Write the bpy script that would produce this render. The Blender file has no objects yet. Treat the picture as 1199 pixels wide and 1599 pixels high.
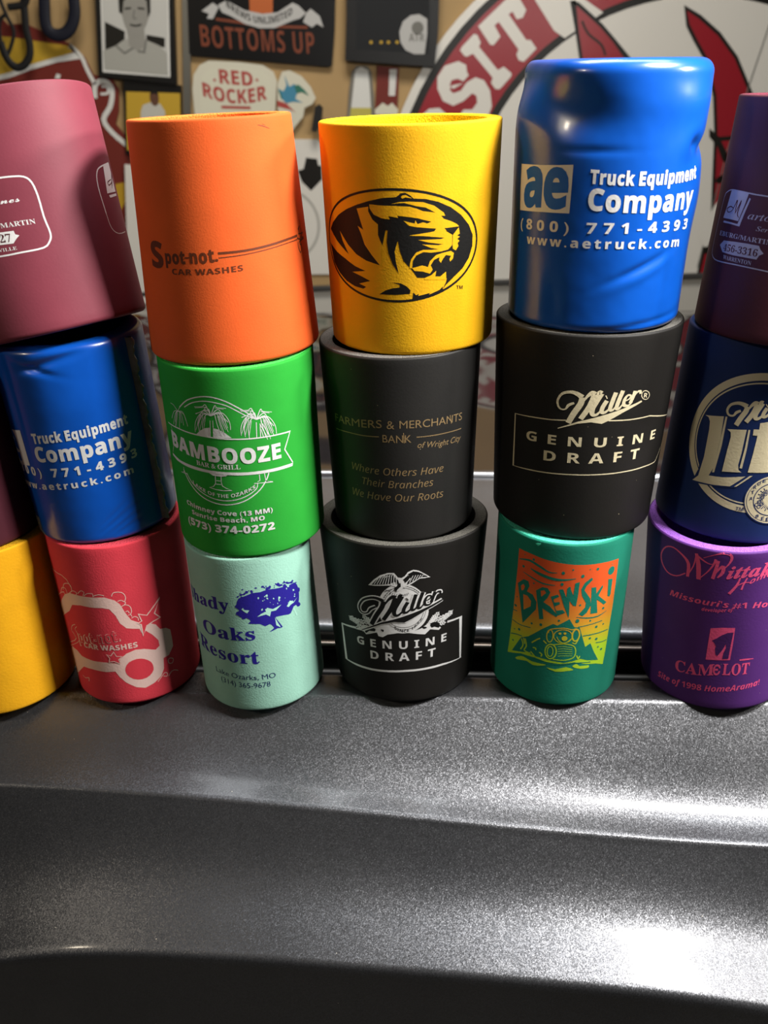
import bpy, bmesh, math, random
import numpy as np
from mathutils import Vector, Matrix, Euler
from mathutils.geometry import delaunay_2d_cdt

C = bpy.context.scene.collection
CM = 0.01
R = math.radians

# ---------------------------------------------------------------- camera
cd = bpy.data.cameras.new('camera')
cam = bpy.data.objects.new('camera', cd); C.objects.link(cam)
_cx, _cy, _cz, _th, _ro = [-0.00294, -39.60515, 30.3038, 0.47096, -0.03308]
cd.sensor_fit = 'VERTICAL'; cd.sensor_height = 24.0; cd.sensor_width = 18.0
cd.lens = 24.0*1350/1599
_f = Vector((0, math.cos(_th), -math.sin(_th))); _u = Vector((0, math.sin(_th), math.cos(_th))); _r = Vector((1, 0, 0))
_r2 = _r*math.cos(_ro)+_u*math.sin(_ro); _u2 = -_r*math.sin(_ro)+_u*math.cos(_ro)
cam.matrix_world = Matrix(((_r2.x, _u2.x, -_f.x, _cx*CM), (_r2.y, _u2.y, -_f.y, _cy*CM), (_r2.z, _u2.z, -_f.z, _cz*CM), (0, 0, 0, 1)))
cd.clip_start = .01; cd.clip_end = 50
cd.dof.use_dof = True; cd.dof.focus_distance = .405; cd.dof.aperture_fstop = 9.0
bpy.context.scene.camera = cam

# ---------------------------------------------------------------- world, lamps, exposure
sc = bpy.context.scene
w = bpy.data.worlds.new('garage_air'); sc.world = w; w.use_nodes = True
w.node_tree.nodes['Background'].inputs[0].default_value = (1.0, .9, .78, 1)
w.node_tree.nodes['Background'].inputs[1].default_value = .03
sc.view_settings.view_transform = 'Standard'; sc.view_settings.look = 'None'
sc.view_settings.exposure = -.4; sc.view_settings.gamma = 1.0; sc.view_settings.use_curve_mapping = False

def lamp(name, loc, target, size, power, color=(1, .95, .88), sy=None, spread=180):
    l = bpy.data.lights.new(name, 'AREA'); l.size = size*CM; l.energy = power; l.color = color
    if sy: l.shape = 'RECTANGLE'; l.size_y = sy*CM
    l.spread = R(spread)
    o = bpy.data.objects.new(name, l); C.objects.link(o)
    o.location = Vector(loc)*CM
    o.rotation_euler = (Vector(target)-Vector(loc)).to_track_quat('-Z', 'Y').to_euler()
    return o
lamp('lamp_key', (34, -16, 60), (0, 0, 15), 10, 11.5, (1, .97, .92))
lamp('lamp_right', (75, -14, 50), (0, 0, 15), 11, 8, (1, .95, .88))
o = lamp('lamp_overhead', (25, 26, 150), (10, -3, 0), 130, 24, (.93, .97, 1), 30)
o.rotation_euler = (R(-10), 0, 0)
lamp('lamp_left', (-110, -60, 90), (0, 0, 15), 8, 4, (1, .86, .66))
lamp('lamp_wall', (0, 60, 150), (0, 160, 20), 60, 18, (1, .93, .82), 20)


# ---------------------------------------------------------------- materials
MATS = {}
def nodes(m):
    m.use_nodes = True
    nt = m.node_tree
    return nt, nt.nodes['Principled BSDF']
def srgb(h):
    c = [int(h[i:i+2], 16)/255 for i in (0, 2, 4)]
    return tuple(((v+.055)/1.055)**2.4 if v > .04045 else v/12.92 for v in c)+(1,)
def setb(b, **k):
    for n, v in k.items(): b.inputs[n.replace('_', ' ')].default_value = v
def plain(name, col, rough=.6, metal=0, coat=0, spec=.5):
    if name in MATS: return MATS[name]
    m = bpy.data.materials.new(name); nt, b = nodes(m)
    b.inputs['Base Color'].default_value = srgb(col) if isinstance(col, str) else col
    setb(b, Roughness=rough, Metallic=metal); b.inputs['Coat Weight'].default_value = coat
    b.inputs['Specular IOR Level'].default_value = spec
    MATS[name] = m; return m
def add_noise_bump(m, scale, strength, dist=.0002, detail=3, stretch=None):
    nt, b = nodes(m)
    tc = nt.nodes.new('ShaderNodeTexCoord'); n = nt.nodes.new('ShaderNodeTexNoise'); bp = nt.nodes.new('ShaderNodeBump')
    n.inputs['Scale'].default_value = scale; n.inputs['Detail'].default_value = detail
    bp.inputs['Strength'].default_value = strength; bp.inputs['Distance'].default_value = dist
    src = tc.outputs['Object']
    if stretch:
        mp = nt.nodes.new('ShaderNodeMapping'); mp.inputs['Scale'].default_value = stretch
        nt.links.new(src, mp.inputs['Vector']); src = mp.outputs['Vector']
    nt.links.new(src, n.inputs['Vector']); nt.links.new(n.outputs['Fac'], bp.inputs['Height']); nt.links.new(bp.outputs['Normal'], b.inputs['Normal'])
    return n, tc
def mottle(m, col, amount, scale):
    """slight wear: base colour varies a little"""
    nt, b = nodes(m)
    tc = nt.nodes.new('ShaderNodeTexCoord'); n = nt.nodes.new('ShaderNodeTexNoise'); r = nt.nodes.new('ShaderNodeValToRGB')
    n.inputs['Scale'].default_value = scale; n.inputs['Detail'].default_value = 5
    c = Vector(srgb(col)[:3]) if isinstance(col, str) else Vector(col[:3])
    r.color_ramp.elements[0].position = .3; r.color_ramp.elements[1].position = .75
    r.color_ramp.elements[0].color = (*(c*(1-amount)), 1); r.color_ramp.elements[1].color = (*(c*(1+amount)), 1)
    nt.links.new(tc.outputs['Object'], n.inputs['Vector']); nt.links.new(n.outputs['Fac'], r.inputs['Fac']); nt.links.new(r.outputs['Color'], b.inputs['Base Color'])
def specks(m, col_out_socket_owner=None, scale=260, thr=.045, colour=(.55, .45, .3, 1), mixto=None):
    """tiny dust specks over the base colour"""
    nt, b = nodes(m)
    tc = nt.nodes.new('ShaderNodeTexCoord'); v = nt.nodes.new('ShaderNodeTexVoronoi'); v.inputs['Scale'].default_value = scale
    sp = nt.nodes.new('ShaderNodeSeparateColor'); gt = nt.nodes.new('ShaderNodeMath'); gt.operation = 'GREATER_THAN'; gt.inputs[1].default_value = .90
    lt = nt.nodes.new('ShaderNodeMath'); lt.operation = 'LESS_THAN'; lt.inputs[1].default_value = thr
    mu = nt.nodes.new('ShaderNodeMath'); mu.operation = 'MULTIPLY'
    mx = nt.nodes.new('ShaderNodeMix'); mx.data_type = 'RGBA'
    nt.links.new(tc.outputs['Object'], v.inputs['Vector']); nt.links.new(v.outputs['Distance'], lt.inputs[0])
    nt.links.new(v.outputs['Color'], sp.inputs[0]); nt.links.new(sp.outputs[0], gt.inputs[0])
    nt.links.new(lt.outputs[0], mu.inputs[0]); nt.links.new(gt.outputs[0], mu.inputs[1]); nt.links.new(mu.outputs[0], mx.inputs[0])
    s = b.inputs['Base Color']
    if s.links: nt.links.new(s.links[0].from_socket, mx.inputs[6])
    else: mx.inputs[6].default_value = s.default_value
    mx.inputs[7].default_value = colour
    nt.links.new(mx.outputs[2], b.inputs['Base Color'])
def foam(name, col, rough=.8, bump=.35, scale=900, speck=False, sheen=.0, spec=.3):
    m = plain(name, col, rough, spec=spec); mottle(m, col, .06, 60); add_noise_bump(m, scale, bump, .0003)
    if speck: specks(m)
    return m
def cut_foam(name, col):
    m = plain(name, col, .9, spec=.2)
    n, tc = add_noise_bump(m, 1500, .9, .0006, 2)
    nt, b = nodes(m)
    v = nt.nodes.new('ShaderNodeTexVoronoi'); v.inputs['Scale'].default_value = 1400
    r = nt.nodes.new('ShaderNodeValToRGB'); c = Vector(srgb(col)[:3])
    r.color_ramp.elements[0].position = .15; r.color_ramp.elements[1].position = .7
    r.color_ramp.elements[0].color = (*(c*.45), 1); r.color_ramp.elements[1].color = (*(c*1.15), 1)
    nt.links.new(tc.outputs['Object'], v.inputs['Vector']); nt.links.new(v.outputs['Distance'], r.inputs['Fac'])
    r.color_ramp.elements.new(.4).color = (*c, 1)
    nt.links.new(r.outputs['Color'], b.inputs['Base Color'])
    return m
def vinyl(name, col):
    m = plain(name, col, .28, spec=.6, coat=.35); nodes(m)[1].inputs['Coat Roughness'].default_value = .12
    mottle(m, col, .08, 40); add_noise_bump(m, 45, .25, .0025, 2)
    return m
def paint(name, base, rough=.36, flake=.30, coat=1.0, metal=.9, dust=True):
    m = plain(name, base, rough, metal); nt, b = nodes(m)
    b.inputs['Coat Weight'].default_value = coat*.7; b.inputs['Coat Roughness'].default_value = .12
    tc = nt.nodes.new('ShaderNodeTexCoord'); v = nt.nodes.new('ShaderNodeTexVoronoi'); v.inputs['Scale'].default_value = 2200
    sub = nt.nodes.new('ShaderNodeVectorMath'); sub.operation = 'SUBTRACT'; sub.inputs[1].default_value = (.5, .5, .5)
    scl = nt.nodes.new('ShaderNodeVectorMath'); scl.operation = 'SCALE'; scl.inputs[3].default_value = flake
    ge = nt.nodes.new('ShaderNodeNewGeometry')
    add = nt.nodes.new('ShaderNodeVectorMath'); add.operation = 'ADD'; nrm = nt.nodes.new('ShaderNodeVectorMath'); nrm.operation = 'NORMALIZE'
    nt.links.new(tc.outputs['Object'], v.inputs['Vector']); nt.links.new(v.outputs['Color'], sub.inputs[0]); nt.links.new(sub.outputs[0], scl.inputs[0])
    nt.links.new(scl.outputs[0], add.inputs[0]); nt.links.new(ge.outputs['Normal'], add.inputs[1]); nt.links.new(add.outputs[0], nrm.inputs[0])
    nt.links.new(nrm.outputs[0], b.inputs['Normal'])
    # dust film and a few water marks
    n = nt.nodes.new('ShaderNodeTexNoise'); n.inputs['Scale'].default_value = 14; n.inputs['Detail'].default_value = 8; n.inputs['Roughness'].default_value = .65
    r = nt.nodes.new('ShaderNodeValToRGB'); c = Vector(srgb(base)[:3])
    r.color_ramp.elements[0].position = .35; r.color_ramp.elements[1].position = .8
    r.color_ramp.elements[0].color = (*(c*.9), 1); r.color_ramp.elements[1].color = (*(c*1.12+Vector((.006, .005, .003))), 1)
    nt.links.new(tc.outputs['Object'], n.inputs['Vector']); nt.links.new(n.outputs['Fac'], r.inputs['Fac']); nt.links.new(r.outputs['Color'], b.inputs['Base Color'])
    if dust: specks(m, scale=170, thr=.05, colour=(.5, .47, .42, 1))
    return m

INK = dict(ink_black='0d0c0b', ink_yellow='e6ac06', ink_brown='5e2a10', ink_white='dcdcdc', ink_blue='0f5fc0', ink_green='23962a', ink_gold='8a7350',
  ink_ivory='d8ccaa', ink_silver='dedede', ink_navy='142a5e', ink_aqua='3fc09c', ink_scuff='7d8a94', ink_pink='e2404f', ink_blush='f3cfc6', ink_indigo='241c8c', ink_mint='a8dccb', ink_teal='157a66',
  ink_magenta='ff5c92', ink_purple='4c2366', ink_grey='a7a2ad', ink_maroon_dark='4a1620',
  paper_white='cfcdc6', paper_grey='b0aeaa', paper_cream='cdc9b4', photo_grey_light='b9b7b0', photo_black='16140f', photo_shirt='9d9b92', photo_skin='8b8880', photo_dim='6c6a64', photo_shirtw='b8b4a8',
  poster_yellow='b8942a', poster_skin='5a3a28', sign_black='060505', sign_rust='74371f', sign_orange='b05a28', sign_red='a3403a', cream='cbc6b2', bird_blue='3f7f9a', bird_green='2f6b58',
  print_dark='06080b', bottle_yellow='b5a94e', glass_grey='6f6a60', sign_maroon='6a2218', sign_gold='b08a20', board_white='d5d0c6', board_grey='a5a198', black_frame='0a0908', sign_red_gloss='8e1c26',
  steel='8a8880', rubber='14120f', strap_black='0d0c0c', strap_navy='0b0d1c')
ROUGH = dict(board_white=.3, sign_red_gloss=.3, sign_black=.35, black_frame=.4, steel=.35, photo_black=.4)
def ink(n):
    if n in MATS: return MATS[n]
    if n == 'ink_sunset':
        m = plain(n, 'e0702a', .6); nt, b = nodes(m)
        tc = nt.nodes.new('ShaderNodeTexCoord'); s = nt.nodes.new('ShaderNodeSeparateXYZ'); r = nt.nodes.new('ShaderNodeValToRGB')
        mr = nt.nodes.new('ShaderNodeMapRange'); mr.inputs['From Min'].default_value = .018; mr.inputs['From Max'].default_value = .088
        nt.links.new(tc.outputs['Object'], s.inputs[0]); nt.links.new(s.outputs[2], mr.inputs[0]); nt.links.new(mr.outputs[0], r.inputs[0]); nt.links.new(r.outputs[0], b.inputs['Base Color'])
        e = r.color_ramp.elements; e[0].position = .25; e[0].color = srgb('b4dc2a'); e[1].position = .8; e[1].color = srgb('ea5a22')
        e.new(.42).color = srgb('dcb82a'); e.new(.55).color = srgb('e8902c')
        return m
    m = plain(n, INK[n], ROUGH.get(n, .6), metal=.8 if n == 'steel' else 0, spec=.35)
    if n.startswith('ink'): add_noise_bump(m, 900, .25, .0003)
    return m

# ---------------------------------------------------------------- helpers
def link(name, me, parent=None, mats=(), smooth=False):
    o = bpy.data.objects.new(name, me); C.objects.link(o)
    for m in mats: me.materials.append(m)
    if smooth:
        for p in me.polygons: p.use_smooth = True
    if parent: o.parent = parent
    return o
def empty(name, loc, label, cat, group=None):
    o = bpy.data.objects.new(name, None); C.objects.link(o); o.location = loc; o.empty_display_size = .02
    return tag(o, label, cat, group)
def tag(o, label, cat, group=None):
    o['label'] = label; o['category'] = cat
    if group: o['group'] = group
    return o
def mesh(vs, fs, name='mesh'):
    me = bpy.data.meshes.new(name); me.from_pydata([tuple(v) for v in vs], [], fs); me.update(); return me
def grid_faces(nr, nc, wrap=False, base=0, flip=False):
    f = []
    for i in range(nr-1):
        for j in range(nc if wrap else nc-1):
            a = base+i*nc+j; b = base+i*nc+(j+1) % nc; c = b+nc; d = a+nc
            f.append((a, d, c, b) if flip else (a, b, c, d))
    return f
def catmull(p, n, closed):
    p = np.array(p, float); N = len(p); o = []
    if n < 2 or N < 3: return p
    for i in range(N if closed else N-1):
        if closed: a, b, c, d = p[i-1], p[i], p[(i+1) % N], p[(i+2) % N]
        else: a, b, c, d = p[max(i-1, 0)], p[i], p[i+1], p[min(i+2, N-1)]
        for k in range(n):
            t = k/n; o.append(.5*((2*b)+(-a+c)*t+(2*a-5*b+4*c-d)*t*t+(-a+3*b-3*c+d)*t**3))
    if not closed: o.append(p[-1])
    return np.array(o)
def tess(loops):
    """triangles inside a set of contours (non-zero winding, so holes stay open) -> (verts 2d, tris)"""
    vs = []; es = []
    for l in loops:
        b = len(vs); n = len(l); vs += [Vector((float(x), float(y))) for x, y in l]; es += [(b+i, b+(i+1) % n) for i in range(n)]
    co, _, fs, _, _, _ = delaunay_2d_cdt(vs, es, [], 0, 1e-6)
    P = np.array([tuple(v) for v in co]); T = [tuple(f) for f in fs]
    if not T: return [Vector((*p, 0)) for p in P], []
    c = np.array([P[list(t)].mean(0) for t in T]); w = np.zeros(len(T))
    for l in loops:
        a = np.array(l, float); b = np.roll(a, -1, 0)
        for (x0, y0), (x1, y1) in zip(a, b):
            side = (x1-x0)*(c[:, 1]-y0)-(c[:, 0]-x0)*(y1-y0)
            w += ((y0 <= c[:, 1]) & (y1 > c[:, 1]) & (side > 0)); w -= ((y0 > c[:, 1]) & (y1 <= c[:, 1]) & (side < 0))
    return [Vector((*p, 0)) for p in P], [t for t, k in zip(T, w) if abs(k) > .5]

GLYPHS = {
"plain":{
"&":[312,[248,170,232,141,211,115,163,170,199,200,219,229,226,261,215,298,186,325,144,335,97,325,67,297,56,256,68,214,95,177,53,148,24,115,14,77,26,35,57,6,100,-5,150,7,208,47,247,0,310,0,241,80,275,125,297,170],[178,81,142,52,105,41,76,51,63,77,79,111,123,145],[104,261,115,284,141,293,169,283,180,258,171,232,136,203,114,229]],
"(":[161,[84,116,91,202,115,279,156,347,129,347,77,280,44,200,32,116,44,32,77,-48,129,-115,156,-115,115,-47,91,30]],
")":[161,[78,116,70,30,46,-47,6,-115,33,-115,84,-48,118,32,130,116,118,200,84,280,33,347,6,347,46,279,70,202]],
",":[109,[30,-59,62,-42,82,-16,88,13,78,48,53,62,31,53,23,33,30,13,48,5,46,-25,30,-50]],
"-":[161,[142,134,20,134,20,87,142,87]],
"1":[249,[150,341,101,341,101,0,150,0]],
"3":[249,[41,285,71,296,99,299,130,293,150,275,158,248,150,221,128,204,90,199,90,154,130,147,155,127,163,97,156,68,137,49,108,42,70,48,32,68,32,15,69,1,105,-5,160,9,198,45,212,99,207,133,191,162,163,180,188,199,202,224,207,257,194,304,159,334,106,346,71,342,41,331]],
"4":[249,[199,346,178,346,6,135,6,112,150,112,150,0,199,0,199,112,236,112,236,156,199,156],[149,253,150,253,150,156,71,156]],
"5":[249,[202,341,51,341,51,164,115,166,156,142,170,104,160,73,135,51,100,42,62,48,25,67,25,16,66,0,108,-5,165,10,204,48,219,105,204,161,161,200,95,212,95,297,202,297]],
"6":[249,[159,346,84,279,38,201,22,117,36,53,74,11,132,-5,182,10,219,46,233,98,220,148,186,184,137,197,107,193,84,183,106,230,143,274,188,308],[73,133,100,147,127,151,156,144,176,125,184,98,177,69,158,49,129,42,96,53,74,84]],
"7":[249,[245,341,25,341,25,295,172,295,47,15,91,-5]],
"8":[249,[234,92,229,125,213,153,187,174,219,208,229,247,216,297,180,332,128,346,75,333,38,298,24,248,35,207,65,174,37,152,21,125,16,93,31,43,70,9,126,-5,181,8,220,43],[180,248,173,222,153,204,127,197,100,204,80,223,73,249,80,275,99,293,128,299,155,292,173,274],[185,96,178,69,158,50,125,42,94,49,73,68,65,96,73,124,94,143,126,150,157,143,177,124]],
"9":[249,[94,-5,165,57,213,137,231,221,216,285,178,329,122,346,67,331,31,293,18,245,31,194,65,158,115,145,142,149,168,160,149,116,114,72,64,32],[67,245,74,273,94,292,123,299,152,290,172,268,180,238,178,210,150,196,125,192,96,199,75,218]],
"A":[333,[181,343,147,343,0,0,50,0,93,101,238,101,284,0,334,0],[163,268,218,145,112,145]],
"B":[281,[38,0,155,0,223,14,260,49,272,91,262,132,233,163,190,180,190,181,219,198,236,223,242,254,231,296,196,328,137,341,38,341],[87,297,132,297,167,290,186,273,191,250,183,219,159,201,119,195,87,195],[87,151,146,151,188,144,213,126,221,98,215,73,192,52,148,44,87,44]],
"C":[353,[328,318,265,339,211,346,136,332,77,295,38,238,24,166,35,109,68,54,125,12,208,-5,277,4,332,26,332,79,272,50,213,41,140,57,92,102,75,170,92,237,141,283,211,301,268,292,328,265]],
"E":[249,[231,341,38,341,38,0,236,0,236,44,87,44,87,150,226,150,226,194,87,194,87,297,231,297]],
"F":[234,[220,341,38,341,38,0,87,0,87,159,220,159,220,203,87,203,87,297,220,297]],
"H":[364,[327,341,278,341,278,193,87,193,87,341,38,341,38,0,87,0,87,149,278,149,278,0,327,0]],
"K":[328,[143,180,291,341,230,341,87,185,87,341,38,341,38,0,87,0,87,169,260,0,328,0]],
"L":[244,[86,341,37,341,37,0,240,0,240,44,86,44]],
"M":[390,[355,341,309,341,196,201,83,341,37,341,37,0,86,0,86,266,87,266,192,134,200,134,305,266,306,266,306,0,355,0]],
"N":[390,[353,341,307,341,307,77,76,341,37,341,37,0,83,0,83,263,311,0,353,0]],
"O":[411,[23,171,35,104,72,48,129,10,205,-5,282,10,340,49,376,104,389,171,376,238,339,294,282,332,206,346,130,331,73,293,36,238],[73,171,90,238,137,283,206,301,274,283,321,238,339,171,321,104,274,58,206,41,137,58,90,104]],
"R":[302,[39,341,39,0,88,0,88,148,108,148,133,143,161,121,199,70,244,0,302,0,256,68,219,123,180,162,211,181,230,210,237,246,223,296,184,329,125,341],[88,299,119,299,157,293,179,275,186,248,181,220,160,200,119,192,88,192]],
"S":[229,[200,322,162,340,124,346,69,334,33,303,20,255,43,198,94,160,144,126,168,83,162,63,143,46,112,40,64,52,22,89,22,27,67,3,118,-5,167,8,200,40,213,88,190,152,139,191,89,222,66,261,73,282,92,296,120,302,157,294,200,266]],
"T":[302,[294,341,9,341,9,297,127,297,127,0,176,0,176,297,294,297]],
"W":[521,[521,341,472,341,379,106,284,341,238,341,143,106,49,341,0,341,138,-3,148,-3,261,276,373,-3,382,-3]],
"a":[213,[206,40,182,28,176,31,174,40,174,155,162,197,133,221,92,229,49,221,18,199,18,150,52,178,89,187,111,183,125,170,129,148,129,136,90,122,54,107,25,86,13,51,20,23,39,3,68,-5,99,1,128,19,140,1,163,-5,182,-1,206,13],[129,46,110,32,90,27,67,36,58,59,68,81,94,98,129,111]],
"e":[239,[219,65,180,45,141,38,103,46,78,68,65,106,223,106,211,174,177,215,126,229,71,215,34,175,21,115,33,56,70,13,130,-5,178,2,219,22],[66,135,77,165,97,184,127,191,154,184,172,165,179,135]],
"f":[124,[148,341,113,346,86,339,65,324,44,292,36,241,36,225,5,225,5,185,36,185,36,0,81,0,81,185,121,185,121,225,81,225,81,246,85,276,100,295,128,302,148,298]],
"g":[213,[211,225,118,225,66,215,32,188,20,147,23,124,32,105,48,89,70,77,70,76,44,63,34,44,39,29,57,15,25,2,6,-18,0,-47,13,-82,50,-106,104,-115,161,-106,197,-82,210,-44,203,-17,183,5,145,19,93,32,76,48,93,64,130,71,167,91,181,113,188,141,183,166,165,190,211,190],[148,147,142,125,127,110,105,105,81,110,66,124,60,146,73,174,105,186,135,174],[167,-47,159,-65,138,-76,105,-80,70,-76,49,-64,42,-45,56,-21,93,-11,124,-14,154,-25]],
"h":[249,[75,341,31,341,31,0,75,0,75,161,104,186,131,194,154,187,170,168,175,139,175,0,220,0,220,138,209,189,182,219,143,229,106,220,76,195,75,195]],
"i":[109,[77,225,33,225,33,0,77,0],[82,293,74,311,55,319,36,311,29,293,36,274,55,266,74,274]],
"k":[239,[230,225,177,225,78,115,190,0,250,0,134,115],[76,341,31,341,31,0,76,0]],
"o":[276,[137,229,76,214,34,173,18,115,33,53,75,11,137,-5,200,11,243,52,258,115,242,174,199,214],[136,189,176,179,203,153,213,114,203,72,177,45,136,36,98,45,73,73,64,115,73,153,99,179]],
"r":[198,[35,225,35,0,79,0,79,118,86,153,106,177,134,187,153,180,175,165,199,203,172,223,145,229,113,216,80,173,79,173,79,225]],
"s":[192,[162,211,128,224,96,229,57,222,31,201,22,168,49,120,100,88,127,60,117,42,94,35,61,42,21,64,21,16,60,0,99,-5,137,4,163,27,173,62,161,92,122,125,80,152,68,170,76,184,97,190,126,184,162,167]],
"t":[166,[84,271,0,190,0,185,39,185,39,66,47,30,72,5,112,-5,139,0,166,11,166,52,140,40,116,36,101,38,89,49,84,70,84,185,155,185,155,225,84,225]],
"y":[219,[219,225,169,225,111,98,51,225,0,225,87,48,11,-115,60,-115]],
"z":[208,[202,225,11,225,11,185,125,185,6,0,203,0,203,40,83,40]],
"Є":[364,[191,-5,147,1,108,18,75,45,50,83,34,128,29,182,34,235,50,281,75,318,108,346,147,363,191,369,244,361,288,337,305,320,320,299,331,276,338,249,292,249,279,282,256,306,226,321,191,326,159,322,131,309,107,289,89,260,78,224,74,182,78,139,89,104,107,75,131,55,159,42,191,38,226,43,256,58,279,82,292,115,338,115,331,88,321,65,306,44,288,27,244,3],[58,166,58,206,227,206,227,166]]},
"sansb":{
"(":[161,[84,116,91,202,115,279,156,347,129,347,77,280,44,200,32,116,44,32,77,-48,129,-115,156,-115,115,-47,91,30]],
")":[161,[78,116,70,30,46,-47,6,-115,33,-115,84,-48,118,32,130,116,118,200,84,280,33,347,6,347,46,279,70,202]],
",":[109,[30,-59,62,-42,82,-16,88,13,78,48,53,62,31,53,23,33,30,13,48,5,46,-25,30,-50]],
"-":[161,[142,134,20,134,20,87,142,87]],
".":[109,[55,56,33,47,25,26,33,4,55,-5,76,4,85,26,76,47]],
"0":[286,[143,-5,103,0,72,17,48,44,26,102,18,179,21,232,30,278,46,314,70,341,102,357,143,363,181,357,213,341,237,314,260,256,268,179,264,125,255,80,239,44,216,17,184,1],[143,56,166,64,182,87,190,125,193,179,190,232,182,271,166,294,143,302,119,294,104,271,96,232,93,179,96,125,104,87,119,64]],
"1":[286,[131,0,131,207,132,241,133,278,122,267,107,253,66,220,30,266,145,357,207,357,207,0]],
"2":[286,[20,0,20,53,110,143,153,189,177,224,185,257,182,275,173,289,159,296,141,299,121,297,101,290,60,263,19,311,52,336,92,355,147,362,179,359,207,349,229,334,246,315,256,292,260,266,257,237,248,212,214,164,160,110,114,67,114,64,270,64,270,0]],
"3":[286,[122,-5,67,0,19,15,19,79,67,61,114,55,148,59,171,69,183,86,187,109,180,134,169,143,153,149,101,155,74,155,74,213,102,213,152,219,166,226,175,236,182,261,179,277,170,290,154,298,131,301,107,299,86,292,55,275,20,327,69,352,100,360,136,362,185,356,223,340,247,313,256,277,250,244,233,218,208,199,179,188,179,187,216,178,244,161,260,136,266,104,262,75,251,48,231,26,204,9,167,-1]],
"4":[286,[161,0,161,74,9,74,9,127,165,357,235,357,235,133,278,133,278,74,235,74,235,0],[75,133,161,133,161,193,162,221,163,252,164,271,162,271,153,251,141,232]],
"5":[286,[121,-5,68,0,25,15,25,80,69,63,118,57,148,60,169,70,183,88,187,113,179,143,155,161,116,167,87,164,62,159,32,175,45,357,239,357,239,293,111,293,105,223,123,227,150,228,181,225,208,216,231,200,248,179,259,152,263,120,254,68,227,28,182,3]],
"7":[286,[56,0,190,294,14,294,14,357,270,357,270,310,135,0]],
"8":[286,[143,-5,90,1,50,21,26,51,18,91,23,124,38,150,60,170,86,187,64,203,45,223,33,247,29,276,33,302,45,324,63,340,87,352,114,359,143,362,173,359,200,352,223,340,241,324,253,302,257,275,252,246,239,223,218,204,193,189,229,165,257,134,265,115,268,93,264,65,252,41,233,21,208,7,178,-2],[143,220,173,239,183,253,186,270,183,286,174,297,160,304,143,307,126,304,112,297,103,286,100,270,103,253,113,240],[142,51,167,54,184,62,194,76,198,95,190,118,170,137,146,152,140,156,102,130,91,114,88,95,91,77,101,63,118,54]],
"9":[286,[89,-5,65,-4,41,-2,41,59,62,56,84,54,123,58,153,68,173,85,187,108,195,135,199,166,196,166,168,136,146,127,117,124,76,131,44,154,23,189,16,237,24,289,49,328,87,353,138,361,172,357,204,344,230,323,251,293,264,253,268,205,264,144,248,87,234,62,216,39,193,21,165,7,130,-2],[138,182,167,190,186,208,193,232,187,264,169,290,156,298,139,301,119,297,103,286,93,266,89,238,92,215,101,197,116,186]],
"A":[345,[0,0,126,359,219,359,345,0,264,0,238,85,108,85,82,0],[127,149,220,149,193,232,187,253,179,280,173,303,166,278,158,250,152,232]],
"B":[336,[45,0,45,357,156,357,219,352,264,337,291,309,301,267,297,238,286,215,269,198,246,190,246,187,278,175,291,164,301,149,307,129,310,104,301,60,275,28,233,7,179,0],[121,216,165,216,192,218,210,226,220,239,223,257,219,274,208,286,189,293,161,295,121,295],[121,62,170,62,199,66,218,76,228,91,231,111,228,129,217,143,198,152,168,156,121,156]],
"C":[318,[190,-5,139,1,99,18,68,45,46,82,33,126,29,178,34,229,49,274,72,311,105,339,147,356,197,362,250,355,301,337,277,275,236,292,197,299,158,291,130,267,113,228,107,178,112,127,128,89,156,66,197,58,240,63,288,77,288,14,241,-1]],
"D":[369,[45,0,45,357,157,357,209,352,254,337,291,312,318,278,335,235,341,182,335,127,318,81,290,46,251,20,203,5,146,0],[121,62,153,62,214,76,250,115,263,180,256,232,237,267,205,288,161,295,121,295]],
"E":[279,[45,0,45,357,251,357,251,295,121,295,121,217,242,217,242,155,121,155,121,62,251,62,251,0]],
"F":[274,[45,0,45,357,250,357,250,295,120,295,120,203,241,203,241,141,120,141,120,0]],
"G":[362,[195,-5,146,0,105,16,72,42,48,78,34,124,29,179,34,231,51,276,77,312,114,340,160,356,216,362,272,356,322,340,297,280,259,294,215,299,184,295,158,284,136,266,120,242,110,212,107,178,109,145,117,116,129,91,147,73,170,62,200,58,227,60,248,63,248,138,181,138,181,201,322,201,322,16,264,1]],
"H":[382,[45,0,45,357,121,357,121,217,262,217,262,357,338,357,338,0,262,0,262,154,121,154,121,0]],
"I":[194,[16,0,16,43,60,63,60,294,16,314,16,357,179,357,179,314,135,294,135,63,179,43,179,0]],
"K":[332,[45,0,45,357,121,357,121,194,135,215,151,236,247,357,331,357,207,199,332,0,246,0,153,151,121,128,121,0]],
"L":[282,[45,0,45,357,121,357,121,62,266,62,266,0]],
"M":[471,[45,0,45,357,148,357,233,84,234,84,324,357,427,357,427,0,356,0,356,169,357,208,358,250,360,280,358,280,266,0,196,0,110,280,108,280,110,250,112,207,113,166,113,0]],
"N":[406,[45,0,45,357,141,357,296,90,297,90,295,139,294,188,294,357,362,357,362,0,266,0,110,270,108,270,111,219,113,168,113,0]],
"O":[398,[199,-5,146,1,103,18,70,46,47,83,34,127,29,180,34,231,47,276,70,312,103,340,146,357,200,363,252,357,295,340,328,312,351,276,364,231,369,179,364,127,351,82,328,46,295,18,252,1],[199,59,241,67,269,91,284,129,290,179,284,229,269,268,241,292,200,300,158,292,130,268,114,229,109,179,114,129,130,91,158,67]],
"P":[314,[45,0,45,357,159,357,219,350,260,327,284,292,292,246,288,215,279,187,261,163,235,144,200,131,153,127,121,127,121,0],[121,189,146,189,174,192,196,202,210,218,215,243,208,272,188,289,155,295,121,295]],
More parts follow.
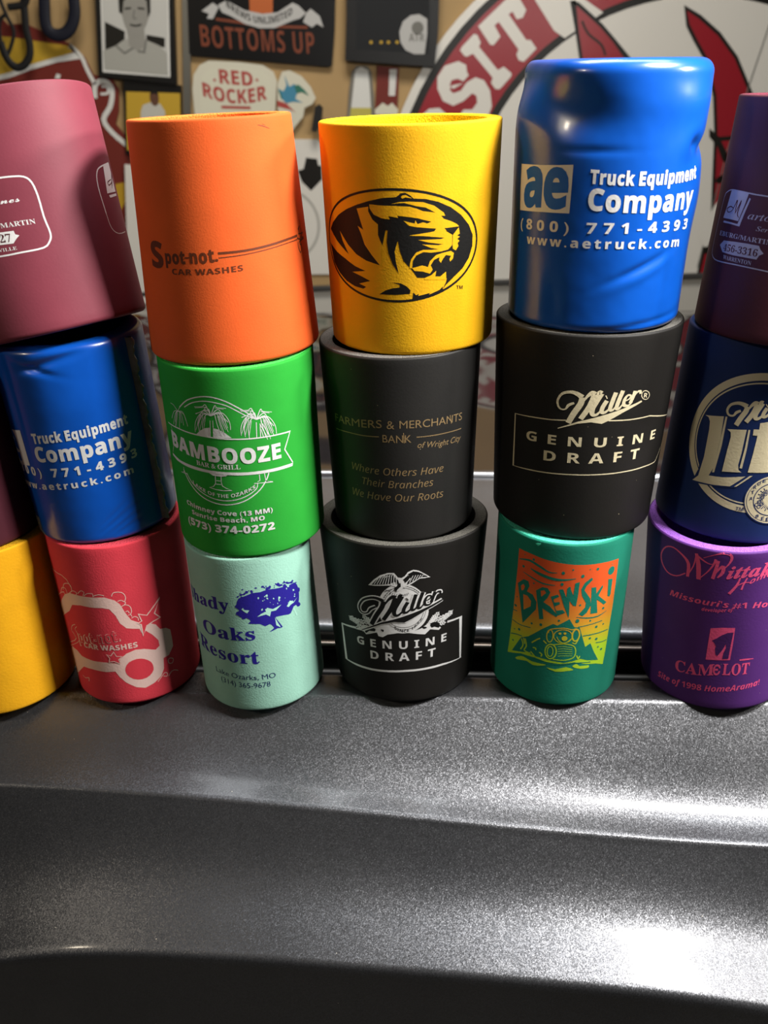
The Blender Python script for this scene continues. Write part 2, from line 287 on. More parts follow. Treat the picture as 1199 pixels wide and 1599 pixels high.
"R":[330,[45,0,45,357,149,357,212,350,257,331,283,297,292,250,289,227,282,207,258,176,225,156,330,0,246,0,161,137,121,137,121,0],[121,199,145,199,177,202,199,211,211,227,215,248,211,270,198,284,176,292,144,295,121,295]],
"S":[275,[124,-5,71,0,23,16,23,87,76,67,103,60,130,58,154,60,170,68,179,80,182,96,177,114,162,128,112,154,85,168,57,189,36,219,29,238,27,261,35,303,60,335,98,355,148,362,201,356,254,337,230,278,186,294,146,299,127,296,113,289,104,278,101,263,105,246,118,233,169,206,215,179,232,164,245,146,253,125,256,99,247,56,221,23,180,2]],
"T":[289,[107,0,107,294,10,294,10,357,280,357,280,294,183,294,183,0]],
"U":[378,[188,-5,125,4,80,31,52,73,43,127,43,357,118,357,118,139,123,101,136,77,158,63,190,59,221,63,243,78,256,103,260,139,260,357,336,357,336,126,331,91,319,59,299,33,270,12,233,-1]],
"W":[483,[91,0,0,357,75,357,120,162,127,133,133,98,138,69,142,98,149,132,154,157,206,357,278,357,330,157,335,132,342,98,346,69,351,98,357,133,364,162,409,357,484,357,393,0,307,0,258,188,254,204,249,228,245,253,242,271,239,253,234,228,229,204,225,187,177,0]],
"Z":[289,[12,0,12,49,183,295,16,295,16,357,273,357,273,308,102,62,278,62,278,0]],
"a":[302,[106,-5,72,0,45,16,27,43,21,82,29,119,52,146,90,162,143,169,191,170,191,182,188,201,179,214,166,221,148,224,109,218,71,204,47,254,95,272,151,279,200,273,235,255,257,225,265,182,265,0,213,0,198,37,196,37,178,18,159,5,136,-3],[134,50,156,53,174,64,186,81,191,104,191,127,162,126,131,122,112,113,101,99,98,81,100,66,108,57]],
"c":[256,[150,-5,96,3,56,29,31,72,23,135,27,180,40,217,60,244,87,263,119,274,157,278,205,273,242,260,220,202,187,214,157,218,124,209,105,181,99,136,102,100,114,75,132,60,157,56,198,62,233,79,233,16,197,0]],
"e":[295,[163,-5,124,-1,90,10,62,29,41,57,27,91,23,135,27,178,39,214,58,242,84,262,115,274,152,278,202,270,241,246,266,207,274,154,274,118,98,118,103,90,117,69,138,55,166,51,214,56,259,72,259,15,216,0],[100,168,204,168,201,190,191,209,175,221,152,225,132,222,116,211,105,193]],
"h":[328,[39,0,39,380,114,380,114,303,112,264,110,238,114,238,129,256,148,269,169,276,193,278,233,272,264,254,284,223,291,178,291,0,217,0,217,160,212,192,197,212,173,219,144,213,126,195,117,167,114,128,114,0]],
"i":[152,[77,307,61,309,48,315,39,326,36,344,39,361,48,372,77,380,105,372,114,361,117,344,114,326,105,315],[39,0,39,273,114,273,114,0]],
"k":[309,[39,0,39,380,114,380,114,210,112,179,110,149,111,149,126,170,143,190,220,273,304,273,195,155,310,0,224,0,146,111,114,85,114,0]],
"m":[491,[39,0,39,273,96,273,106,238,110,238,125,256,144,269,166,276,190,278,217,276,241,268,259,256,273,238,279,238,294,256,314,269,336,276,360,278,400,272,430,254,448,223,454,178,454,0,379,0,379,160,374,192,361,212,338,219,313,213,296,198,287,172,284,137,284,0,209,0,209,160,204,192,191,212,168,219,142,213,125,195,116,167,114,128,114,0]],
"n":[328,[39,0,39,273,96,273,106,238,110,238,125,256,146,269,169,276,194,278,234,272,265,254,284,223,291,178,291,0,217,0,217,160,214,185,206,204,192,215,173,219,144,213,126,195,117,167,114,128,114,0]],
"o":[309,[154,-5,118,-1,86,12,60,32,40,60,27,95,23,137,31,197,58,242,100,269,156,278,192,274,224,262,250,241,270,214,283,179,287,137,278,77,251,32,209,4],[155,55,180,60,198,76,208,101,211,137,208,172,198,198,180,213,155,218,129,213,112,198,102,172,99,137,102,101,112,76,129,60]],
"p":[316,[39,-120,39,273,100,273,110,238,114,238,143,266,164,275,191,278,233,269,266,242,287,198,294,137,287,76,265,31,231,4,189,-5,162,-2,142,6,114,30,110,30,114,-10,114,-120],[168,56,190,61,206,77,215,103,218,138,212,183,195,210,167,219,142,214,126,201,117,178,114,146,114,138,116,103,125,77,142,61]],
"q":[316,[203,-120,203,-6,206,36,203,36,191,20,174,7,153,-2,126,-5,84,4,51,31,30,75,23,136,30,198,52,242,85,269,127,278,154,275,176,267,206,238,208,238,215,273,278,273,278,-120],[152,54,178,58,195,72,205,95,208,127,208,136,205,171,196,197,178,212,151,218,128,212,112,196,102,170,99,135,104,90,122,63]],
"r":[227,[39,0,39,273,96,273,107,227,110,227,124,247,143,263,166,274,192,278,205,278,217,276,211,206,201,208,189,209,153,202,137,193,124,180,116,162,114,139,114,0]],
"s":[248,[113,-5,64,-1,23,11,23,73,71,56,116,50,147,56,154,64,156,73,152,86,136,98,97,116,55,138,41,150,31,164,25,181,23,202,30,235,52,259,86,273,131,278,179,273,227,257,204,203,166,217,130,223,105,219,97,205,101,193,117,182,154,166,194,146,220,121,227,103,230,81,222,44,200,17,164,1]],
"t":[217,[133,-5,89,3,72,14,58,31,50,54,47,86,47,217,12,217,12,249,53,274,74,331,122,331,122,273,198,273,198,217,122,217,122,86,124,72,131,62,141,56,154,55,178,57,201,63,201,8,171,-1]],
"u":[328,[135,-5,95,1,64,19,44,50,38,95,38,273,112,273,112,114,115,88,123,70,136,58,156,55,185,60,203,78,212,106,215,145,215,273,290,273,290,0,233,0,223,35,219,35,203,17,183,5,159,-3]],
"v":[284,[104,0,0,273,78,273,131,118,138,89,141,62,143,62,154,118,207,273,285,273,181,0]],
"w":[428,[83,0,5,273,79,273,111,152,117,122,122,88,126,62,128,62,130,81,133,106,137,128,140,142,174,273,256,273,288,142,292,120,297,88,300,62,302,62,305,87,311,122,318,152,350,273,423,273,345,0,264,0,243,96,237,121,229,157,220,192,215,216,213,216,207,192,199,157,191,121,185,95,163,0]],
"y":[284,[55,-120,33,-119,17,-116,17,-57,30,-59,47,-60,68,-56,84,-46,96,-30,104,-12,109,2,0,273,82,273,133,120,139,97,142,72,144,72,148,97,154,120,205,273,285,273,169,-35,150,-72,124,-99,92,-115]]},
"sansbi":{
"!":[135,[40,272,43,218,55,132,60,108,68,101,75,108,80,132,93,218,96,272,92,313,83,337,68,346,52,337,43,313],[68,56,47,47,38,26,47,4,68,-5,89,4,98,26,89,47]],
"#":[292,[98,309,78,211,1,211,1,177,71,177,53,92,1,92,1,57,46,57,25,-41,61,-41,82,57,179,57,158,-41,194,-41,215,57,292,57,292,92,222,92,240,177,292,177,292,211,247,211,267,309,231,309,211,211,114,211,134,309],[107,177,204,177,186,92,89,92]],
"'":[94,[37,231,58,231,69,300,69,358,25,358,25,300]],
"1":[286,[131,0,131,207,132,241,133,278,122,267,107,253,66,220,30,266,145,357,207,357,207,0]],
"8":[286,[143,-5,90,1,50,21,26,51,18,91,23,124,38,150,60,170,86,187,64,203,45,223,33,247,29,276,33,302,45,324,63,340,87,352,114,359,143,362,173,359,200,352,223,340,241,324,253,302,257,275,252,246,239,223,218,204,193,189,229,165,257,134,265,115,268,93,264,65,252,41,233,21,208,7,178,-2],[143,220,173,239,183,253,186,270,183,286,174,297,160,304,143,307,126,304,112,297,103,286,100,270,103,253,113,240],[142,51,167,54,184,62,194,76,198,95,190,118,170,137,146,152,140,156,102,130,91,114,88,95,91,77,101,63,118,54]],
"9":[286,[89,-5,65,-4,41,-2,41,59,62,56,84,54,123,58,153,68,173,85,187,108,195,135,199,166,196,166,168,136,146,127,117,124,76,131,44,154,23,189,16,237,24,289,49,328,87,353,138,361,172,357,204,344,230,323,251,293,264,253,268,205,264,144,248,87,234,62,216,39,193,21,165,7,130,-2],[138,182,167,190,186,208,193,232,187,264,169,290,156,298,139,301,119,297,103,286,93,266,89,238,92,215,101,197,116,186]],
":":[109,[55,229,33,220,25,199,33,178,55,169,76,178,85,199,76,220],[55,56,33,47,25,26,33,4,55,-5,76,4,85,26,76,47]],
"A":[314,[-30,0,157,357,248,357,284,0,212,0,206,85,90,85,48,0],[121,149,202,149,196,241,194,270,193,301,192,301,181,274,168,245]],
"B":[309,[13,0,89,357,193,357,238,352,275,339,298,314,306,278,300,244,285,218,260,198,228,186,228,184,250,175,267,160,277,141,281,117,276,80,263,50,241,28,212,12,178,3,141,0],[133,216,170,216,193,218,212,226,224,240,229,262,218,287,187,295,150,295],[101,62,145,62,169,66,189,76,201,93,206,116,203,133,195,145,181,153,161,156,121,156]],
"H":[350,[13,0,89,357,163,357,134,217,249,217,278,357,353,357,277,0,203,0,235,154,120,154,88,0]],
"M":[440,[13,0,89,357,187,357,203,90,205,90,339,357,443,357,367,0,299,0,334,169,342,205,352,243,361,277,359,277,220,0,151,0,136,277,134,277,130,248,123,208,115,166,80,0]],
"S":[265,[97,-5,48,1,10,17,10,84,54,65,98,58,120,60,139,67,151,79,156,97,153,115,144,129,113,155,84,179,61,211,54,231,52,254,55,284,67,310,85,331,109,348,139,359,174,362,226,356,271,338,245,281,208,295,174,299,156,296,141,288,131,276,128,259,131,242,140,229,172,204,198,183,216,161,227,135,231,106,226,71,213,44,192,22,164,7,132,-2]],
"a":[297,[99,-5,80,-3,62,5,46,18,33,36,25,62,22,94,24,127,31,160,42,191,57,219,75,243,96,262,121,274,149,278,172,275,191,267,205,254,216,238,218,238,232,273,289,273,231,0,176,0,179,36,177,36,144,6,123,-2],[128,55,143,58,156,67,178,98,192,138,195,179,193,194,186,207,175,216,161,219,148,216,136,208,115,180,102,141,97,98,104,65]],
"d":[297,[99,-5,80,-3,62,5,46,18,33,36,25,62,22,95,31,160,42,191,57,220,75,243,96,262,121,274,149,278,170,275,187,267,211,238,213,238,213,249,216,270,219,293,238,380,311,380,231,0,175,0,179,36,177,36,144,6,124,-2],[130,55,146,58,160,68,180,101,191,141,195,176,193,193,186,207,175,216,161,219,148,216,136,208,115,180,102,141,97,98,100,74,111,59]],
"e":[278,[130,-5,87,2,52,21,30,54,22,101,24,134,32,167,44,197,61,224,82,246,109,263,139,274,175,278,215,273,243,257,260,233,266,204,256,165,227,135,178,115,109,109,97,109,96,103,96,99,99,79,109,64,124,54,145,51,184,56,225,72,225,16,182,0],[105,158,116,158,152,161,177,171,191,186,196,202,189,219,170,225,143,217,119,193]],
"f":[186,[-11,-120,-54,-114,-54,-55,-26,-60,-11,-58,1,-50,10,-37,16,-19,67,217,27,217,34,252,79,273,83,294,97,336,119,363,147,378,184,383,215,379,241,371,222,316,207,321,189,324,176,321,167,314,155,288,152,273,206,273,194,217,140,217,88,-30,71,-75,57,-93,40,-108,17,-117]],
"i":[148,[116,307,89,314,81,323,79,337,81,356,90,369,104,377,123,380,149,374,157,365,160,351,157,333,149,319,135,310],[9,0,67,273,141,273,83,0]],
"l":[148,[9,0,90,380,163,380,83,0]],
"m":[452,[9,0,67,273,123,273,118,223,120,223,137,245,157,263,179,274,206,278,231,274,250,263,262,246,270,223,272,223,289,245,309,263,332,274,359,278,389,273,410,257,423,232,427,200,422,156,389,0,316,0,349,160,353,189,347,211,329,219,313,215,299,205,275,167,260,114,236,0,163,0,196,160,200,189,194,211,176,219,160,215,146,204,123,166,107,113,83,0]],
"o":[292,[127,-5,98,-2,72,8,51,23,35,44,25,70,22,100,24,135,31,168,42,199,58,225,78,247,103,264,133,275,167,278,210,271,243,250,264,215,271,170,262,104,251,74,236,48,216,26,191,9,161,-1],[133,55,151,59,167,72,180,90,189,114,197,170,195,189,189,204,178,215,162,218,146,215,133,207,112,178,100,139,96,100,100,75,112,60]],
"p":[297,[-16,-120,67,273,123,273,119,232,121,232,153,264,174,274,199,278,218,276,236,268,252,256,265,237,273,211,275,179,267,113,256,82,241,54,223,30,201,11,177,-1,149,-5,127,-2,111,7,87,35,85,35,81,-2,75,-37,57,-120],[137,55,150,57,162,65,182,94,196,133,201,176,193,208,169,219,152,215,139,206,118,173,106,133,103,98,105,80,112,66,123,57]],
"r":[210,[9,0,67,273,123,273,118,223,121,223,138,246,158,263,180,274,206,278,218,277,229,275,213,205,203,207,189,209,162,203,139,187,121,160,109,122,83,0]],
"s":[236,[88,-5,42,-1,6,11,6,72,44,55,84,50,115,57,125,66,128,79,120,97,87,119,48,149,37,168,34,191,41,228,62,256,95,272,138,278,184,273,227,255,203,203,172,217,140,223,118,217,111,210,109,200,117,183,146,165,168,151,187,135,199,115,203,90,195,49,171,19,135,1]],
"t":[205,[100,-5,71,-2,49,9,34,28,29,58,32,86,60,217,23,217,30,253,78,274,110,331,158,331,146,273,215,273,203,217,134,217,106,86,104,73,110,59,126,55,145,57,165,63,165,8,137,-1]],
"u":[302,[97,-5,66,0,44,16,31,41,27,73,29,97,33,126,64,273,138,273,104,114,100,85,107,62,127,55,143,58,157,69,180,107,196,160,220,273,294,273,236,0,180,0,185,51,182,51,165,28,146,11,123,-1]],
"v":[256,[59,0,25,273,97,273,108,130,109,104,110,73,112,73,122,102,134,128,206,273,285,273,138,0]]},
"sansi":{
"B":[300,[21,0,96,357,189,357,233,352,266,338,287,312,295,275,289,242,273,216,247,197,214,186,214,184,237,174,255,159,267,138,272,111,267,77,254,50,233,28,205,13,172,3,135,0],[109,205,167,205,208,212,224,221,237,233,245,249,248,270,244,290,233,306,213,315,183,319,133,319],[73,38,136,38,174,43,202,57,219,80,225,111,221,133,209,152,188,164,157,168,101,168]],
"H":[339,[21,0,97,357,141,357,109,206,266,206,298,357,342,357,267,0,223,0,258,167,101,167,66,0]],
"O":[360,[169,-5,112,4,70,32,45,76,36,134,39,178,48,221,63,260,84,294,110,323,141,344,177,358,217,363,271,353,311,325,337,281,345,222,342,177,334,135,320,96,300,62,275,34,245,13,209,-1],[170,35,198,38,224,50,245,67,264,91,278,119,289,151,295,186,298,223,292,265,275,297,248,316,214,323,185,319,160,308,137,291,119,268,104,240,93,208,86,172,84,135,89,93,107,61,134,41]],
"R":[286,[21,0,96,357,175,357,236,347,272,317,285,267,279,231,264,200,237,175,196,158,255,0,206,0,155,148,96,148,65,0],[104,186,143,186,186,191,216,207,233,232,239,264,234,289,222,306,200,315,171,318,133,318]],
"T":[250,[76,0,143,318,45,318,54,357,295,357,287,318,189,318,121,0]],
"W":[428,[69,0,54,357,98,357,105,140,105,97,103,55,104,55,121,100,142,147,240,357,285,357,295,148,297,99,297,55,299,55,313,97,331,141,424,357,472,357,310,0,264,0,253,230,252,265,251,300,250,300,238,269,220,229,115,0]],
"a":[284,[97,-5,67,1,44,18,29,47,24,87,26,123,34,158,45,190,61,217,80,240,103,258,128,269,156,273,179,270,199,259,213,244,223,227,226,227,242,268,275,268,218,0,183,0,190,50,188,50,148,11,123,-1],[111,32,129,35,147,45,179,82,202,133,207,160,208,183,205,204,195,221,180,232,160,236,141,233,124,224,95,190,76,142,69,86,72,62,80,45,93,35]],
"c":[226,[124,-5,83,1,52,20,31,51,24,95,26,130,34,163,46,194,62,220,82,242,106,259,134,269,164,273,199,270,231,260,218,224,194,232,165,236,138,231,115,217,95,194,81,166,72,132,69,96,73,68,85,48,103,36,128,32,161,37,193,48,193,11,161,-1]],
"e":[249,[121,-5,80,2,49,22,30,54,24,96,26,128,33,159,45,189,60,216,79,239,102,258,129,269,158,273,191,269,215,257,230,237,235,211,230,186,218,163,197,144,168,129,128,119,78,116,70,116,69,107,69,98,72,70,84,49,102,36,129,32,165,37,202,52,202,15,165,1],[76,152,80,152,135,157,158,164,176,174,188,189,192,207,189,219,183,228,172,234,156,237,132,231,109,214,90,187]],
"h":[289,[14,0,95,380,139,380,117,282,110,250,101,218,104,218,126,243,156,264,174,270,194,273,222,268,243,255,257,234,262,204,260,185,256,163,221,0,177,0,213,168,217,201,215,216,209,227,198,234,182,236,164,233,145,224,126,209,109,186,94,155,83,116,58,0]],
"i":[129,[107,312,89,319,83,336,90,359,100,366,112,368,129,362,135,346,133,332,126,321],[14,0,71,268,115,268,58,0]],
"n":[289,[12,-2,70,270,109,270,103,220,126,245,156,266,174,272,194,275,223,270,245,257,258,235,263,207,261,184,258,163,222,-2,175,-2,211,169,215,188,216,203,208,227,182,235,165,232,146,223,128,207,110,185,95,155,84,115,59,-2]],
"o":[281,[124,-4,82,3,51,24,31,56,24,99,33,161,43,190,58,216,77,239,100,256,127,268,158,272,200,265,232,244,251,211,258,168,250,107,239,78,224,52,205,29,183,11,155,0],[127,33,149,37,170,49,188,70,201,98,210,132,213,173,208,202,191,226,176,233,159,235,133,230,111,216,93,194,80,166,71,133,69,98,72,70,84,50,102,37]],
"r":[199,[14,0,71,268,107,268,102,219,104,219,126,245,152,265,186,273,200,272,215,270,205,230,180,233,156,229,135,217,117,198,103,175,84,123,58,0]],
"s":[216,[78,-5,35,0,3,12,3,53,35,38,76,31,102,34,121,43,133,56,137,73,134,86,127,97,92,122,67,138,49,155,38,174,34,197,40,228,59,252,88,268,125,273,170,267,206,255,192,220,163,231,125,236,106,233,91,226,81,214,78,200,80,187,87,177,122,153,165,122,177,103,182,78,174,42,153,16,120,0]],
"t":[166,[93,-5,68,-2,47,8,33,26,29,54,30,70,33,89,64,235,22,235,26,255,71,274,102,329,128,329,115,268,182,268,175,235,108,235,77,89,74,74,73,59,79,39,87,33,99,31,117,33,135,38,135,4,116,-2]],
"u":[289,[95,-5,67,-1,46,12,32,33,28,62,29,83,33,105,68,268,113,268,77,100,72,66,74,52,80,41,91,34,107,32,125,34,144,44,163,59,181,82,196,113,207,153,232,268,275,268,218,0,182,0,188,50,185,50,163,25,133,4,115,-3]],
"v":[233,[55,0,24,268,68,268,83,119,86,89,88,56,89,34,90,34,103,62,118,94,132,121,211,268,258,268,113,0]]},
"sb":{
"-":[161,[142,134,20,134,20,87,142,87]],
"1":[279,[49,0,49,27,90,27,109,34,115,59,115,310,80,272,65,261,50,258,39,260,30,268,23,279,21,295,55,307,98,333,133,359,189,359,189,59,194,35,202,29,215,27,255,27,255,0]],
"2":[279,[18,0,18,52,92,127,139,183,162,229,169,277,166,301,158,318,146,328,130,332,108,326,94,310,86,283,84,245,58,248,37,256,24,271,20,295,23,312,32,328,47,342,69,353,96,360,130,362,179,356,215,340,237,313,244,279,238,245,217,209,178,164,115,103,65,55,182,55,196,57,208,64,217,75,223,90,227,105,257,105,254,0]],
"3":[279,[122,-5,87,-3,60,4,40,13,25,26,17,40,14,55,17,72,27,84,41,91,57,94,61,66,73,46,93,34,118,30,149,37,161,45,171,59,177,78,180,104,175,130,160,151,135,164,102,169,71,169,71,200,104,200,132,205,152,220,164,244,168,274,165,298,157,316,144,328,126,332,110,329,99,320,86,291,83,254,56,257,35,265,22,279,18,299,25,323,46,344,81,357,128,362,176,357,213,341,236,315,244,281,239,250,222,224,197,204,168,191,208,177,227,166,243,150,253,129,257,103,254,75,245,52,232,33,215,19,172,1]],
"4":[279,[90,0,90,27,104,27,133,33,142,43,145,62,145,93,7,93,7,124,149,357,218,357,218,126,270,126,270,93,218,93,218,62,221,43,230,33,259,27,266,27,266,0],[42,126,145,126,145,214,146,261,149,310,141,294,129,272,118,252,109,238]],
"5":[279,[123,-5,89,-3,62,4,43,14,30,26,23,40,20,56,23,71,31,82,44,88,60,90,65,62,83,39,97,32,115,30,146,37,158,47,168,62,174,83,177,110,172,143,159,166,137,179,109,184,77,181,53,175,30,184,46,357,235,357,238,266,209,266,205,283,199,297,182,302,78,302,70,210,94,215,125,217,177,210,218,190,244,157,253,110,250,80,241,56,228,36,210,20,168,1]],
"6":[279,[147,-5,112,0,82,13,57,36,38,69,26,112,23,165,25,205,31,242,42,276,58,305,77,329,102,347,131,358,165,362,194,360,217,354,233,345,245,334,254,307,250,292,240,280,222,271,194,268,191,298,181,323,172,330,161,333,134,324,114,298,100,257,93,201,120,213,162,219,203,212,235,192,255,159,262,116,255,67,233,29,197,3],[148,28,165,33,178,48,187,73,190,111,186,146,177,170,163,184,144,189,115,181,93,165,97,102,109,60,127,36]],
"7":[279,[83,0,216,303,84,303,64,296,55,277,52,252,22,252,25,357,263,357,263,333,125,0]],
"H":[389,[12,0,12,13,33,16,47,24,53,37,56,60,56,282,53,302,46,316,33,323,12,327,12,339,180,339,180,327,152,322,139,309,136,282,136,187,255,187,255,282,251,309,239,322,210,327,210,339,378,339,378,327,356,323,343,316,337,303,335,282,335,60,337,39,343,25,356,16,378,13,378,0,210,0,210,13,232,16,245,23,252,36,255,60,255,165,136,165,136,60,138,37,145,24,158,16,180,13,180,0]],
"O":[391,[194,-8,158,-5,126,6,96,22,70,43,49,69,34,100,24,133,21,170,24,206,34,239,49,270,71,296,97,317,127,334,161,344,198,347,233,344,266,334,296,318,321,297,342,271,358,241,368,207,371,170,368,133,358,100,342,69,321,43,294,22,264,6,231,-5],[197,9,245,27,273,80,282,170,277,239,259,289,231,320,194,330,146,312,118,259,108,170,114,100,132,50,160,19]],
"R":[352,[12,0,12,13,33,16,47,24,53,37,56,60,56,282,53,302,46,316,33,323,12,327,12,339,162,339,227,333,274,317,301,289,311,249,302,212,277,185,235,167,322,38,337,19,356,13,358,13,358,0,252,0,150,158,136,158,136,60,138,37,145,24,158,16,180,13,180,0],[136,174,152,174,185,179,208,192,222,216,226,250,219,289,200,313,167,321,151,319,141,315,136,287]],
"S":[290,[32,-8,32,118,47,118,62,70,83,37,111,18,147,11,172,15,191,27,203,45,208,67,198,96,168,119,121,142,83,164,57,188,42,215,37,247,40,275,50,300,65,320,86,335,110,344,138,347,171,344,210,334,217,332,223,331,233,335,239,347,252,347,252,238,240,238,231,264,219,287,203,305,185,319,165,328,145,331,122,328,104,318,93,302,89,283,92,265,102,251,141,226,189,203,236,174,251,157,261,140,268,99,264,69,252,43,234,22,209,6,179,-4,143,-8,118,-6,94,1,73,7,63,9,52,5,46,-8]],
"a":[256,[190,-8,161,1,149,26,112,2,71,-7,48,-3,30,9,19,26,15,47,23,77,47,101,89,122,148,142,148,180,146,198,139,210,127,218,110,220,86,216,78,204,85,191,92,172,89,160,82,150,71,144,58,142,44,144,33,151,27,162,25,176,28,193,37,207,51,220,71,229,94,235,121,237,166,232,196,218,213,193,218,157,218,47,220,30,227,26,239,31,245,21,219,-1],[113,25,130,31,148,47,148,126,115,113,95,92,88,62,94,34]],
"d":[275,[104,-8,79,-4,58,8,40,26,26,50,17,78,15,110,18,146,27,177,41,202,61,221,83,233,109,237,140,230,166,209,166,299,164,312,158,320,131,327,131,339,238,339,238,56,242,30,249,24,263,21,263,8,219,4,166,-8,166,29,140,2],[128,21,139,23,150,31,160,42,166,57,166,180,162,191,154,201,130,209,110,203,97,186,90,156,88,114,90,73,97,44,109,27]],
"e":[224,[115,-8,87,-4,63,8,43,26,28,51,18,82,15,117,18,150,28,179,44,203,65,222,89,233,117,237,156,230,185,209,204,174,211,129,211,124,87,124,94,72,115,42,149,32,176,40,201,64,212,54,185,20,152,-1],[87,143,150,143,150,160,144,206,135,217,120,221,101,213,90,190,87,152]],
"h":[283,[14,0,14,12,34,19,39,42,39,297,34,320,27,325,14,328,14,339,110,339,110,199,142,227,181,237,217,228,239,202,246,158,246,42,251,19,258,14,271,12,271,0,151,0,151,12,154,12,170,19,175,42,175,162,171,192,163,200,151,202,129,195,110,175,110,42,115,19,122,14,134,12,134,0]],
"k":[267,[13,0,13,12,34,19,39,42,39,296,35,320,28,325,15,327,16,339,110,339,110,126,169,185,178,196,182,207,175,216,156,219,153,219,153,231,257,231,257,219,229,212,205,194,166,156,258,26,268,15,280,12,280,0,157,0,157,12,162,12,174,15,178,24,173,37,121,110,110,100,110,42,115,20,134,12,134,0]],
"o":[250,[126,-8,94,-3,67,9,45,27,28,52,18,82,14,115,18,148,28,178,45,203,67,221,94,233,125,237,156,233,183,222,205,203,222,179,232,149,236,115,232,81,222,51,205,27,183,8,156,-4],[126,9,143,14,156,29,162,61,164,115,161,169,155,202,143,217,126,223,107,217,96,202,89,169,87,115,89,61,96,29,108,14]],
"r":[214,[14,0,14,12,34,19,39,42,39,188,35,212,15,219,16,231,109,231,109,188,123,209,139,224,157,234,174,237,192,234,205,226,213,214,216,198,213,185,207,175,197,168,185,166,165,172,154,186,141,194,130,190,121,180,113,164,111,143,111,42,113,27,118,19,147,12,147,0]],
"s":[214,[113,-8,90,-5,65,5,55,7,44,3,38,-7,27,-7,27,79,40,79,49,50,65,29,84,16,105,11,121,13,133,20,141,30,143,44,136,63,116,78,80,97,57,110,41,126,31,144,28,164,33,193,48,217,73,232,105,238,124,235,148,229,154,228,159,227,166,230,172,238,182,238,182,165,170,165,160,189,146,206,130,217,111,221,97,219,87,213,80,204,78,193,86,173,109,158,143,141,165,128,180,113,189,94,192,71,186,38,170,14,145,-2]],
"t":[170,[92,-7,66,-3,49,8,39,26,36,53,36,208,15,208,15,223,66,275,96,316,108,316,108,231,155,231,155,208,108,208,108,61,111,38,117,32,125,30,141,36,154,56,166,49,147,18,123,-1]],
"y":[223,[39,-105,22,-102,8,-93,-2,-80,-5,-62,-3,-50,4,-40,13,-32,27,-30,48,-37,54,-45,56,-57,55,-61,55,-65,57,-71,64,-73,73,-69,85,-55,96,-33,105,-4,27,187,18,205,12,214,-3,219,-4,219,-4,231,121,231,121,219,101,216,96,205,97,199,99,191,138,89,172,180,176,194,177,204,171,216,151,219,151,231,223,231,223,219,214,216,206,209,193,181,121,-18,96,-71,84,-87,71,-97]],
"&":[312,[248,170,232,141,211,115,163,170,199,200,219,229,226,261,215,298,186,325,144,335,97,325,67,297,56,256,68,214,95,177,53,148,24,115,14,77,26,35,57,6,100,-5,150,7,208,47,247,0,310,0,241,80,275,125,297,170],[178,81,142,52,105,41,76,51,63,77,79,111,123,145],[104,261,115,284,141,293,169,283,180,258,171,232,136,203,114,229]],
"/":[140,[4,-5,39,-5,137,346,102,346]],
"A":[325,[-7,0,-7,14,7,16,18,23,37,56,154,347,167,347,286,65,306,26,316,17,330,14,330,0,171,0,171,14,201,19,211,34,203,61,188,99,77,99,59,53,56,44,56,36,65,19,92,14,95,14,95,0],[85,120,180,120,132,238]],
"B":[329,[12,0,12,13,33,16,47,24,53,38,56,61,56,275,52,307,38,322,12,327,12,339,164,339,237,330,280,304,295,261,286,225,259,199,214,184,268,166,301,138,312,98,303,57,276,26,234,6,177,0],[136,188,140,188,174,191,196,203,208,224,212,257,209,287,201,307,185,319,161,323,147,321,140,316,136,291],[165,18,193,23,211,37,221,61,224,96,220,131,206,155,183,168,147,172,136,172,136,49,142,25,151,20]],
"C":[348,[191,-8,144,-2,102,15,68,42,42,78,25,121,20,170,25,219,42,261,68,297,103,324,145,341,193,347,230,342,274,328,289,324,304,330,312,347,325,347,325,230,312,230,292,271,265,303,233,323,198,330,147,312,117,258,107,169,118,85,151,34,207,18,237,21,267,33,294,53,319,79,333,66,294,25,247,0]],
"E":[329,[11,0,11,13,33,15,47,22,54,36,56,58,56,275,54,301,46,317,33,324,12,327,12,339,297,339,297,238,286,238,274,277,253,303,220,316,173,321,149,319,139,310,136,289,136,183,144,183,173,187,193,200,206,223,215,257,227,257,227,88,214,88,203,135,193,149,179,159,138,166,136,166,136,50,138,35,143,26,172,21,205,23,233,29,257,40,276,56,292,78,306,107,320,107,300,0]],
"G":[378,[200,-8,149,-2,105,15,70,41,43,77,26,120,21,171,26,219,43,262,69,297,104,324,145,341,192,347,232,342,275,328,289,325,302,330,312,347,326,347,326,229,312,229,300,258,285,282,266,302,245,317,223,327,199,330,149,312,119,259,109,170,115,100,134,50,165,20,205,10,229,12,244,20,252,34,255,53,255,95,252,115,245,127,230,133,205,136,205,148,373,148,373,136,352,133,340,127,334,115,332,96,332,22,266,0]],
"I":[193,[10,0,10,13,31,17,46,24,53,36,56,56,56,288,54,307,47,318,33,324,10,327,10,339,182,339,182,327,160,324,146,318,138,307,136,288,136,58,140,33,153,20,183,13,183,0]],
"L":[317,[12,0,12,13,33,16,47,24,53,37,56,60,56,282,53,303,46,316,33,323,12,327,12,339,186,339,186,327,155,323,140,310,136,282,136,62,138,35,149,23,174,21,207,23,234,30,257,41,275,59,291,84,305,115,318,115,299,0]],
"M":[472,[11,0,11,13,32,16,46,24,53,37,56,59,56,285,53,310,39,322,11,327,11,339,138,339,236,106,335,339,460,339,460,327,439,323,426,315,419,302,417,282,417,64,421,32,433,17,459,13,459,0,295,0,295,13,322,19,335,33,339,62,339,297,215,0,201,0,79,290,79,60,81,36,89,22,104,15,126,13,126,0]],
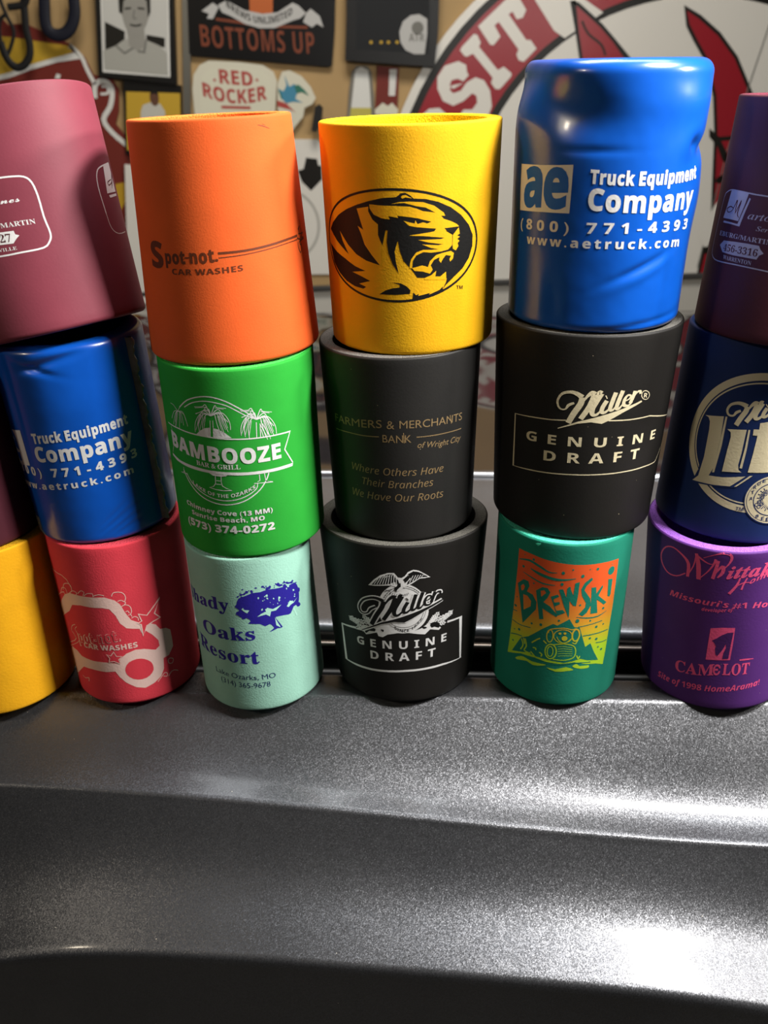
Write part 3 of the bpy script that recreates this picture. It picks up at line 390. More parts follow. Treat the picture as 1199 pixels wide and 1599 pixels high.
"N":[367,[300,-8,80,261,80,59,82,36,88,23,102,16,124,13,124,0,14,0,14,13,40,17,53,31,57,59,57,289,27,323,14,327,14,339,117,339,291,126,291,281,288,308,275,321,247,327,247,339,357,339,357,327,335,323,323,316,316,303,314,281,314,-8]],
"T":[315,[69,0,69,13,91,16,106,23,113,37,116,60,116,323,111,323,76,317,49,300,30,273,22,237,8,237,8,339,306,339,306,236,293,236,279,284,248,313,200,323,196,323,196,60,198,37,206,23,220,15,244,13,244,0]],
"U":[366,[185,-10,125,-2,85,21,62,60,55,116,55,282,52,302,45,316,32,323,11,327,11,339,179,339,179,327,151,322,138,309,135,282,135,104,139,66,151,38,173,22,205,16,253,28,282,62,292,119,292,282,290,302,282,315,268,323,245,327,245,339,353,339,353,327,334,322,322,314,316,301,315,282,315,135,307,68,283,24,242,-1]],
"V":[318,[158,-10,33,284,17,313,6,322,-11,327,-11,339,157,339,157,327,124,322,116,315,114,305,120,282,193,107,259,281,264,305,262,315,254,322,223,327,223,339,329,339,329,327,315,324,304,318,285,285,171,-10]],
"W":[455,[127,-8,24,293,11,318,2,324,-12,327,-12,339,135,339,135,327,112,322,106,315,105,306,110,278,166,114,224,263,213,297,199,320,171,327,171,339,327,339,327,327,301,322,293,307,297,288,353,124,403,275,409,303,407,313,401,321,375,327,375,339,465,339,465,327,452,322,443,314,428,282,332,-8,319,-8,235,230,142,-8]]},
"sbi":{
"a":[249,[40,-7,18,-2,1,10,-10,30,-14,55,-11,82,-4,110,24,164,42,187,62,206,94,224,123,231,147,222,160,198,168,226,221,226,180,81,173,55,170,42,172,33,178,30,193,39,212,65,223,58,185,10,147,-7,123,2,116,26,117,39,121,56,102,29,83,9,62,-3],[69,31,81,33,92,42,114,71,131,110,143,150,148,185,143,203,128,209,117,206,105,196,81,163,62,119,52,86,49,60,54,38]],
"e":[200,[65,-7,35,-2,12,14,-3,39,-8,73,-5,100,4,128,18,154,37,179,58,200,82,216,106,227,131,231,154,227,171,218,182,203,186,185,178,156,154,129,114,107,59,93,56,66,58,49,65,37,76,29,91,27,118,38,146,71,160,62,133,24,102,1],[62,109,105,128,134,158,141,176,144,194,139,209,128,214,111,207,94,188,76,154]],
"i":[144,[98,277,85,279,75,286,67,297,65,310,67,322,75,333,85,340,98,343,111,340,121,333,129,322,131,310,129,297,121,286,111,279],[37,-6,21,-4,10,4,3,15,1,31,3,48,8,65,33,157,38,176,40,189,34,200,19,203,15,203,14,216,66,223,112,231,67,64,62,41,65,34,71,32,85,40,106,67,116,60,90,23,64,1]],
"k":[240,[152,-7,131,-2,115,15,101,48,89,107,72,94,47,0,-14,0,61,279,66,297,67,306,62,319,44,322,36,322,36,336,82,340,140,350,79,123,118,153,142,174,154,188,159,199,153,210,135,213,135,226,237,226,237,213,224,210,212,206,188,189,141,150,150,95,158,59,168,38,179,31,193,39,206,62,218,57,186,9]],
"r":[193,[-11,0,32,157,37,179,39,189,33,200,18,203,14,203,13,216,113,231,85,141,108,181,128,209,147,225,166,231,186,222,193,197,191,183,185,172,176,164,164,162,150,166,139,177,134,180,117,167,95,130,71,73,49,0]],
"t":[137,[23,-7,-3,2,-12,29,-11,39,-8,52,34,204,10,204,10,221,59,249,100,296,121,296,100,224,139,224,134,204,94,204,57,77,52,57,50,42,52,33,58,31,73,41,96,71,107,63,86,33,66,11,45,-3]]},
"scr":{
"e":[205,[75,-4,49,0,27,12,13,29,9,50,12,67,21,85,53,119,94,144,136,154,153,152,167,145,176,134,179,121,176,105,165,91,127,67,73,51,64,22,67,14,79,12,100,14,123,22,146,36,170,56,179,46,153,25,126,9,100,0],[78,64,109,75,135,97,142,110,145,123,142,135,136,139,119,128,97,102]],
"n":[288,[-1,-4,34,46,58,82,77,114,74,118,64,110,38,85,29,95,72,137,91,149,110,153,125,145,130,119,127,98,174,140,212,154,226,151,237,143,245,130,247,112,240,89,224,63,206,41,195,21,198,16,215,25,250,56,260,46,233,22,216,9,200,0,184,-3,170,0,158,8,151,22,148,39,153,62,178,98,207,131,208,133,209,135,206,138,187,129,158,105,120,62,74,0]],
"s":[175,[154,53,112,16,81,0,50,-4,29,-1,15,7,6,18,3,32,10,48,27,55,42,49,48,36,42,22,30,16,26,17,39,11,55,17,69,38,78,69,81,108,81,117,80,126,68,115,52,99,36,85,27,95,51,117,84,149,90,156,97,165,104,169,111,167,113,161,109,152,104,141,109,131,125,101,131,73,128,55,120,41,144,62]]},
"sri":{
"S":[274,[114,-7,80,-3,43,8,37,10,31,10,19,6,11,-6,2,-6,19,109,29,109,35,66,51,34,76,15,109,8,127,10,143,17,156,28,167,42,173,59,176,78,170,104,154,130,137,150,115,173,76,221,68,242,66,263,69,288,78,310,93,328,113,342,137,351,165,354,188,352,209,347,225,342,233,340,244,343,252,352,262,352,246,251,238,251,233,288,220,316,200,332,173,338,149,334,131,322,119,304,115,280,117,265,125,249,150,217,172,193,196,167,217,133,224,94,220,67,210,42,193,22,171,6,144,-4]],
"a":[254,[37,-6,20,-3,6,8,-2,25,-5,48,0,89,14,131,36,170,67,204,101,228,137,236,161,229,173,209,180,230,218,230,172,67,165,33,167,28,174,26,188,34,210,60,217,54,179,9,146,-6,130,0,125,17,142,88,114,46,89,17,63,0],[61,25,73,27,86,36,113,65,138,105,156,150,163,192,157,215,138,223,114,216,92,198,72,169,55,131,44,91,40,55,45,32]],
"e":[214,[66,-5,37,0,16,16,2,40,-3,73,-1,98,7,123,34,172,75,211,110,229,146,236,165,233,180,226,189,214,192,198,183,168,155,141,109,120,46,106,43,88,42,73,47,43,63,25,89,19,125,29,165,61,172,53,148,27,123,9,96,-2],[48,118,92,129,125,148,145,173,152,202,148,217,134,222,118,219,102,209,71,171]],
"o":[261,[79,-6,45,0,19,16,3,42,-3,76,0,104,10,133,26,160,46,184,69,205,95,222,123,232,150,236,185,230,211,213,228,187,234,154,231,128,223,103,194,55,152,17,116,0],[84,9,104,12,124,24,141,41,157,64,181,116,190,169,185,199,171,217,147,223,123,217,99,199,76,172,58,137,46,98,42,62,44,39,53,22,66,12]],
"r":[166,[-10,0,34,156,42,193,40,202,35,208,10,212,11,221,44,227,67,231,88,236,92,234,93,229,67,134,118,210,155,236,171,229,177,211,174,198,169,188,160,181,149,179,134,185,127,200,88,148,56,82,31,0]],
"t":[139,[25,-6,7,0,1,20,2,33,5,46,49,211,15,211,16,221,61,243,101,292,113,292,94,227,136,227,132,211,90,211,49,58,45,34,47,26,54,23,69,32,93,59,100,51,61,8]],
"v":[221,[46,-6,38,127,33,172,27,198,16,209,-1,213,-5,213,-3,223,21,227,39,231,51,234,59,235,69,211,76,140,82,44,122,87,153,127,172,158,179,178,172,189,161,201,156,215,162,230,179,236,189,234,196,228,203,205,182,146,119,64,56,-6]]}}
_gc = {}
def area(c): return .5*float(np.sum(c[:, 0]*np.roll(c[:, 1], -1)-np.roll(c[:, 0], -1)*c[:, 1]))
def offset_contour(c, d):
    a = c-np.roll(c, 1, 0); b = np.roll(c, -1, 0)-c
    a /= np.linalg.norm(a, axis=1)[:, None]+1e-9; b /= np.linalg.norm(b, axis=1)[:, None]+1e-9
    n = np.stack([a[:, 1]+b[:, 1], -(a[:, 0]+b[:, 0])], 1); l = np.linalg.norm(n, axis=1)[:, None]+1e-9; n = n/l
    cosh = np.clip((1+np.sum(a*b, 1))/2, .3, 1)**.5
    return c+n*(d/cosh)[:, None]
def glyph(sty, ch, off):
    """contours (em units), triangles, advance"""
    k = (sty, ch, off)
    if k in _gc: return _gc[k]
    st = 'sb' if sty == 'sr' else sty
    o = off-.016 if sty == 'sr' else off
    g = GLYPHS[st][ch]; cs = [np.array(c, float).reshape(-1, 2)/500 for c in g[1:]]
    if not cs: _gc[k] = ([], [], g[0]/500); return _gc[k]
    big = max(cs, key=lambda c: abs(area(c))); s = 1 if area(big) > 0 else -1
    # group holes with the outline that holds them
    outs = [c for c in cs if area(c)*s > 0]; ins = [c for c in cs if area(c)*s <= 0]
    V = []; T = []
    for oc in outs:
        hs = [h for h in ins if h[:, 0].min() >= oc[:, 0].min()-.01 and h[:, 0].max() <= oc[:, 0].max()+.01 and h[:, 1].min() >= oc[:, 1].min()-.01 and h[:, 1].max() <= oc[:, 1].max()+.01]
        want = abs(area(oc))-sum(abs(area(h)) for h in hs)
        for oo in ((o, o*.5, 0) if o else (0,)):
            loops = [offset_contour(c, oo*s*.5) if oo else c for c in [oc]+hs]
            fl, tr = tess(loops)
            got = sum(abs((fl[j]-fl[i]).cross(fl[k]-fl[i]).z)/2 for i, j, k in tr)
            if got > .9*want+min(oo, 0)*want: break
        b = len(V); V += [(v.x, v.y) for v in fl]; T += [tuple(b+i for i in t) for t in tr]
    _gc[k] = (np.array(V), T, g[0]/500); return _gc[k]
CAPH = {'plain': .73, 'scr': .72}
def text_tris(s, sty, a, b, m, h, off, shear, track):
    x = 0; parts = []
    for ch in s:
        if ch == ' ': x += .26+track; continue
        V, T, adv = glyph(sty, ch, off)
        if len(T): parts.append((V+[x, 0], T))
        x += adv+track+off*.9
    if not parts: return np.zeros((0, 2)), []
    x0 = min(p[0][:, 0].min() for p in parts); x1 = max(p[0][:, 0].max() for p in parts)
    Hc = CAPH.get(sty, .715)
    if len(s) == 1 and s.islower(): Hc = max(p[0][:, 1].max() for p in parts)
    VV = []; TT = []
    a = np.array(a, float)/200; b = np.array(b, float)/200; h = h/200
    for V, T in parts:
        t = (V[:, 0]-x0)/(x1-x0); y = V[:, 1]/Hc*h
        u = a[0]+(b[0]-a[0])*t+shear*y; v = a[1]+(b[1]-a[1])*t
        if m:
            mm = np.array(m, float)/200; tm = (mm[0]-a[0])/(b[0]-a[0]); tm = min(max(tm, .15), .85)
            q = (mm[1]-(a[1]+(b[1]-a[1])*tm))/(tm*(1-tm)); v = v+q*t*(1-t)
        base = sum(len(k) for k in VV); VV.append(np.stack([u, v+y], 1)); TT += [tuple(base+i for i in tr) for tr in T]
    return np.concatenate(VV), TT
def stroke_tris(q, ws, closed):
    n = len(q)
    if closed: t = np.roll(q, -1, 0)-np.roll(q, 1, 0)
    else: t = np.gradient(q, axis=0)
    t /= np.linalg.norm(t, axis=1)[:, None]+1e-9; nn = np.stack([-t[:, 1], t[:, 0]], 1)
    # mitre: keep width through corners
    s = np.roll(q, -1, 0)-q
    if not closed: s[-1] = s[-2]
    s /= np.linalg.norm(s, axis=1)[:, None]+1e-9
    k = np.clip(np.abs(np.sum(t*s, 1)), .6, 1)
    hw = (ws/2/k)[:, None]
    V = np.concatenate([q+nn*hw, q-nn*hw]); T = []
    for i in range(n if closed else n-1):
        j = (i+1) % n; T.append((i, j, n+j, n+i))
    return V, T
def item_tris(it):
    k = it[0]
    if k == 'T': return text_tris(it[4], it[5], it[6], it[7], it[8], it[9], it[10], it[11], it[12])
    if k == 'P':
        q = catmull(np.array(it[5])/200, it[4], True)
        fl, tr = tess([q]); return np.array([(v.x, v.y) for v in fl]), [tuple(t) for t in tr]
    if k == 'L':
        q = np.array(it[7], float)/200; n = len(q)
        ws = np.full(n, it[6]/200) if not isinstance(it[6], list) else np.array(it[6], float)/200
        qq = catmull(np.column_stack([q, ws]), it[4], bool(it[5])) if it[4] else np.column_stack([q, ws])
        return stroke_tris(qq[:, :2], np.maximum(qq[:, 2], .008), bool(it[5]))
    if k == 'E':
        cu, cv, ru, rv = [v/200 for v in it[4]]; n = it[6]; a = np.linspace(0, 2*np.pi, n, endpoint=False)
        q = np.stack([cu+ru*np.cos(a), cv+rv*np.sin(a)], 1)
        if it[5]: return stroke_tris(q, np.full(n, it[5]/200), True)
        return q, [tuple(range(n))]

# x, y, lean_x, lean_y, r_bottom, r_top, height, z0  (cm); extra: ftop, fbot, dents
def surf(c, th, v, off=0.0):
    """point on the outer wall; th=0 faces -y, v = height along the axis (cm)"""
    th=np.asarray(th,float); v=np.asarray(v,float)
    x,y,lx,ly,rb,rt,H,z0=c['p']
    t=v/H
    rty=8.2-rt if rt>4.1 else rt
    k=c.get('k',1.0)
    tt=np.clip(t,0,1)**k
    rx=rb+(rt-rb)*tt; ry=rb+(rty-rb)*tt
    d=0*th+off
    fb=c.get('fb',.22); ft=c.get('ft',.10)
    a=np.clip((fb-v)/fb,0,1); d=d-fb*(1-np.sqrt(1-a*a))
    a=np.clip((v-(H-ft))/ft,0,1); d=d-ft*(1-np.sqrt(1-a*a))
    for (u0,v0,su,sv,ph,A) in c.get('dents',()):
        du=th*3.8-u0; du=(du+11.938)%23.876-11.938
        dv=v-v0; cs,sn=np.cos(ph),np.sin(ph)
        d=d-A*np.exp(-((du*cs+dv*sn)/su)**2-((-du*sn+dv*cs)/sv)**2)
    tl=c.get('tilt',0.0)   # rim cut out of square, cm per cm
    vv=v+tl*(rx*np.sin(th))*t
    e1=np.array([np.cos(lx),0,-np.sin(lx)]); e2=np.array([0,np.cos(ly),-np.sin(ly)])
    ax=np.array([np.sin(lx),np.sin(ly),np.cos(lx)*np.cos(ly)])
    return (np.array([x,y,z0])+((rx+d)*np.sin(th))[...,None]*e1
            -((ry+d)*np.cos(th))[...,None]*e2+vv[...,None]*ax)


def build_prints(items, mapper, parent, du=None, dv=None):
    """mapper(u, v, off) -> Nx3 in cm, local to parent"""
    groups = {}
    for it in items:
        if it[0] in 'PLET' and len(it[0]) == 1: groups.setdefault(it[1], []).append(it)
    out = []
    for part, its in groups.items():
        V = []; F = []; MI = []; LY = []; mats = []; base = 0
        for k, it in enumerate(its):
            v, t = item_tris(it)
            if not len(t): continue
            mt = ink(it[2])
            if mt not in mats: mats.append(mt)
            v = np.asarray(v); t = [f if sum(v[f[i]][0]*v[f[(i+1) % len(f)]][1]-v[f[(i+1) % len(f)]][0]*v[f[i]][1] for i in range(len(f))) > 0 else tuple(f[::-1]) for f in t]
            V += [(p[0], p[1], it[3]) for p in v]; F += [tuple(base+i for i in f) for f in t]; MI += [mats.index(mt)]*len(t); base += len(v)
        me = mesh(V, F, part)
        me.polygons.foreach_set('material_index', MI)
        if du:
            bm = bmesh.new(); bm.from_mesh(me)
            for ax, st in ((0, du), (1, dv)):
                lo = min(p[ax] for p in V); hi = max(p[ax] for p in V); x = math.ceil(lo/st)*st
                while x < hi:
                    co = (x, 0, 0) if ax == 0 else (0, x, 0); no = (1, 0, 0) if ax == 0 else (0, 1, 0)
                    bmesh.ops.bisect_plane(bm, geom=bm.verts[:]+bm.edges[:]+bm.faces[:], plane_co=co, plane_no=no, dist=1e-5); x += st
            bm.to_mesh(me); bm.free()
        co = np.empty(len(me.vertices)*3); me.vertices.foreach_get('co', co); co = co.reshape(-1, 3)
        P = mapper(co[:, 0], co[:, 1], co[:, 2])
        me.vertices.foreach_set('co', (P*CM).ravel()); me.update()
        out.append(link(part.split('#')[0], me, parent, mats, smooth=bool(du)))
    return out

ART = {
"c3t":[
["E","tiger_emblem","ink_black",0,[-183,953,762,459],20,96],
["P","tiger_emblem","ink_black",0,0,[[-892,1043],[-835,1103],[-729,1180],[-611,1239],[-497,1282],[-391,1314],[-268,1343],[-149,1352],[-132,1363],[-112,1382],[-75,1385],[-33,1361],[-10,1339],[87,1332],[189,1305],[297,1255],[396,1185],[479,1097],[527,1006],[527,913],[491,819],[426,740],[343,680],[265,617],[234,579],[268,647],[273,673],[232,692],[159,684],[17,696],[-40,777],[-96,836],[-124,916],[-141,1007],[-170,916],[-160,824],[-139,731],[-190,812],[-223,903],[-234,994],[-224,1085],[-241,1090],[-272,965],[-292,1004],[-308,1048],[-299,796],[-428,828],[-527,872],[-619,943],[-723,1048],[-691,970],[-617,861],[-779,958]]],
["P","tiger_emblem","ink_yellow",1,0,[[-499,1251],[-386,1272],[-388,1235],[-353,1170],[-305,1133],[-308,1048],[-281,970],[-287,794],[-299,796],[-372,879],[-435,961],[-465,1045],[-497,1111],[-442,1081],[-466,1152]]],
["P","tiger_emblem","ink_yellow",1,0,[[-91,1164],[-47,1124],[20,1111],[173,1093],[156,1071],[-48,1046],[87,1036],[246,1014],[216,1005],[25,1008],[110,984],[234,962],[192,956],[59,970],[133,937],[199,923],[133,922],[64,926],[7,905],[-33,852],[-45,812],[-46,777],[-26,777],[-22,835],[7,880],[64,907],[134,899],[217,903],[279,914],[314,945],[315,1031],[257,1067],[282,1090],[379,1092],[358,1114],[299,1144],[238,1166],[213,1193],[249,1191],[237,1216],[155,1276],[65,1308],[-45,1316],[-133,1312],[-189,1298],[-89,1306],[-45,1295],[10,1279],[87,1265],[166,1221],[65,1237],[20,1257],[-45,1276],[-167,1283],[-258,1284],[-376,1291],[-374,1258],[-339,1210],[-273,1184],[-204,1175],[-214,1202],[-135,1188],[-141,1206],[-46,1194],[20,1183],[132,1151],[98,1138],[65,1149],[20,1137],[3,1167],[-2,1142],[-47,1152]]],
["P","tiger_emblem","ink_yellow",1,0,[[376,1086],[387,1034],[361,1020],[388,1009],[362,992],[386,977],[367,957],[377,933],[351,899],[324,915],[319,962],[321,1030],[346,1061]]],
["P","tiger_emblem","ink_yellow",1,0,[[175,877],[229,890],[304,900],[334,880],[326,834],[300,811],[293,832],[308,859],[261,870],[236,843],[216,810],[200,829],[205,857],[157,838],[128,794],[146,757],[122,724],[64,745],[-6,753],[-28,777],[58,797],[105,781],[122,829]]],
["P","tiger_emblem","ink_yellow",1,0,[[75,689],[134,711],[176,746],[168,697],[210,694],[263,730],[268,662],[75,677]]],
["P","tiger_emblem","ink_yellow",1,0,[[-110,1352],[-97,1365],[-72,1367],[-21,1340],[-72,1349],[-101,1339]]],
["P","tiger_emblem","ink_black",2,0,[[245,1091],[307,1093],[379,1094],[346,1056],[321,1030],[312,1048],[276,1057]]],
["P","tiger_emblem","ink_black",0,0,[[-918,919],[-792,861],[-667,819],[-550,769],[-440,739],[-586,716],[-493,692],[-396,657],[-513,623],[-440,601],[-470,582],[-562,593],[-666,626],[-767,683],[-862,765]]],
["P","tiger_emblem","ink_black",0,0,[[-315,548],[-257,585],[-195,606],[-129,615],[-135,637],[-200,657],[-123,649],[-77,625],[-42,589],[-48,559],[-172,550]]],
["P","tiger_emblem","ink_black",0,0,[[-25,511],[-19,570],[5,546],[28,557],[22,539],[123,560],[117,546],[208,581],[239,608],[234,579],[172,548],[87,522],[16,501]]],
["T","tiger_emblem","ink_black",0,"TM","sansb",[366,569],[432,560],0,31,0,0,0]],
"c2t":[
["T","lettering","ink_brown",0,"S","sansb",[-625,836],[-461,830],0,208,0.05,0,0],
["T","lettering","ink_brown",0,"pot","sansb",[-437,873],[-230,876],[-340,873],104,0.05,0,0],
["T","lettering","ink_brown",0,"-","sansb",[-235,903],[-191,904],0,67,0.03,0,0],
["T","lettering","ink_brown",0,"not","sansb",[-186,881],[29,888],[-74,879],106,0.045,0,0],
["E","lettering","ink_brown",0,[46,899,13,12],0,16],
["T","lettering","ink_brown",0,"CAR WASHES","sansb",[-376,785],[258,798],[-49,787],47,0.02,0,0.03],
["L","stripes","ink_brown",0,3,0,21,[[65,953],[288,957],[524,974],[720,990],[899,998]]],
["L","stripes","ink_brown",0,3,0,9,[[66,916],[284,926],[520,945],[714,960],[890,966]]],
["L","car_sketch","ink_brown",0,2,0,12,[[928,1042],[970,1071],[926,1008],[1040,1002],[952,974],[1045,965],[924,937],[961,907]]],
["L","car_sketch","ink_brown",0,2,0,16,[[888,978],[962,955],[1040,954]]],
["L","car_sketch","ink_brown",0,2,0,11,[[897,942],[897,894],[926,848],[960,884],[954,932]]],
["L","car_sketch","ink_brown",0,2,0,9,[[991,1115],[992,1044],[1000,1008]]],
["L","scratch","ink_brown",0,3,0,[3,7,4],[[556,1903],[607,1893],[685,1870]]],
["L","scratch","ink_brown",0,3,0,3,[[607,1908],[639,1896]]]],
"c4t":[
["P","emblem","ink_white",0,0,[[-992,1331],[-747,1341],[-564,1350],[-429,1359],[-429,1178],[-432,987],[-667,979],[-981,959],[-994,1150]]],
["T","emblem","ink_blue",1,"a","sansb",[-924,1005],[-695,1025],0,314,0.05,0,0],
["T","emblem","ink_blue",1,"e","sansb",[-680,1017],[-455,1032],0,313,0.05,0,0],
["T","lettering","ink_white",0,"Truck Equipment","sansb",[-290,1226],[724,1224],[160,1208],99,0.06,0,0],
["T","lettering","ink_white",0,"Company","sansb",[-290,1026],[710,1004],[160,1000],161,0.045,0,0],
["T","lettering","ink_white",0,"(800) 771-4393","sansb",[-957,816],[690,826],[-140,840],82,0.03,0,0.3],
["T","lettering","ink_white",0,"www.aetruck.com","sansb",[-849,701],[590,694],[-140,721],73,0.03,0,0.16]],
"c1m":[
["P","emblem","ink_white",0,0,[[-855,1194],[-855,1144],[-532,1192],[-522,1027],[-514,831],[-855,771],[-874,846],[-855,896]]],
["T","emblem","ink_blue",1,"a","sansb",[-1070,884],[-870,860],0,249,0.05,0,0],
["T","emblem","ink_blue",1,"e","sansb",[-860,860],[-660,844],0,317,0.05,0,0],
["T","lettering","ink_white",0,"Truck Equipment","sansb",[-350,1086],[671,1154],[197,1129],96,0.06,0,0],
["T","lettering","ink_white",0,"Company","sansb",[-367,899],[689,956],[213,931],150,0.045,0,0],
["T","lettering","ink_white",0,"(800) 771-4393","sansb",[-855,721],[697,806],[14,761],85,0.05,0,0.3],
["T","lettering","ink_white",0,"www.aetruck.com","sansb",[-855,547],[614,656],[-36,629],70,0.03,0,0.16],
["P","scuff","ink_scuff",0,0,[[-893,423],[-870,373],[-1071,194],[-653,230],[-672,95],[-551,25],[-646,25],[-855,50],[-855,174],[-852,296]]]],
"c2m":[
["L","palm_emblem","ink_white",0,3,0,11,[[-522,1516],[-406,1605],[-255,1655],[-127,1655],[-11,1617],[90,1557],[170,1500],[220,1454]]],
["L","palm_emblem","ink_white",0,3,0,9,[[-456,1529],[-353,1587],[-236,1615],[-132,1610],[-15,1580],[76,1528],[157,1473]]],
["L","palm_emblem","ink_white",0,3,0,11,[[-596,872],[-541,777],[-442,679],[-322,618],[-173,588],[-31,599],[98,643],[218,726],[290,816],[320,883]]],
["L","palm_emblem","ink_white",0,3,0,9,[[-554,847],[-491,766],[-394,697],[-278,650],[-144,630],[-15,643],[102,685],[186,743],[202,795]]],
["P","palm_emblem","ink_white",0,0,[[-361,1274],[-301,1326],[-247,1356],[-185,1367],[-118,1353],[-55,1320],[6,1268],[-94,1268],[-233,1271]]],
["P","palm_emblem","ink_green",1,0,[[-184,1423],[-158,1425],[-168,1273],[-200,1273]]],
["L","palm_emblem","ink_white",1,4,0,[9,7,6,5],[[-171,1480],[-260,1502],[-340,1404],[-357,1303]]],
["L","palm_emblem","ink_white",1,0,0,[5,4],[[-271,1481],[-347,1326]]],
["L","palm_emblem","ink_white",1,4,0,[9,7,6,5],[[-171,1480],[-241,1491],[-305,1396],[-311,1300]]],
["L","palm_emblem","ink_white",1,0,0,[5,4],[[-251,1470],[-306,1322]]],
["L","palm_emblem","ink_white",1,4,0,[9,7,6,5],[[-171,1480],[-219,1486],[-265,1390],[-268,1289]]],
["L","palm_emblem","ink_white",1,0,0,[5,4],[[-226,1465],[-267,1313]]],
["L","palm_emblem","ink_white",1,4,0,[9,7,6,5],[[-171,1480],[-237,1525],[-298,1447],[-327,1366]]],
["L","palm_emblem","ink_white",1,0,0,[5,4],[[-246,1504],[-321,1380]]],
["L","palm_emblem","ink_white",1,4,0,[9,7,6,5],[[-171,1480],[-62,1513],[-2,1433],[3,1348]]],
["L","palm_emblem","ink_white",1,0,0,[5,4],[[-55,1493],[-22,1366]]],
["L","palm_emblem","ink_white",1,4,0,[9,7,6,5],[[-171,1480],[-93,1506],[-54,1421],[-21,1328]]],
["L","palm_emblem","ink_white",1,0,0,[5,4],[[-89,1486],[-44,1349]]],
["L","palm_emblem","ink_white",1,4,0,[9,7,6,5],[[-171,1480],[-109,1502],[-81,1406],[-57,1296]]],
["L","palm_emblem","ink_white",1,0,0,[5,4],[[-106,1482],[-77,1321]]],
["L","palm_emblem","ink_white",1,4,0,[9,7,6,5],[[-171,1480],[-132,1495],[-118,1399],[-86,1291]]],
["L","palm_emblem","ink_white",1,0,0,[5,4],[[-131,1475],[-102,1316]]],
["L","palm_emblem","ink_white",1,4,0,[9,7,6,5],[[-171,1480],[-95,1546],[-57,1485],[-32,1422]]],
["L","palm_emblem","ink_white",1,0,0,[5,4],[[-91,1526],[-54,1430]]],
["L","palm_emblem","ink_white",1,4,0,[9,7,6,5],[[-171,1480],[-182,1542],[-197,1531],[-234,1538]]],
["L","palm_emblem","ink_white",1,0,0,[5,4],[[-187,1522],[-238,1529]]],
["L","palm_emblem","ink_white",1,4,0,[9,7,6,5],[[-171,1480],[-210,1581],[-247,1563],[-332,1552]]],
["L","palm_emblem","ink_white",1,0,0,[5,4],[[-217,1560],[-326,1542]]],
["L","palm_emblem","ink_white",1,4,0,[9,7,6,5],[[-171,1480],[-122,1579],[-99,1561],[-18,1555]]],
["L","palm_emblem","ink_white",1,0,0,[5,4],[[-121,1559],[-41,1546]]],
["L","palm_emblem","ink_white",1,4,0,[9,7,6,5],[[-171,1480],[-206,1561],[-242,1523],[-329,1486]]],
["L","palm_emblem","ink_white",1,0,0,[5,4],[[-213,1540],[-323,1484]]],
["L","palm_emblem","ink_white",1,4,0,[9,7,6,5],[[-171,1480],[-92,1519],[-49,1468],[-11,1422]]],
["L","palm_emblem","ink_white",1,0,0,[5,4],[[-87,1499],[-35,1430]]],
["L","palm_emblem","ink_white",1,4,0,[9,7,6,5],[[250,1426],[170,1466],[106,1384],[95,1287]]],
["L","palm_emblem","ink_white",1,0,0,[5,4],[[161,1447],[102,1307]]],
["L","palm_emblem","ink_white",1,4,0,[9,7,6,5],[[250,1426],[186,1450],[134,1368],[131,1273]]],
["L","palm_emblem","ink_white",1,0,0,[5,4],[[179,1431],[135,1295]]],
["L","palm_emblem","ink_white",1,4,0,[9,7,6,5],[[250,1426],[207,1441],[168,1354],[168,1253]]],
["L","palm_emblem","ink_white",1,0,0,[5,4],[[201,1422],[168,1277]]],
["L","palm_emblem","ink_white",1,4,0,[9,7,6,5],[[250,1426],[190,1484],[139,1417],[117,1343]]],
["L","palm_emblem","ink_white",1,0,0,[5,4],[[182,1464],[122,1355]]],
["L","palm_emblem","ink_white",1,4,0,[9,7,6,5],[[250,1426],[358,1437],[424,1342],[433,1253]]],
["L","palm_emblem","ink_white",1,0,0,[5,4],[[366,1415],[404,1278]]],
["L","palm_emblem","ink_white",1,4,0,[9,7,6,5],[[250,1426],[326,1436],[369,1341],[406,1238]]],
["L","palm_emblem","ink_white",1,0,0,[5,4],[[331,1415],[381,1265]]],
["L","palm_emblem","ink_white",1,4,0,[9,7,6,5],[[250,1426],[310,1435],[341,1332],[368,1214]]],
["L","palm_emblem","ink_white",1,0,0,[5,4],[[313,1414],[347,1244]]],
["L","palm_emblem","ink_white",1,4,0,[9,7,6,5],[[250,1426],[288,1432],[304,1332],[339,1215]]],
["L","palm_emblem","ink_white",1,0,0,[5,4],[[289,1412],[321,1244]]],
["L","palm_emblem","ink_white",1,4,0,[9,7,6,5],[[250,1426],[323,1477],[364,1407],[392,1337]]],
["L","palm_emblem","ink_white",1,0,0,[5,4],[[328,1456],[368,1350]]],
["L","palm_emblem","ink_white",1,4,0,[9,7,6,5],[[250,1426],[238,1491],[225,1482],[191,1496]]],
["L","palm_emblem","ink_white",1,0,0,[5,4],[[235,1471],[188,1488]]],
["L","palm_emblem","ink_white",1,4,0,[9,7,6,5],[[250,1426],[213,1535],[179,1524],[109,1530]]],
["L","palm_emblem","ink_white",1,0,0,[5,4],[[206,1515],[114,1518]]],
["L","palm_emblem","ink_white",1,4,0,[9,7,6,5],[[250,1426],[296,1516],[319,1493],[404,1471]]],
["L","palm_emblem","ink_white",1,0,0,[5,4],[[297,1495],[379,1466]]],
["L","palm_emblem","ink_white",1,4,0,[9,7,6,5],[[250,1426],[217,1514],[185,1483],[113,1463]]],
["L","palm_emblem","ink_white",1,0,0,[5,4],[[211,1495],[118,1460]]],
["L","palm_emblem","ink_white",1,4,0,[9,7,6,5],[[250,1426],[327,1449],[373,1388],[415,1332]]],
["L","palm_emblem","ink_white",1,0,0,[5,4],[[332,1428],[389,1346]]],
["L","palm_emblem","ink_white",2,0,0,6,[[-183,1435],[-199,1274]]],
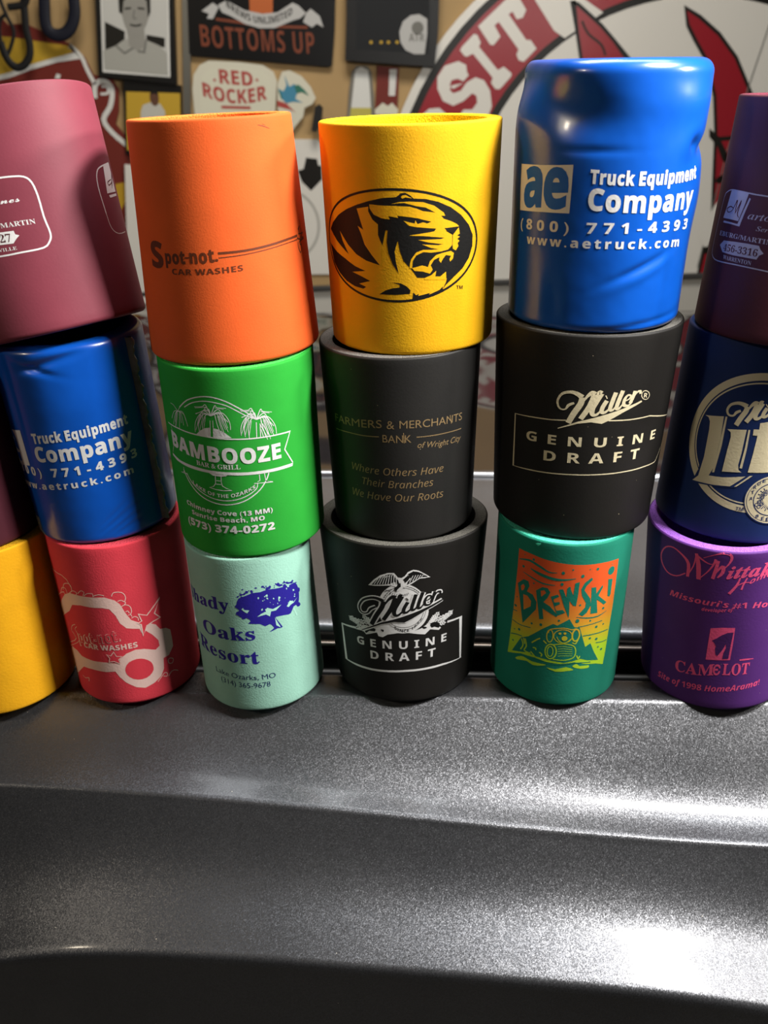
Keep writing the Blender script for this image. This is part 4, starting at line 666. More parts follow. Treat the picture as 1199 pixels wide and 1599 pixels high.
["L","palm_emblem","ink_white",2,0,0,6,[[-156,1436],[-168,1273]]],
["L","palm_emblem","ink_white",1,0,0,7,[[246,1400],[236,1252]]],
["L","palm_emblem","ink_white",1,0,0,7,[[280,1383],[274,1252]]],
["L","palm_emblem","ink_white",1,0,0,7,[[279,1377],[331,1253]]],
["L","palm_emblem","ink_white",1,0,0,7,[[302,1379],[355,1260]]],
["L","palm_emblem","ink_white",1,0,0,7,[[286,1325],[301,1247]]],
["L","palm_emblem","ink_white",1,3,0,5,[[-559,1468],[-617,1514],[-667,1521]]],
["L","palm_emblem","ink_white",1,3,0,5,[[-559,1468],[-620,1454],[-689,1365]]],
["L","palm_emblem","ink_white",1,3,0,5,[[-559,1468],[-585,1449],[-626,1347]]],
["L","palm_emblem","ink_white",1,3,0,5,[[-559,1468],[-503,1535],[-474,1554]]],
["L","palm_emblem","ink_white",1,3,0,5,[[-559,1468],[-486,1476],[-456,1398]]],
["L","palm_emblem","ink_white",1,3,0,5,[[-559,1468],[-475,1455],[-443,1343]]],
["L","palm_emblem","ink_white",1,3,0,5,[[-559,1468],[-510,1452],[-498,1343]]],
["L","palm_emblem","ink_white",1,3,0,5,[[-559,1468],[-529,1457],[-528,1360]]],
["L","palm_emblem","ink_white",1,3,0,5,[[-559,1468],[-606,1434],[-668,1312]]],
["L","palm_emblem","ink_white",1,3,0,5,[[-559,1468],[-591,1424],[-642,1284]]],
["L","palm_emblem","ink_white",1,0,0,5,[[-563,1450],[-625,1306]]],
["L","palm_emblem","ink_white",1,0,0,5,[[-535,1456],[-568,1298]]],
["L","palm_emblem","ink_white",2,0,0,12,[[-803,1291],[-598,1293],[-417,1283],[-233,1273],[-50,1260],[167,1250],[359,1244],[584,1236],[506,1076],[587,919]]],
["L","palm_emblem","ink_white",2,0,0,6,[[-730,1276],[-692,1145],[-787,992]]],
["P","palm_emblem","ink_white",2,0,[[-798,982],[-639,957],[-443,949],[-253,936],[-64,928],[113,921],[294,918],[452,917],[590,915],[581,884],[386,886],[200,890],[22,895],[-159,904],[-334,912],[-530,921],[-691,933],[-802,956]]],
["P","palm_emblem","ink_white",1,0,[[-263,908],[-61,908],[-91,888],[-150,881],[-222,887]]],
["L","palm_emblem","ink_white",1,0,0,7,[[-198,886],[-205,806],[-230,773],[-276,758],[-215,744],[-132,736],[-50,741],[-105,764],[-138,785],[-145,823],[-140,886]]],
["L","palm_emblem","ink_white",1,0,0,6,[[-197,837],[-150,835]]],
["L","palm_emblem","ink_white",1,0,0,6,[[-206,800],[-148,799]]],
["L","palm_emblem","ink_white",1,0,0,7,[[227,882],[227,822],[169,800],[248,794],[353,784],[284,811],[277,886]]],
["L","palm_emblem","ink_white",1,0,0,6,[[-590,898],[-592,849],[-648,831],[-537,840]]],
["T","lettering","ink_white",3,"BAMBOOZE","sansb",[-746,1086],[463,1007],[-77,1021],147,0.045,0,0],
["T","lettering","ink_white",3,"BAR & GRILL","sr",[-391,974],[57,958],[-176,960],48,-0.01,0,0],
["T","lettering","ink_white",3,"LAKE OF THE OZARKS","sansb",[-473,758],[178,752],[-140,662],37,0.0,0,0],
["T","lettering","ink_white",3,"Chimney Cove (13 MM)","sansb",[-616,500],[323,477],[-138,475],48,0.03,0,0],
["T","lettering","ink_white",3,"Sunrise Beach, MO","sansb",[-549,415],[238,406],[-146,403],46,0.03,0,0],
["T","lettering","ink_white",3,"(573) 374-0272","sansb",[-637,287],[330,287],[-135,284],77,0.05,0,0]],
"c3m":[
["T","lettering","ink_gold",0,"FARMERS","plain",[-769,1190],[-206,1226],[-458,1205],83,0.0,0.02,0],
["T","lettering","ink_gold",0,"&","plain",[-160,1219],[-87,1218],0,86,0,0,0],
["T","lettering","ink_gold",0,"MERCHANTS","plain",[-41,1224],[625,1198],[258,1218],81,0,0.02,0],
["T","lettering","ink_gold",0,"BANK","plain",[-204,1082],[68,1080],[-70,1080],80,0.01,0,0],
["L","lettering","ink_gold",0,0,0,8,[[-5,1180],[1,1075]]],
["L","lettering","ink_gold",0,0,0,7,[[464,1289],[482,1198]]],
["T","lettering","ink_gold",0,"of Wright City","plain",[120,1020],[609,991],[324,1003],61,0.01,0.3,0],
["L","rule_lines","ink_gold",0,3,0,9,[[-769,1108],[-571,1123],[-395,1126],[-237,1134]]],
["L","rule_lines","ink_gold",0,3,0,9,[[117,1129],[271,1124],[432,1120],[621,1110]]],
["T","lettering","ink_gold",0,"Where Others Have","sansi",[-559,744],[399,726],[-91,738],75,0,0,0],
["T","lettering","ink_gold",0,"Their Branches","sansi",[-442,610],[287,600],[-70,605],76,0,0,0],
["T","lettering","ink_gold",0,"We Have Our Roots","sansi",[-578,462],[405,451],[-86,463],78,0,0,0]],
"c4m":[
["L","emblem","ink_ivory",1,4,0,[19,25,14,14,17,19,22,28,36,47],[[-220,1392],[-262,1368],[-286,1328],[-321,1323],[-346,1348],[-354,1403],[-322,1467],[-260,1491],[-208,1482],[-159,1449]]],
["L","emblem","ink_ivory",1,4,0,[47,50,50,47],[[-159,1449],[-170,1386],[-215,1296],[-256,1198]]],
["L","emblem","ink_ivory",1,4,0,[11,25,42,50],[[-151,1406],[-119,1463],[-86,1491],[-62,1479]]],
["L","emblem","ink_ivory",1,4,0,[50,47,42],[[-62,1479],[-96,1366],[-159,1244]]],
["L","emblem","ink_ivory",1,4,0,[11,36,42],[[-51,1440],[-30,1495],[-12,1489]]],
["L","emblem","ink_ivory",1,4,0,[44,44,44,36,22,11],[[-12,1489],[-39,1428],[-72,1348],[-67,1292],[-32,1292],[10,1348]]],
["L","emblem","ink_ivory",1,4,0,[36,36,33,22,11],[[37,1421],[9,1360],[5,1314],[37,1314],[75,1361]]],
["L","emblem","ink_ivory",1,4,0,33,[[27,1452],[35,1456]]],
["L","emblem","ink_ivory",1,4,0,[36,36,33,19,11],[[104,1494],[84,1413],[70,1339],[96,1332],[126,1379]]],
["L","emblem","ink_ivory",1,4,0,[36,36,33,19,11],[[162,1507],[138,1421],[124,1348],[150,1344],[181,1392]]],
["L","emblem","ink_ivory",1,4,0,[11,14,17,19,28,30,19,11],[[188,1406],[229,1424],[237,1453],[207,1457],[185,1417],[186,1370],[226,1360],[261,1395]]],
["L","emblem","ink_ivory",1,4,0,[30,33,30],[[272,1492],[259,1432],[239,1379]]],
["L","emblem","ink_ivory",1,4,0,[8,17,25,22],[[265,1431],[295,1478],[325,1479],[329,1456]]],
["P","emblem","ink_ivory",1,0,[[-339,1139],[-178,1218],[349,1390],[360,1376],[192,1302],[75,1233],[16,1202],[-73,1217],[-177,1199],[-335,1132]]],
["L","label_frame","ink_ivory",0,0,0,11,[[-274,1221],[-393,1208],[-561,1196],[-762,1174],[-769,639],[-589,660],[-409,676],[-193,692],[29,700],[272,702],[504,697],[716,678],[1155,1025],[478,1215],[264,1220],[70,1230]]],
["T","lettering","ink_ivory",0,"GENUINE","sansb",[-624,957],[611,955],[-73,975],92,0.01,0,0.42],
["T","lettering","ink_ivory",0,"DRAFT","sansb",[-446,797],[416,812],[-48,813],99,0.01,0,0.4],
["T","lettering","ink_ivory",0,"R","sansb",[370,1412],[409,1406],0,43,0,0,0],
["L","lettering","ink_ivory",0,3,1,7,[[379,1476],[418,1454],[432,1420],[419,1394],[390,1392],[359,1410],[344,1443],[353,1469]]]],
"c3b":[
["P","eagle_emblem","ink_silver",0,3,[[-257,1202],[-232,1333],[-165,1429],[-78,1484],[-3,1484],[91,1428],[159,1331],[201,1197],[203,1094],[163,999],[92,931],[11,898],[-89,898],[-179,956],[-238,1038]]],
["L","eagle_emblem","ink_black",1,0,0,4,[[-218,1277],[-201,1320],[-179,1359],[-152,1393],[-123,1420],[-91,1440],[-57,1453],[-22,1456],[12,1451],[45,1438],[77,1417],[106,1389],[131,1354],[153,1315],[168,1272]]],
["L","eagle_emblem","ink_black",1,0,0,4,[[182,1159],[177,1120],[167,1084],[152,1050],[132,1020],[109,995],[82,974],[53,958],[21,947],[-11,942],[-44,942],[-77,948],[-108,959],[-137,975],[-164,996]]],
["L","eagle_emblem","ink_black",1,0,0,4,[[-200,1272],[-185,1310],[-165,1346],[-141,1376],[-114,1401],[-85,1420],[-54,1431],[-23,1434],[9,1430],[39,1418],[68,1399],[94,1373],[118,1342],[137,1306],[151,1267]]],
["L","eagle_emblem","ink_black",1,0,0,4,[[163,1165],[158,1129],[149,1096],[136,1065],[118,1038],[97,1014],[72,995],[45,980],[17,970],[-13,966],[-42,966],[-72,971],[-100,981],[-127,996],[-151,1015]]],
["T","eagle_emblem","ink_black",1,"SINCE 1855","sansb",[-113,949],[147,1053],[36,923],31,0,0,0],
["E","eagle_emblem","ink_black",1,[-195,1317,4,5],0,6],
["E","eagle_emblem","ink_black",1,[-183,1340,4,5],0,6],
["E","eagle_emblem","ink_black",1,[-169,1362,4,5],0,6],
["E","eagle_emblem","ink_black",1,[74,1411,4,5],0,6],
["E","eagle_emblem","ink_black",1,[91,1396,4,5],0,6],
["E","eagle_emblem","ink_black",1,[107,1378,4,5],0,6],
["E","eagle_emblem","ink_black",1,[122,1358,4,5],0,6],
["E","eagle_emblem","ink_black",1,[135,1336,4,5],0,6],
["P","eagle_emblem","ink_silver",2,0,[[-345,1436],[-289,1510],[-228,1570],[-160,1604],[-104,1608],[-86,1582],[-72,1558],[-40,1552],[-12,1572],[16,1618],[62,1642],[109,1629],[156,1592],[215,1539],[166,1535],[119,1536],[62,1492],[15,1458],[-23,1441],[-51,1410],[-80,1394],[-103,1408],[-98,1452],[-135,1462],[-213,1451],[-283,1439]]],
["P","eagle_emblem","ink_black",3,0,[[-313,1448],[-270,1508],[-214,1557],[-156,1588],[-113,1591],[-96,1557],[-68,1527],[-60,1484],[-83,1484],[-97,1508],[-144,1480],[-212,1466]]],
["L","eagle_emblem","ink_silver",4,0,0,6,[[-287,1459],[-238,1546]]],
["L","eagle_emblem","ink_silver",4,0,0,6,[[-260,1463],[-219,1554]]],
["L","eagle_emblem","ink_silver",4,0,0,6,[[-235,1467],[-199,1561]]],
["L","eagle_emblem","ink_silver",4,0,0,6,[[-209,1471],[-180,1568]]],
["L","eagle_emblem","ink_silver",4,0,0,6,[[-184,1474],[-161,1575]]],
["L","eagle_emblem","ink_silver",4,0,0,6,[[-159,1477],[-142,1577]]],
["L","eagle_emblem","ink_silver",4,0,0,6,[[-134,1479],[-123,1578]]],
["L","eagle_emblem","ink_silver",4,0,0,6,[[-109,1480],[-104,1579]]],
["L","eagle_emblem","ink_silver",4,0,0,6,[[-85,1481],[-86,1580]]],
["L","eagle_emblem","ink_silver",4,0,0,6,[[-259,1516],[-233,1559]]],
["L","eagle_emblem","ink_silver",4,0,0,6,[[-232,1528],[-209,1566]]],
["L","eagle_emblem","ink_silver",4,0,0,6,[[-206,1541],[-184,1573]]],
["L","eagle_emblem","ink_silver",4,0,0,6,[[-179,1552],[-161,1579]]],
["L","eagle_emblem","ink_silver",4,0,0,6,[[-153,1563],[-137,1584]]],
["L","eagle_emblem","ink_silver",4,0,0,6,[[-128,1574],[-113,1589]]],
["P","eagle_emblem","ink_black",3,0,[[-26,1533],[16,1581],[39,1562],[16,1520],[-8,1496]]],
["P","eagle_emblem","ink_black",3,0,[[16,1594],[62,1625],[109,1613],[156,1580],[195,1546],[128,1549],[72,1516],[6,1471],[15,1508],[44,1543]]],
["L","eagle_emblem","ink_silver",4,0,0,6,[[29,1495],[62,1578]]],
["L","eagle_emblem","ink_silver",4,0,0,6,[[56,1510],[85,1579]]],
["L","eagle_emblem","ink_silver",4,0,0,6,[[82,1525],[107,1579]]],
["L","eagle_emblem","ink_silver",4,0,0,6,[[108,1539],[130,1579]]],
["L","eagle_emblem","ink_silver",4,0,0,6,[[135,1553],[153,1578]]],
["L","eagle_emblem","ink_silver",4,0,0,6,[[161,1567],[176,1577]]],
["P","eagle_emblem","ink_black",3,0,[[-73,1496],[-48,1490],[-46,1453],[-75,1422],[-89,1390],[-103,1408],[-103,1439],[-79,1459]]],
["L","eagle_emblem","ink_black",3,0,0,5,[[-148,1355],[-133,1384]]],
["L","eagle_emblem","ink_black",3,0,0,5,[[-130,1349],[-116,1378]]],
["L","eagle_emblem","ink_black",3,0,0,5,[[-113,1343],[-99,1371]]],
["L","eagle_emblem","ink_black",3,0,0,5,[[-96,1336],[-82,1364]]],
["L","eagle_emblem","ink_black",3,0,0,5,[[-79,1329],[-65,1357]]],
["L","eagle_emblem","ink_black",3,0,0,5,[[-62,1322],[-48,1350]]],
["L","eagle_emblem","ink_black",3,0,0,5,[[-45,1330],[-31,1357]]],
["L","eagle_emblem","ink_black",3,0,0,5,[[-28,1337],[-14,1365]]],
["L","eagle_emblem","ink_black",3,0,0,5,[[-10,1345],[3,1372]]],
["L","eagle_emblem","ink_black",3,0,0,5,[[7,1351],[20,1378]]],
["L","eagle_emblem","ink_black",3,0,0,6,[[-195,1388],[-127,1419]]],
["L","eagle_emblem","ink_black",3,0,0,5,[[-185,1408],[-137,1388]]],
["L","eagle_emblem","ink_silver",1,0,0,[4,10,4],[[-595,978],[-577,948],[-545,958]]],
["L","eagle_emblem","ink_silver",1,0,0,[4,10,4],[[-595,978],[-549,992],[-537,970]]],
["L","eagle_emblem","ink_silver",1,0,0,[4,10,4],[[-561,970],[-544,939],[-512,949]]],
["L","eagle_emblem","ink_silver",1,0,0,[4,10,4],[[-561,970],[-517,983],[-505,960]]],
["L","eagle_emblem","ink_silver",1,0,0,[4,10,4],[[-528,960],[-511,929],[-481,937]]],
["L","eagle_emblem","ink_silver",1,0,0,[4,10,4],[[-528,960],[-486,972],[-475,949]]],
["L","eagle_emblem","ink_silver",1,0,0,[4,10,4],[[-496,950],[-480,918],[-451,925]]],
["L","eagle_emblem","ink_silver",1,0,0,[4,10,4],[[-496,950],[-456,960],[-445,936]]],
["L","eagle_emblem","ink_silver",1,0,0,[4,10,4],[[-466,938],[-450,906],[-422,912]]],
["L","eagle_emblem","ink_silver",1,0,0,[4,10,4],[[-466,938],[-427,947],[-416,923]]],
["L","eagle_emblem","ink_silver",1,0,0,[4,10,4],[[-437,926],[-421,893],[-394,899]]],
["L","eagle_emblem","ink_silver",1,0,0,[4,10,4],[[-437,926],[-398,933],[-388,909]]],
["L","eagle_emblem","ink_silver",1,0,0,5,[[-607,980],[-398,908]]],
["L","eagle_emblem","ink_silver",1,0,0,[4,10,4],[[-548,957],[-522,940],[-494,960]]],
["L","eagle_emblem","ink_silver",1,0,0,[4,10,4],[[-548,957],[-509,984],[-491,971]]],
["L","eagle_emblem","ink_silver",1,0,0,[4,10,4],[[-513,963],[-488,945],[-462,964]]],
["L","eagle_emblem","ink_silver",1,0,0,[4,10,4],[[-513,963],[-476,988],[-459,975]]],
["L","eagle_emblem","ink_silver",1,0,0,[4,10,4],[[-480,967],[-456,949],[-431,967]]],
["L","eagle_emblem","ink_silver",1,0,0,[4,10,4],[[-480,967],[-444,992],[-428,978]]],
["L","eagle_emblem","ink_silver",1,0,0,[4,10,4],[[-448,971],[-425,952],[-400,968]]],
["L","eagle_emblem","ink_silver",1,0,0,[4,10,4],[[-448,971],[-414,994],[-398,979]]],
["L","eagle_emblem","ink_silver",1,0,0,[4,10,4],[[-417,973],[-394,953],[-371,969]]],
["L","eagle_emblem","ink_silver",1,0,0,[4,10,4],[[-417,973],[-384,995],[-368,980]]],
["L","eagle_emblem","ink_silver",1,0,0,[4,10,4],[[-387,974],[-365,954],[-342,969]]],
["L","eagle_emblem","ink_silver",1,0,0,[4,10,4],[[-387,974],[-355,995],[-340,980]]],
["L","eagle_emblem","ink_silver",1,0,0,5,[[-560,954],[-349,975]]],
["L","eagle_emblem","ink_silver",1,0,0,[4,10,4],[[-425,1051],[-426,1021],[-406,1025]]],
["L","eagle_emblem","ink_silver",1,0,0,[4,10,4],[[-425,1051],[-398,1056],[-399,1034]]],
["L","eagle_emblem","ink_silver",1,0,0,[4,10,4],[[-411,1038],[-412,1007],[-392,1012]]],
["L","eagle_emblem","ink_silver",1,0,0,[4,10,4],[[-411,1038],[-384,1043],[-385,1021]]],
["L","eagle_emblem","ink_silver",1,0,0,[4,10,4],[[-397,1024],[-398,994],[-379,998]]],
["L","eagle_emblem","ink_silver",1,0,0,[4,10,4],[[-397,1024],[-371,1029],[-371,1007]]],
["L","eagle_emblem","ink_silver",1,0,0,[4,10,4],[[-383,1011],[-384,981],[-365,984]]],
["L","eagle_emblem","ink_silver",1,0,0,[4,10,4],[[-383,1011],[-357,1015],[-358,993]]],
["L","eagle_emblem","ink_silver",1,0,0,[4,10,4],[[-370,997],[-370,967],[-351,970]]],
["L","eagle_emblem","ink_silver",1,0,0,[4,10,4],[[-370,997],[-344,1001],[-344,979]]],
["L","eagle_emblem","ink_silver",1,0,0,[4,10,4],[[-356,983],[-357,953],[-338,956]]],
["L","eagle_emblem","ink_silver",1,0,0,[4,10,4],[[-356,983],[-330,987],[-331,965]]],
["L","eagle_emblem","ink_silver",1,0,0,5,[[-430,1055],[-338,964]]],
["L","eagle_emblem","ink_silver",1,0,0,[4,10,4],[[-516,878],[-493,866],[-472,887]]],
["L","eagle_emblem","ink_silver",1,0,0,[4,10,4],[[-516,878],[-487,908],[-471,898]]],
["L","eagle_emblem","ink_silver",1,0,0,[4,10,4],[[-488,887],[-466,874],[-446,894]]],
["L","eagle_emblem","ink_silver",1,0,0,[4,10,4],[[-488,887],[-460,916],[-444,905]]],
["L","eagle_emblem","ink_silver",1,0,0,[4,10,4],[[-461,895],[-439,881],[-420,901]]],
["L","eagle_emblem","ink_silver",1,0,0,[4,10,4],[[-461,895],[-433,923],[-418,912]]],
["L","eagle_emblem","ink_silver",1,0,0,[4,10,4],[[-435,903],[-413,888],[-395,907]]],
["L","eagle_emblem","ink_silver",1,0,0,[4,10,4],[[-435,903],[-408,929],[-393,918]]],
["L","eagle_emblem","ink_silver",1,0,0,[4,10,4],[[-409,909],[-388,894],[-370,912]]],
["L","eagle_emblem","ink_silver",1,0,0,[4,10,4],[[-409,909],[-383,935],[-369,923]]],
["L","eagle_emblem","ink_silver",1,0,0,[4,10,4],[[-384,915],[-364,899],[-346,917]]],
["L","eagle_emblem","ink_silver",1,0,0,[4,10,4],[[-384,915],[-359,940],[-345,928]]],
["L","eagle_emblem","ink_silver",1,0,0,5,[[-526,875],[-352,921]]],
["L","eagle_emblem","ink_silver",1,0,0,[4,10,4],[[-595,962],[-592,935],[-569,950]]],
["L","eagle_emblem","ink_silver",1,0,0,[4,10,4],[[-595,962],[-563,981],[-561,962]]],
["L","eagle_emblem","ink_silver",1,0,0,[4,10,4],[[-576,958],[-573,932],[-550,945]]],
["L","eagle_emblem","ink_silver",1,0,0,[4,10,4],[[-576,958],[-545,976],[-543,957]]],
["L","eagle_emblem","ink_silver",1,0,0,[4,10,4],[[-558,954],[-554,928],[-532,941]]],
["L","eagle_emblem","ink_silver",1,0,0,[4,10,4],[[-558,954],[-527,972],[-525,952]]],
["L","eagle_emblem","ink_silver",1,0,0,[4,10,4],[[-539,950],[-536,923],[-515,936]]],
["L","eagle_emblem","ink_silver",1,0,0,[4,10,4],[[-539,950],[-510,967],[-508,947]]],
["L","eagle_emblem","ink_silver",1,0,0,[4,10,4],[[-522,945],[-518,918],[-498,931]]],
["L","eagle_emblem","ink_silver",1,0,0,[4,10,4],[[-522,945],[-493,961],[-491,942]]],
["L","eagle_emblem","ink_silver",1,0,0,[4,10,4],[[-504,940],[-501,913],[-481,925]]],
["L","eagle_emblem","ink_silver",1,0,0,[4,10,4],[[-504,940],[-476,955],[-474,936]]],
["L","eagle_emblem","ink_silver",1,0,0,5,[[-602,963],[-482,932]]],
["L","eagle_emblem","ink_silver",1,0,0,[4,10,4],[[-386,1037],[-390,1007],[-372,1009]]],
["L","eagle_emblem","ink_silver",1,0,0,[4,10,4],[[-386,1037],[-362,1039],[-365,1018]]],
["L","eagle_emblem","ink_silver",1,0,0,[4,10,4],[[-375,1022],[-379,993],[-361,995]]],
["L","eagle_emblem","ink_silver",1,0,0,[4,10,4],[[-375,1022],[-351,1024],[-354,1003]]],
["L","eagle_emblem","ink_silver",1,0,0,[4,10,4],[[-364,1008],[-368,978],[-350,980]]],
["L","eagle_emblem","ink_silver",1,0,0,[4,10,4],[[-364,1008],[-340,1010],[-343,988]]],
["L","eagle_emblem","ink_silver",1,0,0,[4,10,4],[[-353,993],[-357,963],[-339,965]]],
["L","eagle_emblem","ink_silver",1,0,0,[4,10,4],[[-353,993],[-329,995],[-332,973]]],
["L","eagle_emblem","ink_silver",1,0,0,[4,10,4],[[-342,978],[-346,949],[-329,950]]],
["L","eagle_emblem","ink_silver",1,0,0,[4,10,4],[[-342,978],[-318,980],[-321,958]]],
["L","eagle_emblem","ink_silver",1,0,0,[4,10,4],[[-331,963],[-335,934],[-318,935]]],
["L","eagle_emblem","ink_silver",1,0,0,[4,10,4],[[-331,963],[-308,965],[-311,943]]],
["L","eagle_emblem","ink_silver",1,0,0,5,[[-390,1041],[-317,943]]],
["L","eagle_emblem","ink_silver",1,0,0,[4,10,4],[[461,1071],[419,1075],[409,1049]]],
["L","eagle_emblem","ink_silver",1,0,0,[4,10,4],[[461,1071],[446,1035],[416,1038]]],
["L","eagle_emblem","ink_silver",1,0,0,[4,10,4],[[430,1054],[390,1057],[380,1031]]],
["L","eagle_emblem","ink_silver",1,0,0,[4,10,4],[[430,1054],[416,1018],[387,1020]]],
["L","eagle_emblem","ink_silver",1,0,0,[4,10,4],[[401,1036],[362,1038],[352,1012]]],
["L","eagle_emblem","ink_silver",1,0,0,[4,10,4],[[401,1036],[387,1000],[359,1002]]],
["L","eagle_emblem","ink_silver",1,0,0,[4,10,4],[[372,1018],[334,1019],[324,992]]],
["L","eagle_emblem","ink_silver",1,0,0,[4,10,4],[[372,1018],[358,981],[331,982]]],
["L","eagle_emblem","ink_silver",1,0,0,[4,10,4],[[344,999],[307,998],[297,971]]],
["L","eagle_emblem","ink_silver",1,0,0,[4,10,4],[[344,999],[330,962],[304,962]]],
["L","eagle_emblem","ink_silver",1,0,0,[4,10,4],[[317,979],[280,978],[271,950]]],
["L","eagle_emblem","ink_silver",1,0,0,[4,10,4],[[317,979],[303,942],[277,941]]],
["L","eagle_emblem","ink_silver",1,0,0,5,[[471,1076],[281,951]]],
["L","eagle_emblem","ink_silver",1,0,0,[4,10,4],[[418,1038],[382,1056],[367,1038]]],
["L","eagle_emblem","ink_silver",1,0,0,[4,10,4],[[418,1038],[397,1014],[371,1027]]],
["L","eagle_emblem","ink_silver",1,0,0,[4,10,4],[[387,1035],[352,1052],[338,1034]]],
["L","eagle_emblem","ink_silver",1,0,0,[4,10,4],[[387,1035],[367,1011],[342,1023]]],
["L","eagle_emblem","ink_silver",1,0,0,[4,10,4],[[358,1031],[323,1047],[310,1028]]],
["L","eagle_emblem","ink_silver",1,0,0,[4,10,4],[[358,1031],[338,1006],[313,1018]]],
["L","eagle_emblem","ink_silver",1,0,0,[4,10,4],[[329,1026],[295,1041],[282,1022]]],
["L","eagle_emblem","ink_silver",1,0,0,[4,10,4],[[329,1026],[309,1001],[285,1012]]],
["L","eagle_emblem","ink_silver",1,0,0,[4,10,4],[[300,1021],[267,1035],[254,1016]]],
["L","eagle_emblem","ink_silver",1,0,0,[4,10,4],[[300,1021],[281,995],[258,1005]]],
["L","eagle_emblem","ink_silver",1,0,0,[4,10,4],[[272,1015],[240,1028],[227,1008]]],
["L","eagle_emblem","ink_silver",1,0,0,[4,10,4],[[272,1015],[254,988],[231,998]]],
["L","eagle_emblem","ink_silver",1,0,0,5,[[429,1038],[236,1005]]],
["L","eagle_emblem","ink_silver",1,0,0,[4,10,4],[[310,1100],[284,1100],[285,1078]]],
["L","eagle_emblem","ink_silver",1,0,0,[4,10,4],[[310,1100],[311,1069],[292,1069]]],
["L","eagle_emblem","ink_silver",1,0,0,[4,10,4],[[297,1084],[271,1084],[272,1061]]],
["L","eagle_emblem","ink_silver",1,0,0,[4,10,4],[[297,1084],[297,1052],[279,1053]]],
["L","eagle_emblem","ink_silver",1,0,0,[4,10,4],[[283,1067],[258,1066],[258,1044]]],
["L","eagle_emblem","ink_silver",1,0,0,[4,10,4],[[283,1067],[284,1035],[265,1035]]],
["L","eagle_emblem","ink_silver",1,0,0,[4,10,4],[[270,1050],[245,1049],[245,1026]]],
["L","eagle_emblem","ink_silver",1,0,0,[4,10,4],[[270,1050],[270,1018],[252,1018]]],
["L","eagle_emblem","ink_silver",1,0,0,[4,10,4],[[257,1033],[231,1032],[232,1009]]],
["L","eagle_emblem","ink_silver",1,0,0,[4,10,4],[[257,1033],[257,1001],[239,1001]]],
["L","eagle_emblem","ink_silver",1,0,0,[4,10,4],[[243,1015],[218,1014],[219,991]]],
["L","eagle_emblem","ink_silver",1,0,0,[4,10,4],[[243,1015],[244,984],[226,983]]],
["L","eagle_emblem","ink_silver",1,0,0,5,[[315,1106],[226,992]]],
["L","eagle_emblem","ink_silver",1,0,0,[4,10,4],[[387,953],[359,975],[346,960]]],
["L","eagle_emblem","ink_silver",1,0,0,[4,10,4],[[387,953],[369,933],[349,949]]],
["L","eagle_emblem","ink_silver",1,0,0,[4,10,4],[[362,954],[335,976],[322,961]]],
["L","eagle_emblem","ink_silver",1,0,0,[4,10,4],[[362,954],[345,934],[325,950]]],
["L","eagle_emblem","ink_silver",1,0,0,[4,10,4],[[338,955],[311,976],[299,961]]],
["L","eagle_emblem","ink_silver",1,0,0,[4,10,4],[[338,955],[321,935],[301,950]]],
["L","eagle_emblem","ink_silver",1,0,0,[4,10,4],[[314,955],[287,976],[275,960]]],
["L","eagle_emblem","ink_silver",1,0,0,[4,10,4],[[314,955],[297,935],[278,950]]],
["L","eagle_emblem","ink_silver",1,0,0,[4,10,4],[[291,955],[264,975],[253,959]]],
["L","eagle_emblem","ink_silver",1,0,0,[4,10,4],[[291,955],[274,934],[255,949]]],
["L","eagle_emblem","ink_silver",1,0,0,[4,10,4],[[267,955],[242,973],[230,958]]],
["L","eagle_emblem","ink_silver",1,0,0,[4,10,4],[[267,955],[251,933],[232,947]]],
["L","eagle_emblem","ink_silver",1,0,0,5,[[396,952],[237,953]]],
["L","eagle_emblem","ink_silver",1,0,0,[4,10,4],[[460,1055],[431,1067],[430,1046]]],
["L","eagle_emblem","ink_silver",1,0,0,[4,10,4],[[460,1055],[458,1027],[437,1036]]],
["L","eagle_emblem","ink_silver",1,0,0,[4,10,4],[[443,1046],[415,1058],[414,1037]]],
["L","eagle_emblem","ink_silver",1,0,0,[4,10,4],[[443,1046],[441,1018],[420,1027]]],
["L","eagle_emblem","ink_silver",1,0,0,[4,10,4],[[427,1037],[399,1049],[398,1028]]],
["L","eagle_emblem","ink_silver",1,0,0,[4,10,4],[[427,1037],[425,1009],[404,1018]]],
["L","eagle_emblem","ink_silver",1,0,0,[4,10,4],[[411,1029],[383,1039],[382,1019]]],
["L","eagle_emblem","ink_silver",1,0,0,[4,10,4],[[411,1029],[408,1000],[389,1009]]],
["L","eagle_emblem","ink_silver",1,0,0,[4,10,4],[[395,1019],[368,1029],[366,1009]]],
["L","eagle_emblem","ink_silver",1,0,0,[4,10,4],[[395,1019],[393,991],[373,999]]],
["L","eagle_emblem","ink_silver",1,0,0,[4,10,4],[[379,1010],[353,1020],[351,999]]],
["L","eagle_emblem","ink_silver",1,0,0,[4,10,4],[[379,1010],[377,982],[358,989]]],
["L","eagle_emblem","ink_silver",1,0,0,5,[[466,1057],[358,997]]],
["L","eagle_emblem","ink_silver",1,0,0,[4,10,4],[[273,1076],[250,1075],[252,1053]]],
["L","eagle_emblem","ink_silver",1,0,0,[4,10,4],[[273,1076],[277,1046],[260,1045]]],
["L","eagle_emblem","ink_silver",1,0,0,[4,10,4],[[263,1059],[239,1057],[242,1035]]],
["L","eagle_emblem","ink_silver",1,0,0,[4,10,4],[[263,1059],[266,1029],[249,1028]]],
["L","eagle_emblem","ink_silver",1,0,0,[4,10,4],[[252,1042],[228,1040],[231,1018]]],
["L","eagle_emblem","ink_silver",1,0,0,[4,10,4],[[252,1042],[255,1012],[238,1010]]],
["L","eagle_emblem","ink_silver",1,0,0,[4,10,4],[[241,1025],[217,1022],[220,1000]]],
